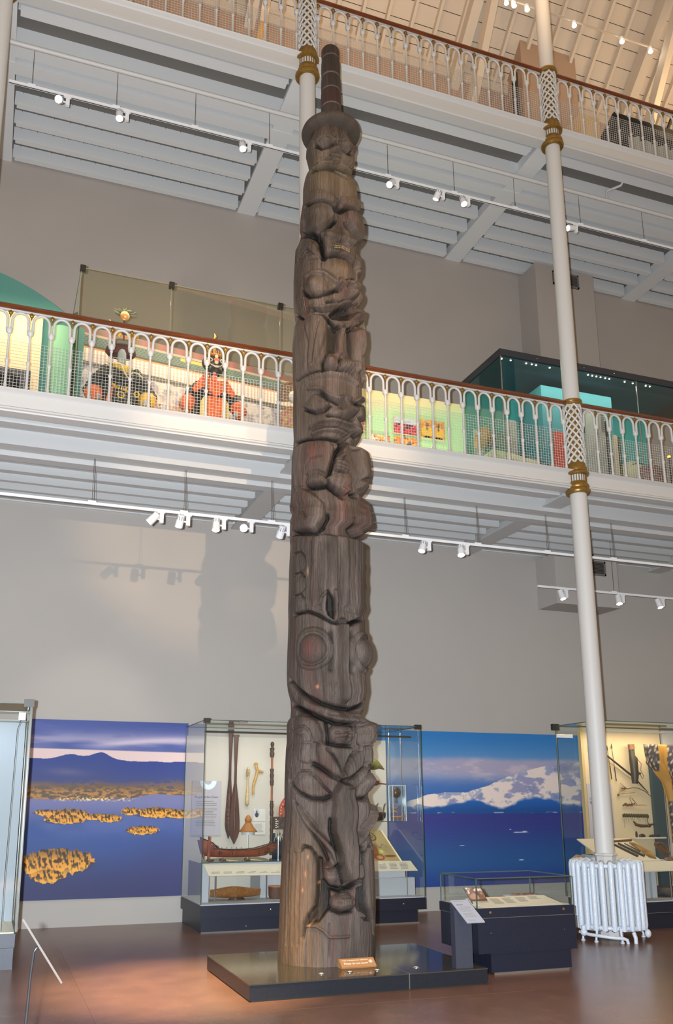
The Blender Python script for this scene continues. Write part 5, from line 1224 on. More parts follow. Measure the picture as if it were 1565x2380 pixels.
q = single('dark_bowl', MB().lathe([(.03, 0), (.06, .01), (.085, .045), (.08, .045), (.055, .015), (.001, .01)], 5.03, 8.62, 24, cz=.634), mat('bowl_dark', '#3a312c', .5), 'small dark round bowl at the back left of the low case', 'bowl', None, 50)
X, Y = np.meshgrid(np.linspace(-1, 1, 17), np.linspace(-1, 1, 11)); Z = .655+.018*np.maximum(abs(X)**3, abs(Y)**3)-.012*(1-np.maximum(X**2, Y**2))
o = gridmesh('bark_tray', 5.265+.16*X*(1-.15*abs(Y)), 8.56+.10*Y, Z, mat('bark_ochre', '#a9762f', .6, var=.2, scale=30), None, base=(5.265, 8.56, .64)); tag(o, 'flat ochre bark tray lying in the low case', 'tray'); o.modifiers.new('thick', 'SOLIDIFY').thickness = .008
q = thing('white_riser', 'white block in the low case carrying small brown tools', 'plinth', (5.52, 8.6, .633)); MB().box(5.34, 8.50, .633, 5.70, 8.70, .68).build('block', M_case, q)
for i in range(6):
    x = 5.39+i*.048; lab = ('first', 'second', 'third', 'fourth', 'fifth', 'sixth')[i]
    single('small_tool', MB().tube([(x-.02, 8.60-.02*(i % 2), .691), (x+.01, 8.58, .697), (x+.045, 8.57+.02*(i % 3), .691)], [.006, .010, .004], 6), M_rat, 'small brown tool on the white riser, %s from the left' % lab, 'tool', 'small brown tools on the white riser', 60)
# ---- label stand
t = thing('label_stand', 'grey post with a tilted white label at the platform corner', 'label stand', (4.32, 7.80, .144))
MB().prism([(7.76, .145), (7.76, .655), (7.84, .715), (7.84, .145)], 4.225, 4.405, 'x').build('post', mat('stand_grey', '#343743', .45, var=.06, scale=60), t)
MB().add([(4.285, 7.62, .565), (4.47, 7.62, .565), (4.41, 7.83, .745), (4.225, 7.83, .745), (4.285, 7.626, .557), (4.47, 7.626, .557), (4.41, 7.836, .737), (4.225, 7.836, .737)], [(0,1,2,3), (7,6,5,4), (0,4,5,1), (1,5,6,2), (2,6,7,3), (3,7,4,0)]).build('label_plate', mat('label_white', '#9599a3', .5), t)
def stext(a, b, nl, sd, wd, mt):
    mb = MB(); rr = random.Random(sd)
    for k in range(nl):
        v = b-(b-a)*(k+.5)/nl; g = (b-a)/nl*.16; u1 = wd*rr.uniform(.8, 1)
        P = lambda u, v: (4.285+.185*u-.06*v, 7.62+.21*v, .567+.18*v)
        mb.add([P(.12, v-g), P(.12+u1, v-g), P(.12+u1, v+g), P(.12, v+g)], [(0, 1, 2, 3)])
    mb.build('printed_lines', mt, t)['kind'] = 'stuff'
stext(.74, .80, 1, 1, .45, M_inkd); stext(.47, .70, 5, 2, .72, M_ink); stext(.22, .42, 4, 3, .72, M_ink); stext(.06, .12, 2, 4, .5, M_ink); stext(.90, .96, 1, 5, .6, M_ink)

# ---- round radiator about the column base
RX, RY, RR = 7.50, 9.74, .385
t = thing('column_radiator', 'round white cast iron radiator ringing the slim column', 'radiator', (RX, RY, 0))
NS = 24
sec_src = None; M_rad = mat('radiator_enamel', '#c9d0da', .35, bump=.25, scale=50, spec=.5)
for k in range(NS):
    a = 2*PI*k/NS
    if sec_src is None:
        mb = MB()
        for rr_, q_ in ((RR+.035, 1.0), (RR-.05, .85)):
            mb.lathe([(.028*q_, .13), (.036*q_, .18), (.034*q_, .3), (.034*q_, .78), (.037*q_, .86), (.034*q_, .91), (.018*q_, .94)], rr_, 0, 14)
        mb.tube([(RR-.06, 0, .905), (RR-.01, 0, .925), (RR+.05, 0, .905)], .034, 8); mb.tube([(RR-.06, 0, .14), (RR+.05, 0, .16)], .036, 8)
        sec_src = mb.build('radiator_section', M_rad, t, 60, base=(0, 0, 0)); sec_src.parent = t; sec_src.location = (0, 0, 0); sec_src.rotation_euler = (0, 0, 0)
    else:
        o = inst(sec_src, t, (0, 0, 0)); o.rotation_euler = (0, 0, a)
hub = MB()
for z in (.16, .885): hub.tube([(RX+(RR-.005)*math.cos(a), RY+(RR-.005)*math.sin(a), z) for a in np.linspace(0, 2*PI, 41)], .030, 8)
hub.build('header_rings', M_rad, t, 60)['kind'] = 'stuff'
for k in (0, 3, 7, 10, 13, 14.6, 17.2):
    a = 2*PI*k/NS-.15; x, y = RX+(RR+.035)*math.cos(a), RY+(RR+.035)*math.sin(a); x2, y2 = RX+(RR+.065)*math.cos(a), RY+(RR+.065)*math.sin(a)
    MB().tube([(x, y, .17), (x, y, .10), (x2, y2, .05), (x2, y2, .0)], [.022, .016, .013, .017], 8).lathe([(.026, 0), (.026, .012), (.015, .02)], x2, y2, 10).build('foot', M_rad, t, 50)
ang0 = math.atan2(-RY, -RX)
def pp(da, r, z): return (RX+r*math.cos(ang0+da), RY+r*math.sin(ang0+da), z)
MB().tube([pp(-.95, .44, .09), pp(-.5, .50, .085), pp(0, .50, .07), pp(.3, .50, .06), pp(.38, .50, .045), pp(.40, .50, 0)], .020, 10).build('supply_pipe', M_rad, t, 50)
MB().ell(pp(-.72, .47, .10), (.045, .045, .045), 12, 8).build('valve', M_rad, t, 60); MB().lathe([(.03, 0), (.03, .06)], *pp(-.72, .47, 0)[:2], 12, cz=.12).build('valve_cap', M_rad, t, 50)
MB().tube([pp(.62, .46, .12), pp(.62, .49, .06), pp(.62, .49, 0)], .024, 10).build('return_pipe', M_rad, t, 50)
MB().ell(pp(1.25, .46, .09), (.04, .04, .05), 12, 8).build('valve', M_rad, t, 60)

# ---- glass cases left and right edge
t = thing('display_case', 'tall bright empty glass case cut by the left edge', 'display case', (.0, 10.5, 0))
MB().box(-.42, 9.975, 0, .352, 10.95, .205).build('plinth', M_plinth, t); MB().box(-.42, 9.955, .21, .36, 10.97, .345).build('base_drawer', M_plinth, t)
MB().box(-.40, 9.98, .345, .345, 10.93, .36).build('deck', mat('deck_cream', '#cfc8b4', .6), t)
MB().box(-.42, 10.88, .36, .345, 10.92, 2.60).build('back_panel', mat('lit_panel', '#98a2ac', .7), t)
glassbox(t, -.42, .362, 9.962, 10.94, .36, 2.70)
MB().box(.285, 9.935, 2.66, .39, 9.99, 2.745).build('corner_clip', M_bracket, t); MB().box(.352, 9.965, .36, .378, 10.00, 2.68).build('corner_post', mat('bronze_post', '#4d443b', .4, .3), t)
MB().box(-.42, 10.02, 2.50, .33, 10.03, 2.512).box(-.42, 10.02, 2.60, .33, 10.025, 2.605).build('light_bar', M_bracket, t)
MB().box(.24, 9.97, 2.52, .31, 9.985, 2.60).build('door_clip', M_steel, t)
cb = MB().tube([(.265, 9.99, 2.52), (.235, 9.99, 2.42), (.225, 9.99, 1.6), (.215, 9.99, .9), (.22, 9.99, .37)], .0035, 5); cb.build('cable', M_bracket, t)
lamp('case_light', 'AREA', (-.05, 10.35, 2.62), 5, (.86, .93, 1.0), (-.05, 10.5, 0), .5, sy=.3)
t = thing('display_case', 'tall glass case right of the slim column with bow, quiver and robe', 'display case', (9.0, 10.7, 0))
MB().box(7.96, 10.22, 0, 12.0, 11.10, .205).build('plinth', M_plinth, t); MB().box(7.90, 10.17, .21, 12.0, 11.14, .345).build('base_drawer', M_plinth, t)
MB().box(7.92, 10.175, .205, 12.0, 10.18, .21).build('shadow_gap', M_steel, t)
MB().box(7.88, 10.19, .345, 12.0, 11.12, .36).build('deck', M_case, t)
glassbox(t, 7.86, 12.0, 10.16, 11.13, .36, 2.76, True)
MB().box(7.80, 11.10, 2.70, 7.90, 11.16, 2.79).build('corner_clip', M_bracket, t)
M_beige = mat('beige_panel', '#c2ae8c', .8)
MB().box(8.27, 11.07, .36, 9.70, 11.11, 2.80-.05).build('back_panel', M_beige, t); MB().box(8.225, 11.04, .36, 8.27, 11.11, 2.74).build('panel_edge', mat('oak_edge', '#b39d6c', .5), t)
MB().box(9.75, 11.07, .36, 12.0, 11.11, 2.74).build('back_panel', M_panelw, t)
MB().box(8.3, 10.9, 2.68, 9.7, 10.94, 2.71).build('light_bar', M_cream, t)
lamp('case_light', 'AREA', (8.9, 10.65, 2.66), 17, (1, .80, .52), (8.9, 10.9, 0), 1.6, sy=.3)
tt = thing('text_panel', 'grey text panel half hidden behind the slim column', 'text panel', (8.45, 11.05, 1.15)); MB().box(8.28, 11.045, 1.15, 8.72, 11.06, 1.925).build('board', bpy.data.materials['panel_grey'], tt)
text('title', 'Land and', .045, (8.315, 11.043, 1.70), (PI/2, 0, 0), M_inkd, tt); text('title', 'Bow and', .045, (8.315, 11.043, 1.64), (PI/2, 0, 0), M_inkd, tt); ctext(tt, 8.36, 8.66, 1.25, 1.58, 11.044, 13, seed=8, gap=.3)
M_ar = mat('dark_wood', '#2a2520', .5)
for i, (x, zt_, zb_, lab) in enumerate(((8.715, 2.46, 1.99, 'thin arrow nearest the slim column on the beige panel'), (8.795, 2.49, 1.965, 'arrow with dark broad tip, right of the pair on the beige panel'))):
    q = thing('arrow', lab, 'arrow', (x, 11.05, zb_), 'arrows'); MB().tube([(x-.02, 11.05, zt_), (x+.02, 11.05, zb_)], .004, 6).build('shaft', M_ar, q)
    MB().prism([(x-.034, zt_-.04), (x-.006, zt_-.04), (x-.02, zt_+.03)], 11.046, 11.052).build('tip', M_ar, q)
    MB().tube([(x+.005, 11.05, zb_+.2), (x+.02, 11.05, zb_)], .008, 6).build('fletching', M_ar, q)
q = thing('long_bow', 'long dark bow running diagonally behind the quiver', 'bow', (8.85, 11.0, 1.8)); MB().tube([(8.37, 11.03, 2.47), (8.66, 11.02, 2.335), (9.0, 11.02, 2.10), (9.12, 11.02, 2.02), (9.36, 11.03, 1.80)], [.008, .014, .016, .014, .006], 8).build('stave', M_ar, q, 60)
MB().tube([(8.37, 11.03, 2.45), (8.80, 11.03, 2.17), (9.36, 11.03, 1.81)], .0025, 5).build('string', mat('string_brown', '#6b4a35', .8), q)
q = thing('quiver', 'dark tubular quiver with brown cap and looped cord', 'quiver', (9.08, 10.97, 1.93)); MB().tube([(9.075, 10.98, 2.50), (9.08, 10.98, 2.34), (9.09, 10.97, 2.30), (9.095, 10.97, 2.05), (9.09, 10.98, 1.93)], [.042, .046, .062, .056, .042], 12).build('body', M_ar, q, 50)
MB().tube([(9.072, 10.975, 2.51), (9.075, 10.975, 2.43)], .048, 12).build('cap', mat('cap_brown', '#7a5036', .5, var=.2, scale=30), q, 50)
MB().tube([(9.15, 10.96, 2.30), (9.22, 10.96, 2.22), (9.20, 10.96, 2.13), (9.25, 10.96, 2.03), (9.22, 10.96, 2.0), (9.15, 10.96, 2.12)], .004, 5).build('cord', M_ar, q); MB().ell((9.17, 10.96, 2.08), (.03, .02, .02), 8, 6).build('toggle', M_ar, q, 60)
M_tw = mat('twig_brown', '#5c3a22', .7)
q = thing('feathered_wand', 'curved thin wand with branching feather tips under the quiver', 'wand', (9.1, 11.04, 1.75)); MB().tube([(8.90, 11.05, 1.86), (9.02, 11.05, 1.855), (9.10, 11.05, 1.87), (9.20, 11.05, 1.865), (9.32, 11.05, 1.82), (9.43, 11.05, 1.74)], .006, 6).build('stem', M_tw, q)
s = MB()
for k in range(6): s.tube([(8.99, 11.05, 1.86), (8.88-.01*k, 11.05, 1.94-.03*k)], [.004, .002], 5)
s.build('feathers', M_tw, q)
q = thing('thin_stick', 'thin orange brown stick with a dark knob', 'stick', (8.97, 11.04, 1.78)); MB().tube([(8.83, 11.05, 1.775), (9.13, 11.05, 1.80)], .006, 6).build('rod', mat('stick_orange', '#9a6a35', .6), q); MB().ell((8.83, 11.05, 1.765), (.02, .012, .02), 8, 6).build('knob', M_tw, q, 60)
q = thing('bound_twigs', 'bundle of bound twigs with a pale tip', 'twig bundle', (9.1, 11.04, 1.60)); s = MB()
for k in range(16):
    x = 8.89+.012*k; s.tube([(x, 11.05, 1.60+.02*random.random()), (x+.05, 11.05, 1.63+.02*random.random())], .006, 5)
s.tube([(9.06, 11.04, 1.62), (9.02, 11.04, 1.72), (9.05, 11.04, 1.74)], .004, 5).tube([(9.06, 11.04, 1.72), (9.15, 11.04, 1.62)], .005, 5).build('twigs', M_tw, q); MB().tube([(9.08, 11.04, 1.62), (9.32, 11.04, 1.615)], [.010, .004], 6).build('pale_tip', mat('tip_tan', '#9a7a4c', .6), q)
q = thing('fringed_band', 'dark knotted band with hanging fringe on the beige panel', 'band', (9.1, 11.04, 1.36)); s = MB()
for k in range(34):
    x = 8.88+.45*k/33; s.ell((x, 11.04, 1.465-.012*k/33+.006*(k % 3)), (.012, .016, .026), 6, 5)
s.build('band', mat('band_dark', '#3b3524', .8), q); f = MB()
for k in range(14):
    x = 8.87+.035*k; f.tube([(x, 11.04, 1.45), (x+random.uniform(-.02, .03), 11.04, 1.38+.03*random.random()-(.10 if k in (1, 12) else 0))], .002, 4)
f.build('fringe', bpy.data.materials['band_dark'], q)
q = thing('curved_knife', 'crescent shaped brown carving tool above the small shelf', 'tool', (9.25, 11.0, 1.30)); MB().tube([(9.05, 11.03, 1.385), (9.09, 11.03, 1.335), (9.18, 11.03, 1.315), (9.30, 11.03, 1.315), (9.40, 11.03, 1.34), (9.46, 11.03, 1.36)], [.010, .022, .024, .020, .012, .010], 8).build('blade', mat('sickle_brown', '#4a3320', .5), q, 60)
MB().ell((9.32, 11.02, 1.32), (.03, .02, .03), 8, 6).tube([(9.31, 11.03, 1.34), (9.30, 11.03, 1.45)], .006, 5).build('binding', M_ar, q, 60)
sh = thing('wall_shelf', 'small cream shelf on the beige panel', 'shelf', (9.27, 10.98, 1.14)); MB().box(9.0, 10.93, 1.135, 9.54, 11.07, 1.155).build('board', M_cream, sh)
for i, (x, wd, h, lab) in enumerate(((9.05, .022, .09, 'small dark upright figure at the left end of the cream shelf'), (9.15, .06, .05, 'small dark oval box on the cream shelf'), (9.38, .11, .04, 'long dark carved dish at the right of the cream shelf'))):
    single('shelf_object', MB().lathe([(wd*.8, 0), (wd, h*.4), (wd*.75, h*.8), (wd*.3, h)], x, 10.99, 14, sy=.4, cz=1.155), M_ar, lab, 'carving', None, 50)
q = thing('display_board', 'sloping cream board with dark tools beside the slim column', 'display board', (8.5, 10.7, .9))
def slp(x, v): return (x, 10.30+.62*v, .88+.27*v)
MB().add([slp(7.95, 0), slp(8.86, 0), slp(8.86, 1), slp(7.95, 1)]+[tuple(np.array(slp(a, b))-np.array((0, 0, .015))) for a, b in ((7.95, 0), (8.86, 0), (8.86, 1), (7.95, 1))], [(0,1,2,3), (7,6,5,4), (0,4,5,1), (1,5,6,2), (2,6,7,3), (3,7,4,0)]).build('board', M_cream, q)
MB().box(8.0, 10.5, .36, 8.8, 10.9, .94).build('support_block', M_case, q)
for i, (x0_, v0, x1_, v1, r, lab) in enumerate(((8.30, .80, 8.82, .86, .018, 'long brown handled tool along the top of the cream board'), (8.42, .70, 8.55, .15, .022, 'dark striped knife on the cream board, first right of the column'), (8.52, .72, 8.66, .15, .022, 'dark striped knife on the cream board, second right of the column'), (8.63, .72, 8.70, .35, .010, 'thin dark awl on the cream board'))):
    a, b = slp(x0_, v0), slp(x1_, v1); single('board_tool', MB().tube([tuple(np.array(a)+(0, 0, .012)), tuple(np.array(b)+(0, 0, .012))], [r*.7, r], 8), M_ar if i else M_tw, lab, 'tool', None, 60)
a = [slp(8.72, .75), slp(8.80, .72), slp(8.86, .25), slp(8.80, .03), slp(8.72, .10)]
single('mitten', MB().add([tuple(np.array(p)+(0, 0, .006)) for p in a]+[tuple(np.array(p)+(0, 0, .022)) for p in a], [(4,3,2,1,0), (5,6,7,8,9)]+[(i, (i+1) % 5, (i+1) % 5+5, i+5) for i in range(5)]), mat('mitten_brown', '#5c4426', .8, col2='#a57c34', scale=6), 'brown and ochre hide case at the right of the cream board', 'case')
q = thing('label_rail', 'long cream label rail at the front of the right case', 'label', (9.5, 10.25, .72)); MB().prism([(10.20, .735), (10.20, .75), (10.30, .865), (10.31, .855), (10.22, .735)], 8.30, 11.9, 'x').build('panel', M_cream, q); MB().lathe([(.008, .36), (.008, .74)], 8.97, 10.28, 8).lathe([(.008, .36), (.008, .74)], 11.0, 10.28, 8).build('post', M_steel, q)
for i in range(5): ctext(q, 8.52+i*.2, 8.68+i*.2, .765, .85, 0, 6, slope=(10.225, 10.295), seed=i+40)
q = thing('corner_label', 'small tan label flap sticking out left of the radiator', 'label', (7.75, 10.9, .8)); MB().add([(7.90, 10.75, .86), (7.90, 11.05, .86), (7.98, 11.0, .93), (7.98, 10.8, .93), (7.90, 10.75, .85), (7.90, 11.05, .85), (7.98, 11.0, .92), (7.98, 10.8, .92)], [(0,1,2,3), (7,6,5,4), (0,4,5,1), (1,5,6,2), (2,6,7,3), (3,7,4,0)]).build('flap', mat('flap_tan', '#b5905c', .7), q)
MB().box(7.95, 10.85, .361, 7.97, 10.95, .88).build('support', M_case, q)
q = thing('white_plinth', 'white block under the label rail with a woven basket on it', 'plinth', (9.2, 10.7, .36)); MB().box(8.90, 10.50, .80, 9.9, 10.98, .84).box(8.84, 10.50, .361, 8.92, 10.95, .80).build('block', M_case, q)
q = thing('low_basket', 'low brown woven basket standing low in the right case', 'basket', (9.35, 10.6, .36)); MB().lathe([(.14, .362), (.19, .42), (.185, .49), (.17, .48), (.12, .39), (.001, .385)], 9.18, 10.62, 28).build('body', mat('basket_dark', '#52402c', .7, col2='#1f2a3a', scale=14), q, 50)
q = thing('flat_carving', 'openwork brown carving standing on the white block', 'carving', (9.3, 10.7, .84)); MB().tube([(9.12, 10.7, 1.07), (9.20, 10.7, 1.09), (9.30, 10.7, 1.06), (9.36, 10.7, .93), (9.28, 10.7, .93), (9.16, 10.7, 1.02), (9.12, 10.7, 1.07)], .018, 6).build('frame', M_tw, q, 50); MB().box(9.0, 10.62, .841, 9.45, 10.74, .86).build('base', M_case, q)
MB().tube([(9.18, 10.7, 1.05), (9.32, 10.7, .95)], .02, 6).build('crossbar', M_tw, q)
q = thing('striped_fish_dish', 'long patterned grey brown dish on a white base', 'dish', (9.3, 10.5, .86)); MB().lathe([(.05, 0), (.09, .02), (.085, .05), (.05, .06)], 9.30, 10.48, 24, sx=2.6, sy=.7, cz=.845).build('body', mat('dish_brown', '#6b4d36', .6, var=.4, scale=40), q, 50)
# patterned robe
def robe(U, V):
    C = mixc(hx('#a57a38'), hx('#8f6a30'), vnoise(U*30, V*3, 50, 3)); n = np.hypot(((U*9) % 1)-.5, ((V*10+.5*np.floor(U*9)) % 1)-.5)
    pat = mixc(hx('#2a2a34'), hx('#a59478'), sstep(.06, .02, abs(n-.36))); m_ = ((U < .30) & (V > .72)) | ((U > .52) & (V > .55)) | ((V < .42) & (U > .45)); return np.where(m_[..., None], pat, C)
X, Z = np.meshgrid(np.linspace(0, 1, 40), np.linspace(0, 1, 50)); xl = 9.10+np.interp(Z, [0, .45, .62, .72, .80, 1], [.36, .34, .27, .14, .02, 0])
RXa = xl+(9.95-xl)*X; o = gridmesh('patterned_robe', RXa, 10.72+.03*np.sin(X*16)+.03*np.sin(X*5), 1.08+1.42*Z, M_print, robe((RXa-9.1)/.85, Z), base=(9.5, 10.7, 1.08)); tag(o, 'ochre robe with dark interlaced panels hanging in the right case', 'robe'); o.modifiers.new('thick', 'SOLIDIFY').thickness = .012
single('robe_mount', MB().box(9.42, 10.99, .361, 9.62, 11.05, 2.3), mat('mount_dark', '#2b4148', .7), 'dark teal mount behind the patterned robe', 'mount')
# ---- acrylic reading stand, front left
t = thing('reading_stand', 'clear acrylic reading stand seen edge on at the lower left', 'stand', (.33, 4.95, 0))
M_acr = mat('acrylic', '#5f5a54', .15, spec=.7)
M_leg = mat('smoked_leg', '#26292d', .15, spec=.8)
def edge_panel(p, q_, w_, th): return MB().beam(p, q_, w_, th)
MB().add([(.205, 4.9, 1.072), (.2214, 5.29, 1.026), (.4482, 5.29, .686), (.415, 4.9, .757), (.213, 4.9, 1.078), (.230, 5.29, 1.032), (.4565, 5.29, .692), (.423, 4.9, .763)], [(3,2,1,0), (4,5,6,7), (0,1,5,4), (1,2,6,5), (2,3,7,6), (3,0,4,7)]).build('reading_panel', M_acr, t)
MB().tube([(.305, 5.0, .915), (.292, 5.0, .925), (.278, 5.0, .90), (.27, 5.0, .80), (.255, 4.98, .40), (.23, 4.95, 0)], [.007, .008, .008, .007, .009, .012], 8).build('leg', M_leg, t, 50)
MB().box(.15, 4.75, 0, .32, 5.15, .012).build('foot_plate', M_acr, t)
# lights in the tall case
lamp('case_light', 'AREA', (3.6, 12.15, 2.68), 12, (1.0, .93, .84), (3.6, 12.6, 0), 1.7, sy=.3)
lamp('case_light', 'AREA', (5.2, 12.15, 2.68), 9, (1.0, .90, .74), (5.2, 12.6, 0), 1.2, sy=.3)
lamp('case_light', 'AREA', (5.2, 8.45, .90), .7, (1.0, .9, .75), (5.2, 8.45, 0), .9, sy=.5)
# ================================================================== middle gallery
# teal curved screen and cream panel with a monitor at the left
q = thing('curved_screen', 'tall curved teal green screen at the far left of the middle gallery', 'screen', (.3, 11.3, 6.24))
M_teal = mat('teal_paint', '#4a7d70', .7); M_pale = mat('pale_green', '#7fae88', .8); M_crm = mat('cream_panel', '#e6c999', .8)
pts = []; n = 30
X = []; Y = []; Z0 = []; Z1 = []
for k in range(n+1):
    f = k/n; x = -1.3+2.05*f; X.append(x); Y.append(11.05+.0*f); Z1.append(8.52-.68*max(0, f-.30)**1.7/.55)
b = MB(); v = [(x, y, 6.24) for x, y in zip(X, Y)]+[(x, y, z) for x, y, z in zip(X, Y, Z1)]+[(x, y+.06, 6.24) for x, y in zip(X, Y)]+[(x, y+.06, z) for x, y, z in zip(X, Y, Z1)]
m_ = n+1; fs = []
for k in range(n): fs += [(k, k+1, m_+k+1, m_+k), (2*m_+k+1, 2*m_+k, 3*m_+k, 3*m_+k+1), (m_+k, m_+k+1, 3*m_+k+1, 3*m_+k)]
fs += [(n, 2*m_+n, 3*m_+n, m_+n)]
b.add(v, fs).build('screen_wall', M_teal, q)
MB().lathe([(.17, 0), (.17, 1.50)], .455, 11.0, 28, cz=6.24).build('rounded_end', M_pale, q, 50)
MB().box(.64, 10.9, 6.24, .665, 11.02, 8.0).build('dark_edge', mat('dark_green', '#23443c', .7), q)
q = single('cream_panel', MB().box(-1.2, 10.95, 6.24, .205, 11.0, 7.98), M_crm, 'cream panel behind the balusters at the far left', 'panel')
q = thing('monitor', 'dark grey framed screen low before the cream panel', 'monitor', (-.3, 10.9, 6.24)); MB().box(-1.0, 10.88, 6.24, .10, 10.93, 7.05).build('frame', mat('monitor_grey', '#4a474a', .5), q); MB().box(-.9, 10.872, 6.30, -.03, 10.88, 6.96).build('glass', M_black, q)
MB().box(-.16, 10.868, 6.26, -.13, 10.872, 7.0).build('frame_bar', M_bracket, q)
lamp('case_light', 'AREA', (-.1, 10.45, 7.9), 9, (1, .82, .55), (-.1, 11, 6.8), .7, sy=.15)
# large glass case with costumes
t = thing('display_case', 'large glass case with costumed figures on the middle gallery', 'display case', (2.2, 11, 6.24))
glassbox(t, .62, 4.6, 10.50, 12.3, 6.30, 8.42, False, True, M_gtint, mat('glass_edge_olive', '#8a8a70', .3))
MB().box(.62, 10.48, 6.24, 4.6, 12.3, 6.32).build('base', M_bracket, t)
for x in (.64, 1.80, 3.33): MB().box(x-.035, 10.46, 8.36, x+.035, 10.52, 8.44).build('clip', M_bracket, t)
for x in (1.80, 3.33): MB().box(x-.004, 10.497, 6.3, x+.004, 10.503, 8.42).build('pane_joint', bpy.data.materials['glass_edge_olive'], t)
def backdrop(U, V):
    V = np.interp(V, [0, .80, 1], [0, .70, .93])
    C = mixc(hx('#6b6458'), hx('#6b6458'), U)
    C = np.where((V < .09)[..., None], hx('#6a645c'), C)
    fl = mixc(hx('#cdbfb6'), hx('#a39a9c'), sstep(.5, .68, vnoise(U*36, V*16, 60, 3)))
    fl = mixc(fl, hx('#8b8288'), sstep(.60, .66, vnoise(U*60, V*26, 61, 2))*sstep(.40, .52, V))
    for s_, col in ((62, '#d9a98a'), (63, '#4a5590'), (64, '#b9856a')):
        d = vnoise(U*58+s_, V*26+s_, s_, 1); fl = mixc(fl, hx(col), sstep(.72, .80, d)*sstep(.46, .34, V))
    fl = mixc(fl, hx('#e3d2b8'), .5*sstep(.16, .13, V))
    C = np.where(((V >= .12) & (V < .56))[..., None], fl, C)
    C = np.where(((V >= .09) & (V < .12))[..., None], hx('#77748c'), C)
    C = np.where(((V >= .56) & (V < .60))[..., None], hx('#5f5b50'), C)
    fr = mixc(hx('#e5d5c4'), hx('#b8a090'), .5+.5*np.sin(U*420+3*vnoise(U*30, V*3, 66, 2)))
    C = np.where(((V >= .60) & (V < .70))[..., None], fr, C); C = np.where(((V >= .70) & (V < .72))[..., None], hx('#b5824e'), C)
    br = mixc(hx('#5a6a60'), hx('#3c4a44'), sstep(.4, .5, np.minimum((U*70+.5*np.floor(V*46)) % 1, (V*46) % 1)))
    C = np.where(((V >= .74) & (V < .84))[..., None], br, C); C = np.where(((V >= .72) & (V < .74))[..., None], hx('#4a4540'), C)
    C = np.where(((V >= .84) & (V < .86))[..., None], hx('#9a8474'), C)
    ar = mixc(hx('#6e4640'), hx('#5a5046'), sstep(.2, -.1, ((U*14) % 1)-.5+.0*V)); ar = mixc(ar, hx('#8a5048'), np.exp(-((((U*14) % 1)-.5)/.25)**2)*.6)
    C = np.where((V >= .86)[..., None], ar, C)
    C = mixc(C, hx('#d9a344'), ((U > .40) & (U < .50) & (V > .80) & (V < .83))*.8); return C
o = picture('printed_backdrop', (.667, 11.10, 6.33), (3.6, .528, 0), (0, 0, 1.62), 620, 260, backdrop, M_print, base=(2.4, 11.35, 6.33)); tag(o, 'printed backdrop with pale fringe, brick band and small flowers behind the costumes', 'backdrop')
o.modifiers.new('thick', 'SOLIDIFY').thickness = .02
lamp('case_light', 'AREA', (2.4, 10.75, 8.30), 42, (1, .84, .66), (2.4, 11.3, 6.9), 3.0, sy=.3)
# costumed mannequins
M_robe = mat('robe_dark', '#1c2420', .75, var=.5, scale=24); M_yel = mat('silk_yellow', '#e0b028', .55, var=.15, scale=20); M_ora = mat('silk_orange', '#dd6428', .6, var=.2, scale=26); M_gar = mat('garland_cream', '#d8cba0', .6); M_blk = mat('cloth_black', '#16181a', .8)
def torso(x, y, z, s, mt, q, wd=.27):
    sec = [(.0, .34), (.25, .33), (.42, .30), (.55, .29), (.66, .26), (.72, .20), (.76, .11), (.79, .07)]
    MB().lathe([(r, h) for h, r in sec], x, y, 24, sx=.82, sy=.5, cz=z).build('robe_body', mt, q, 70)
q = thing('costumed_figure', 'mannequin in black robe with yellow collar, maroon hat and flame crown', 'mannequin', (1.23, 10.85, 6.32))
torso(1.23, 10.86, 6.55, 1, M_robe, q)
for sg in (-1, 1):
    b = MB().tube([(1.23+sg*.17, 10.85, 7.24), (1.23+sg*.30, 10.83, 7.02), (1.23+sg*.37, 10.78, 6.86), (1.23+sg*.33, 10.70, 6.74)], [.075, .105, .115, .10], 14); b.build('sleeve', M_robe, q, 70)
    MB().tube([(1.23+sg*.35, 10.72, 6.80), (1.23+sg*.34, 10.66, 6.72), (1.23+sg*.30, 10.62, 6.65)], [.12, .11, .07], 12).build('sleeve_cuff', M_yel if sg > 0 else M_ora, q, 70)
    MB().ell((1.23+sg*.30, 10.60, 6.70), (.035, .05, .05), 10, 8).build('hand', mat('hand_silver', '#a9adb0', .4) if 'hand_silver' not in bpy.data.materials else bpy.data.materials['hand_silver'], q, 60)
MB().tube([(1.07, 10.74, 7.235), (1.15, 10.68, 7.22), (1.25, 10.66, 7.18), (1.33, 10.67, 7.14)], [.03, .04, .045, .05], 10).prism([(1.22, 7.19), (1.36, 7.17), (1.30, 7.09)], 10.62, 10.66).build('collar', M_yel, q, 60)
MB().tube([(1.02, 10.74, 7.28), (1.09, 10.66, 7.22), (1.14, 10.62, 7.21), (1.20, 10.61, 7.20), (1.26, 10.61, 7.08), (1.30, 10.61, 7.02), (1.36, 10.63, 7.12), (1.43, 10.66, 7.13), (1.50, 10.72, 7.11)], .012, 8).build('garland', M_gar, q, 60)
d = MB()
for (x, z, r) in ((1.31, 6.87, .030), (1.22, 6.78, .040), (1.42, 6.82, .032), (1.10, 6.90, .025)): d.tube([(x+r*math.cos(a), 10.625, z+r*math.sin(a)) for a in np.linspace(0, 2*PI, 14)], .010, 6)
for k in range(7): d.prism([(1.12+k*.03, 6.88-.008*k), (1.145+k*.03, 6.875-.008*k), (1.135+k*.03, 6.93-.008*k)], 10.62, 10.63)
d.build('embroidery', M_yel, q)
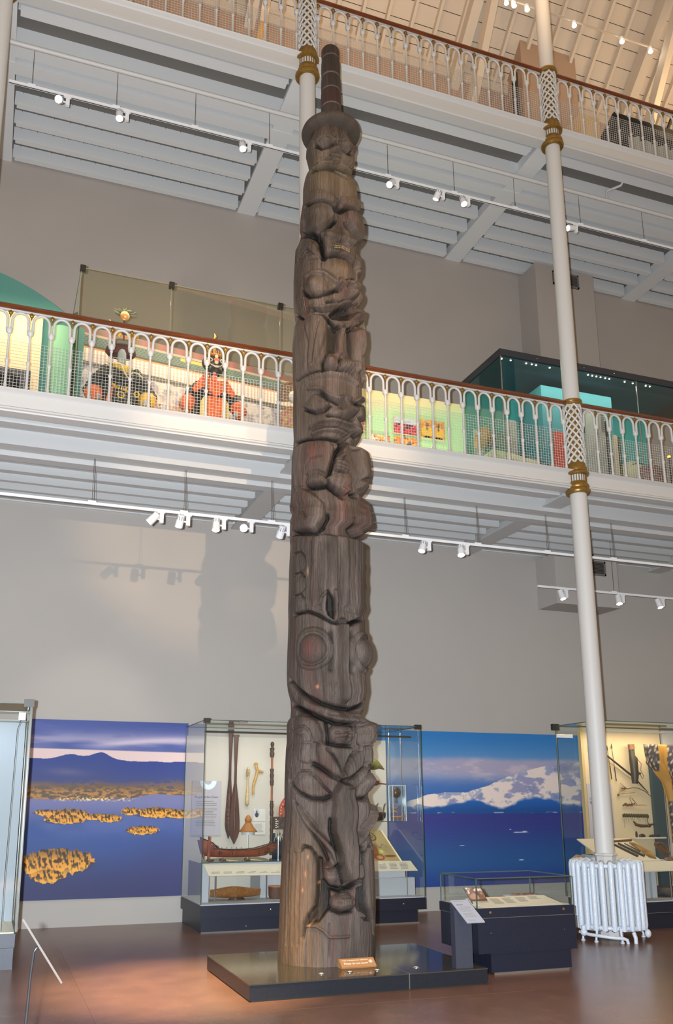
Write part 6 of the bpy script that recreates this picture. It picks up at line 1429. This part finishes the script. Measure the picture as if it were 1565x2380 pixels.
b = MB().prism([(1.02, 6.62), (1.10, 6.62), (1.12, 6.90), (1.06, 6.82)], 10.60, 10.63); b.build('flame_panel', M_ora, q)
MB().lathe([(.03, 0), (.055, .03), (.062, .10), (.06, .17), (.04, .22), (.01, .24)], 1.225, 10.77, 18, sx=.95, cz=7.265).lathe([(.03, 0), (.03, .1)], 1.225, 10.82, 10, cz=7.22).build('head', mat('mannequin_grey', '#8f9a9c', .6), q, 60)
MB().lathe([(.09, 0), (.17, -.03), (.205, .01), (.195, .07), (.15, .11), (.10, .11), (.09, .05)], 1.22, 10.89, 28, sy=.62, cz=7.49).build('hat_brim', mat('maroon_felt', '#4a1822', .8), q, 60)
MB().lathe([(.13, 0), (.14, .03), (.12, .07), (.03, .10)], 1.235, 10.84, 20, sy=.7, cz=7.58).build('hat_crown', mat('hat_grey', '#6b6a60', .7), q, 60)
w_ = MB()
for sg in (-1, 1): w_.tube([(1.235+sg*.04, 10.76, 7.70), (1.235+sg*.10, 10.75, 7.73-.02*sg), (1.235+sg*.17, 10.75, 7.77-.06*sg), (1.235+sg*.20, 10.75, 7.84-.05*sg)], [.02, .035, .03, .006], 8).tube([(1.235+sg*.05, 10.76, 7.67), (1.235+sg*.14, 10.75, 7.70-.03*sg), (1.235+sg*.19, 10.75, 7.71-.04*sg)], [.014, .022, .005], 8)
w_.build('flame_wings', M_yel, q, 60)
MB().ell((1.235, 10.74, 7.80), (.035, .03, .045), 12, 8).ell((1.235, 10.74, 7.73), (.028, .03, .03), 10, 8).lathe([(.012, 0), (.012, .08)], 1.235, 10.75, 8, cz=7.62).build('finial_head', mat('gilt_dark', '#6b5230', .35, .5), q, 60)
MB().lathe([(.015, 7.82), (.013, 8.0)], 1.235, 10.77, 8).build('plume_stem', M_bracket, q)
b = MB().lathe([(.001, -.012), (.05, -.012), (.06, 0), (.05, .012), (.001, .012)], 0, 0, 20); b.v = [(1.235+p[0], 10.75+p[2], 7.985+p[1]*1.15) for p in b.v]; b.build('crest_disc', mat('crest_gilt', '#c4813c', .4, .3), q, 50)
MB().ell((1.235, 10.73, 7.955), (.016, .012, .014), 8, 6).build('crest_gem', mat('gem_pale', '#a9b9bb', .2), q, 60)
f = MB()
for k in range(70):
    a = PI*(.0+random.random()); r = .10+.06*random.random(); f.tube([(1.235, 10.82, 8.0), (1.235+r*.55*math.cos(a), 10.82+.03*random.uniform(-1, 1), 8.0+r*.6*math.sin(a)+.02), (1.235+r*math.cos(a)*1.05, 10.82+.05*random.uniform(-1, 1), 8.02+r*math.sin(a)*.9)], [.003, .008, .002], 4)
f.build('feather_plume', mat('plume_green', '#3c4632', .8, col2='#6f7458', scale=20), q)['kind'] = 'stuff'
MB().lathe([(.10, 6.32), (.10, 6.56)], 1.23, 10.86, 16).build('mount', M_bracket, q)
q = thing('costumed_figure', 'mannequin in orange collared black costume with black bearded mask', 'mannequin', (2.47, 10.85, 6.32))
x0 = 2.455; torso(x0, 10.86, 6.50, 1, M_blk, q)
for sg in (-1, 1):
    MB().tube([(x0+sg*.16, 10.85, 7.20), (x0+sg*.27, 10.80, 7.02), (x0+sg*.33, 10.74, 6.88)], [.08, .10, .09], 12).build('sleeve', M_blk, q, 70)
    MB().tube([(x0+sg*.33, 10.74, 6.90), (x0+sg*.37, 10.68, 6.80), (x0+sg*.35, 10.64, 6.72)], [.10, .10, .06], 12).build('sleeve_cuff', M_ora, q, 70)
    MB().prism([(x0+sg*.04, 7.20), (x0+sg*.18, 7.24), (x0+sg*.30, 7.05), (x0+sg*.26, 7.00), (x0+sg*.14, 7.10)], 10.66, 10.70).build('shoulder_flap', M_ora, q)
    MB().prism([(x0+sg*.10, 6.55), (x0+sg*.20, 6.60), (x0+sg*.19, 6.86), (x0+sg*.12, 6.97), (x0+sg*.08, 6.90)], 10.60, 10.63).build('yellow_panel', mat('silk_pale', '#d9c67a', .6) if 'silk_pale' not in bpy.data.materials else bpy.data.materials['silk_pale'], q)
MB().prism([(x0-.17, 7.26), (x0-.02, 7.17), (x0+.16, 7.20), (x0+.13, 7.05), (x0+.01, 6.93), (x0-.10, 7.05)], 10.59, 10.66).build('collar', M_ora, q)
MB().prism([(x0-.10, 6.50), (x0+.09, 6.50), (x0+.10, 6.93), (x0-.10, 6.94)], 10.59, 10.62).build('front_panel', M_ora, q)
MB().ell((x0-.02, 10.575, 7.20), (.045, .015, .045), 12, 8).ell((x0-.02, 10.575, 7.265), (.022, .012, .02), 10, 6).build('pink_toy_face', mat('coral', '#d9664e', .5), q, 60)
MB().ell((x0+.30, 10.62, 6.74), (.04, .04, .045), 10, 8).build('hand', bpy.data.materials['hand_silver'], q, 60)
M_mask = mat('mask_black', '#12161c', .4); M_maskl = mat('mask_white', '#c9bfae', .5)
MB().ell((x0+.02, 10.80, 7.52), (.17, .10, .13), 20, 12).ell((x0+.03, 10.74, 7.40), (.10, .06, .10), 16, 10).lathe([(.03, 0), (.035, .14)], x0, 10.84, 10, cz=7.26).build('mask', M_mask, q, 60)
e = MB()
for sg in (-1, 1):
    e.tube([(x0+.03+sg*.09+.035*math.cos(a), 10.70, 7.53+.025*math.sin(a)) for a in np.linspace(0, 2*PI, 10)], .008, 6).tube([(x0+.03+sg*.02, 10.69, 7.44), (x0+.03+sg*.07, 10.70, 7.46), (x0+.03+sg*.11, 10.72, 7.52)], .008, 6)
e.ell((x0+.03, 10.69, 7.50), (.03, .02, .03), 10, 6).ell((x0+.03, 10.68, 7.43), (.04, .01, .015), 10, 6).ell((x0+.03, 10.69, 7.58), (.025, .02, .03), 8, 6).build('mask_face_lines', M_maskl, q, 60)
MB().ell((x0+.03, 10.685, 7.53), (.04, .015, .03), 10, 6).build('mask_brow_patch', bpy.data.materials['coral'], q, 60)
e = MB()
for k in range(7): e.tube([(x0-.08+k*.035, 10.74, 7.62-.004*k), (x0-.075+k*.035, 10.73, 7.67), (x0-.085+k*.035, 10.73, 7.70+.03*(k % 2))], [.010, .008, .003], 6)
e.ell((x0+.02, 10.76, 7.63), (.14, .06, .02), 14, 6).build('crown', bpy.data.materials['crest_gilt'], q, 60)
MB().tube([(x0+.02, 10.80, 7.64), (x0+.02, 10.82, 7.92), (x0+.035, 10.82, 7.96), (x0+.02, 10.82, 8.0)], [.012, .008, .015, .004], 8).build('crown_finial', bpy.data.materials['crest_gilt'], q, 60)
MB().lathe([(.10, 6.32), (.10, 6.52)], x0, 10.86, 16).build('mount', M_bracket, q)
q = thing('costumed_figure', 'feathered pink and gold costume half hidden by the left edge of the totem pole', 'mannequin', (3.62, 11.0, 6.32))
f = MB()
for k in range(28):
    a = PI*.5+PI*.62*k/27; f.tube([(3.66, 10.92, 7.22), (3.66+.24*math.cos(a), 10.90, 7.26+.24*math.sin(a))], [.006, .011], 5)
f.build('feather_fan', mat('fan_gold', '#a97c46', .7, col2='#3a3038', scale=40), q)['kind'] = 'stuff'
MB().lathe([(.22, 0), (.24, .3), (.2, .6), (.08, .75)], 3.66, 11.0, 18, sy=.6, cz=6.4).build('gown', mat('gown_pink', '#8f3f58', .7, col2='#b59a3c', scale=18), q, 60)
MB().ell((3.66, 10.92, 7.28), (.07, .06, .09), 12, 8).build('head', M_maskl, q, 60)
for i, (x, w2, h2, c1, lab) in enumerate(((1.72, .11, .17, '#8c4a3a', 'small red and white picture card by the black robed figure'), (3.28, .09, .11, '#9a3a2c', 'small photo block with red subject by the masked figure'))):
    q = thing('picture_card', lab, 'card', (x, 10.7, 6.32)); z = 6.60
    MB().box(x-w2/2, 10.70, 6.32, x+w2/2, 10.72, z+h2).build('card', mat('card_pic%s' % ('a' if i else 'b') if False else ('card_red', 'card_rust')[i], c1, .6, col2='#d8cfc4', scale=30), q); MB().box(x+w2/2, 10.70, 6.32, x+w2/2+.07, 10.72, z+h2).build('text_card', bpy.data.materials['card_white'], q)
# green panel with photographs
def green(U, V): return mixc(mixc(hx('#a9cf94'), hx('#c8dc9c'), sstep(.7, .1, V)), hx('#cdb98a'), sstep(.72, .95, V+.15*(.3-U)))
o = picture('green_panel', (4.7, 11.70, 6.24), (2.2, 0, 0), (0, 0, 1.78), 60, 50, green, M_print, base=(5.8, 11.7, 6.24)); tag(o, 'pale green display panel with colour photographs on the middle gallery', 'panel'); o.modifiers.new('thick', 'SOLIDIFY').thickness = .04
lamp('case_light', 'AREA', (5.7, 11.15, 6.45), 13, (.92, 1, .74), (5.8, 11.75, 7.2), 1.8, sy=.15)
lamp('case_light', 'AREA', (5.7, 10.9, 8.3), 8, (1, .95, .75), (5.8, 11.7, 7.3), 1.5, sy=.15)
def pic(x0, x1, z0, z1, cols, seed, lab, fn=None):
    def g(U, V):
        C = mixc(hx(cols[0]), hx(cols[1]), sstep(.35, .65, vnoise(U*7+seed, V*6, seed, 4)))
        C = mixc(C, hx(cols[2]), sstep(.52, .62, vnoise(U*10, V*9+seed, seed+1, 3))); 
        return fn(U, V, C) if fn else C
    q = thing('photograph', lab, 'photograph', ((x0+x1)/2, 11.64, z0), 'photographs on the green panel')
    MB().box(x0, 11.655, z0, x1, 11.695, z1).build('backing', M_crm, q); picture('print', (x0, 11.652, z0), (x1-x0, 0, 0), (0, 0, z1-z0), 44, 32, g, M_print, q)
def cars(U, V, C):
    C = np.where((V > .62)[..., None], mixc(hx('#8f9298'), hx('#d8d8d8'), vnoise(U*8, V*20, 71, 3)), C); return C
def yellow(U, V, C):
    for cx in (.27, .73):
        C = mixc(C, hx('#e0a828'), sstep(1.1, .9, ((U-cx)/.24)**2+((V-.35)/.30)**2)); C = mixc(C, hx('#5a3222'), sstep(1.1, .9, ((U-cx)/.06)**2+((V-.72)/.12)**2)); C = mixc(C, hx('#6a4a2c'), sstep(1.1, .9, ((U-cx)/.04)**2+((V-.50)/.10)**2)); C = mixc(C, hx('#1e1c1c'), sstep(1.1, .9, ((U-cx)/.16)**2+((V-.02)/.10)**2))
    return C
pic(5.59, 6.02, 7.33, 7.60, ('#b52c3a', '#3c2a30', '#d84a50'), 3, 'upper photo of a crowd in red on the green panel', cars)
pic(5.59, 6.02, 6.98, 7.27, ('#e07a28', '#3a3c4a', '#f0a040'), 5, 'lower photo of a crowd in orange on the green panel')
pic(6.06, 6.49, 7.32, 7.63, ('#c98a30', '#b87828', '#d69a3c'), 7, 'yellow photo of two figures in yellow on the green panel', yellow)
pic(5.18, 5.52, 6.92, 7.25, ('#e8dcc8', '#d98a30', '#8a4a28'), 9, 'pale photo with an orange and brown animal low on the green panel')
pic(4.72, 5.115, 7.30, 7.66, ('#8f7f78', '#c04a30', '#3a302e'), 11, 'photo partly hidden by the right edge of the totem pole')
# big canopy case
t = thing('canopy_case', 'large showcase with a black canopy dotted with tiny lights on the middle gallery', 'display case', (8.6, 11.2, 6.24))
M_can2 = mat('canopy_black', '#2c2e33', .6); M_tealD = mat('canopy_underside', '#123c48', .6); M_tealW = mat('teal_wall', '#2d8a86', .7)
MB().box(6.88, 10.55, 8.34, 12.5, 11.77, 8.447).build('canopy', M_can2, t); MB().box(6.90, 10.57, 8.325, 10.52, 11.75, 8.34).build('soffit', M_tealD, t)
for k, x in enumerate((6.96, 7.12, 7.40, 7.50, 7.58, 7.83, 8.32, 8.55, 8.63, 8.71, 8.79, 8.88, 8.96, 9.26, 9.42, 9.68, 9.76)):
    MB().ell((x, 10.63, 8.322), (.011, .011, .006), 8, 5).build('pin_light', M_on if k else M_on, t)
for x in (7.55, 8.42, 9.0): MB().ell((x, 10.549, 8.39), (.008, .003, .008), 8, 5).build('canopy_stud', M_steel, t)
pane((6.90, 10.57, 6.24), (12.5, 10.57, 8.34)).build('glass_pane', M_glass, t); pane((6.90, 10.57, 6.24), (6.90, 11.75, 8.34)).build('glass_pane', glass_mat('smoked_glass', (.70, .73, .70)), t)
for x in (6.90, 9.43): MB().box(x-.006, 10.562, 6.24, x+.006, 10.574, 8.34).build('glass_edge', M_steel, t)
MB().box(6.90, 11.70, 6.24, 10.55, 11.76, 8.325).build('back_wall', M_tealW, t)
MB().box(7.0, 10.6, 6.24, 12, 11.7, 6.30).build('deck', mat('deck_teal', '#4f8f88', .7), t)
q = thing('teal_box_wall', 'bright teal box partition inside the canopy showcase', 'partition', (8.6, 11.2, 6.3)); MB().box(7.905, 11.0, 6.30, 9.27, 11.65, 8.22).build('partition', mat('teal_bright', '#3d8489', .7), q)
lamp('case_light', 'AREA', (8.3, 10.72, 8.30), 14, (.95, 1, .9), (8.3, 11.1, 6.9), 2.6, sy=.2)
lamp('case_light', 'AREA', (10.2, 10.72, 8.30), 5, (.85, 1, .8), (10.2, 11.1, 6.9), 1.2, sy=.2)
q = thing('tan_shell', 'large tan oval shell leaning on a white stand behind the balusters', 'shell', (7.05, 10.85, 6.3)); MB().ell((7.03, 11.4, 7.33), (.125, .08, .235), 24, 14, Matrix.Rotation(.42, 3, 'Y')).build('shell_body', mat('tan_shell', '#a9824c', .55, var=.2, scale=8), q, 60)
MB().tube([(7.19, 11.38, 7.38), (7.10, 11.36, 7.20), (7.02, 11.34, 7.08)], .012, 6).tube([(7.23, 11.38, 7.34), (7.14, 11.36, 7.18), (7.07, 11.34, 7.07)], .012, 6).build('dark_struts', M_ar, q)
MB().prism([(6.93, 6.9), (7.05, 6.9), (7.07, 7.48), (6.93, 7.52)], 11.50, 11.52).build('back_plate', M_cream, q); MB().lathe([(.06, 6.30), (.05, 7.15)], 7.0, 11.42, 12).build('post', M_case, q)
q = thing('display_ramp', 'cream sloping ramp with a thorny branch lying on it', 'ramp', (7.8, 10.85, 6.3)); MB().prism([(6.93, 6.30), (6.93, 6.96), (7.03, 7.04), (7.88, 6.97), (7.88, 6.30)], 11.12, 11.25).build('ramp', mat('ramp_cream', '#d3cba4', .7), q); MB().box(6.93, 11.02, 6.30, 7.05, 11.09, 6.92).build('white_card', M_cream, q)
q = thing('thorny_branch', 'dark thorny branch lying along the cream ramp', 'branch', (7.8, 10.75, 6.85)); b = MB().tube([(7.40, 11.08, 7.0), (7.60, 11.08, 6.97), (7.78, 10.98, 6.90), (7.90, 10.90, 6.80)], [.008, .012, .014, .010], 6)
for k in range(12): x = 7.08+.032*k; b.tube([(x, 11.08, 6.83-.01*(k % 3)), (x+.04, 11.08, 6.93-.012*(k % 4))], [.006, .002], 4)
b.tube([(7.06, 11.08, 6.84), (7.45, 11.08, 6.78)], .006, 5).build('branch', M_ar, q)
for (x0_, x1_, z1, c, y, nm, lab) in ((7.40, 7.60, 7.67, '#8f8f80', 11.28, 'grey_slab', 'narrow grey green upright slab behind the cream ramp'), (7.66, 7.70, 7.68, '#4a3a32', 11.28, 'dark_post', 'dark brown upright post left of the teal partition'), (7.98, 8.23, 7.38, '#c0391f', 10.86, 'red_slab', 'bright red upright panel left of the lattice column'), (8.63, 8.83, 7.84, '#9a9a90', 10.9, 'grey_obelisk', 'pale grey upright slab just right of the lattice column'), (8.85, 9.00, 7.84, '#8e8c82', 10.88, 'grey_slab', 'grey upright slab with a dark scale at its right edge'), (9.01, 9.07, 7.72, '#232320', 10.9, 'black_strip', 'black upright strip beside the grey slab'), (9.13, 9.23, 7.49, '#b5a98a', 10.88, 'bone_slab', 'cream narrow upright slab near the right edge'), (9.245, 9.29, 7.47, '#4a3a22', 10.89, 'brown_strip', 'dark brown upright strip near the right edge')):
    single(nm, MB().prism([(x0_, 6.30), (x1_, 6.30), (x1_, z1-.03), (x1_-.02, z1), (x0_+.03, z1)], y, y+.04), mat(nm, c, .7, var=.08, scale=8), lab, 'panel')
sc_ = MB()
for k in range(9): sc_.box(8.93, 10.872, 7.80-.035*k, 8.99, 10.879, 7.805-.035*k)
single('scale_marks', sc_, M_ar, 'short dark scale marks on the grey upright slab', 'marks')['kind'] = 'stuff'
q = thing('mound_model', 'pale sandy mound behind the balusters near the right edge', 'model', (9.72, 11.2, 6.3)); MB().lathe([(.45, 0), (.42, .4), (.32, .72), (.2, .88), (.05, .95)], 9.80, 11.25, 24, sy=.5, cz=6.3).build('mound', mat('mound_sand', '#a9a283', .8, var=.15, scale=8), q, 60)
q = thing('maroon_basket', 'dark maroon patterned round basket low at the right edge', 'basket', (9.78, 10.8, 6.3)); MB().lathe([(.12, 0), (.20, .25), (.22, .50), (.18, .66), (.15, .66), (.1, .2)], 9.78, 10.83, 24, sy=.8, cz=6.31).build('body', mat('maroon', '#5a1a22', .6, col2='#8a6a5c', scale=30), q, 60)
MB().tube([(9.38, 10.75, 6.96), (9.5, 10.75, 6.99), (9.60, 10.78, 7.0)], .010, 6).build('stick', M_ar, q)
q = thing('small_lantern', 'tiny orange glowing lamp at the right edge of the middle gallery', 'lamp', (10.22, 10.85, 6.3)); MB().lathe([(.015, 6.3), (.015, 7.22)], 10.22, 10.85, 8).build('stem', M_bracket, q); MB().ell((10.22, 10.85, 7.24), (.03, .03, .02), 10, 6).build('bulb', mat('orange_glow', '#ffb040', .4, emit='#ff9a2a', estr=3), q, 60)
# ---- top gallery
q = thing('black_display', 'black display wall with pale pleated lower curtain at the top right', 'display', (11.9, 11.6, 11.94))
MB().prism([(10.07, 11.94), (10.07, 14.0), (10.43, 14.68), (15, 14.68), (15, 11.94)], 11.60, 11.66).build('black_wall', mat('display_black', '#101316', .8), q)
b = MB(); v = []; xs = np.linspace(10.6, 15, 180)
X, Z = np.meshgrid(xs, np.linspace(0, 1, 6)); o = gridmesh('pleated_curtain', X, 11.50+.03*np.sin(X*45), 12.0+(2.12+.03*np.sign(np.sin(X*28)))*Z, mat('curtain_grey', '#9aa09c', .8), None, q)
single('pale_box', MB().box(9.62, 11.6, 13.95, 10.05, 11.95, 14.42).box(9.7, 11.85, 11.945, 9.75, 11.9, 13.95).box(9.95, 11.85, 11.945, 10.0, 11.9, 13.95), mat('pale_box_paint', '#c9ad80', .8), 'pale beige box behind the balusters left of the black display', 'box')
single('dark_slit_panel', MB().box(8.70, 12.30, 12.0, 8.78, 12.40, 15.7), mat('slit_dark', '#20262c', .7), 'narrow dark upright strip at the left side of the top pilaster', 'strip')
q = thing('hanging_cloth', 'yellowish standing cloth strip behind the top left balusters', 'cloth', (3.15, 11.2, 12.9)); X, Z = np.meshgrid(np.linspace(0, 1, 6), np.linspace(0, 1, 12)); gridmesh('strip', 2.90+.10*X+.28*Z, 11.2+.02*np.sin(Z*9), 11.96+1.95*Z, mat('cloth_ochre', '#b9904c', .8), None, q).modifiers.new('thick', 'SOLIDIFY').thickness = .01
single('hanging_lampshade', MB().lathe([(.05, 0), (.26, .04), (.32, .10), (.30, .16), (.1, .22)], 1.4, 11.2, 24, cz=13.05).lathe([(.02, 11.95), (.02, 13.06)], 1.4, 11.2, 8), mat('shade_cream', '#c4a468', .7), 'cream rounded shape hanging behind the top left balusters', 'lampshade', None, 50)
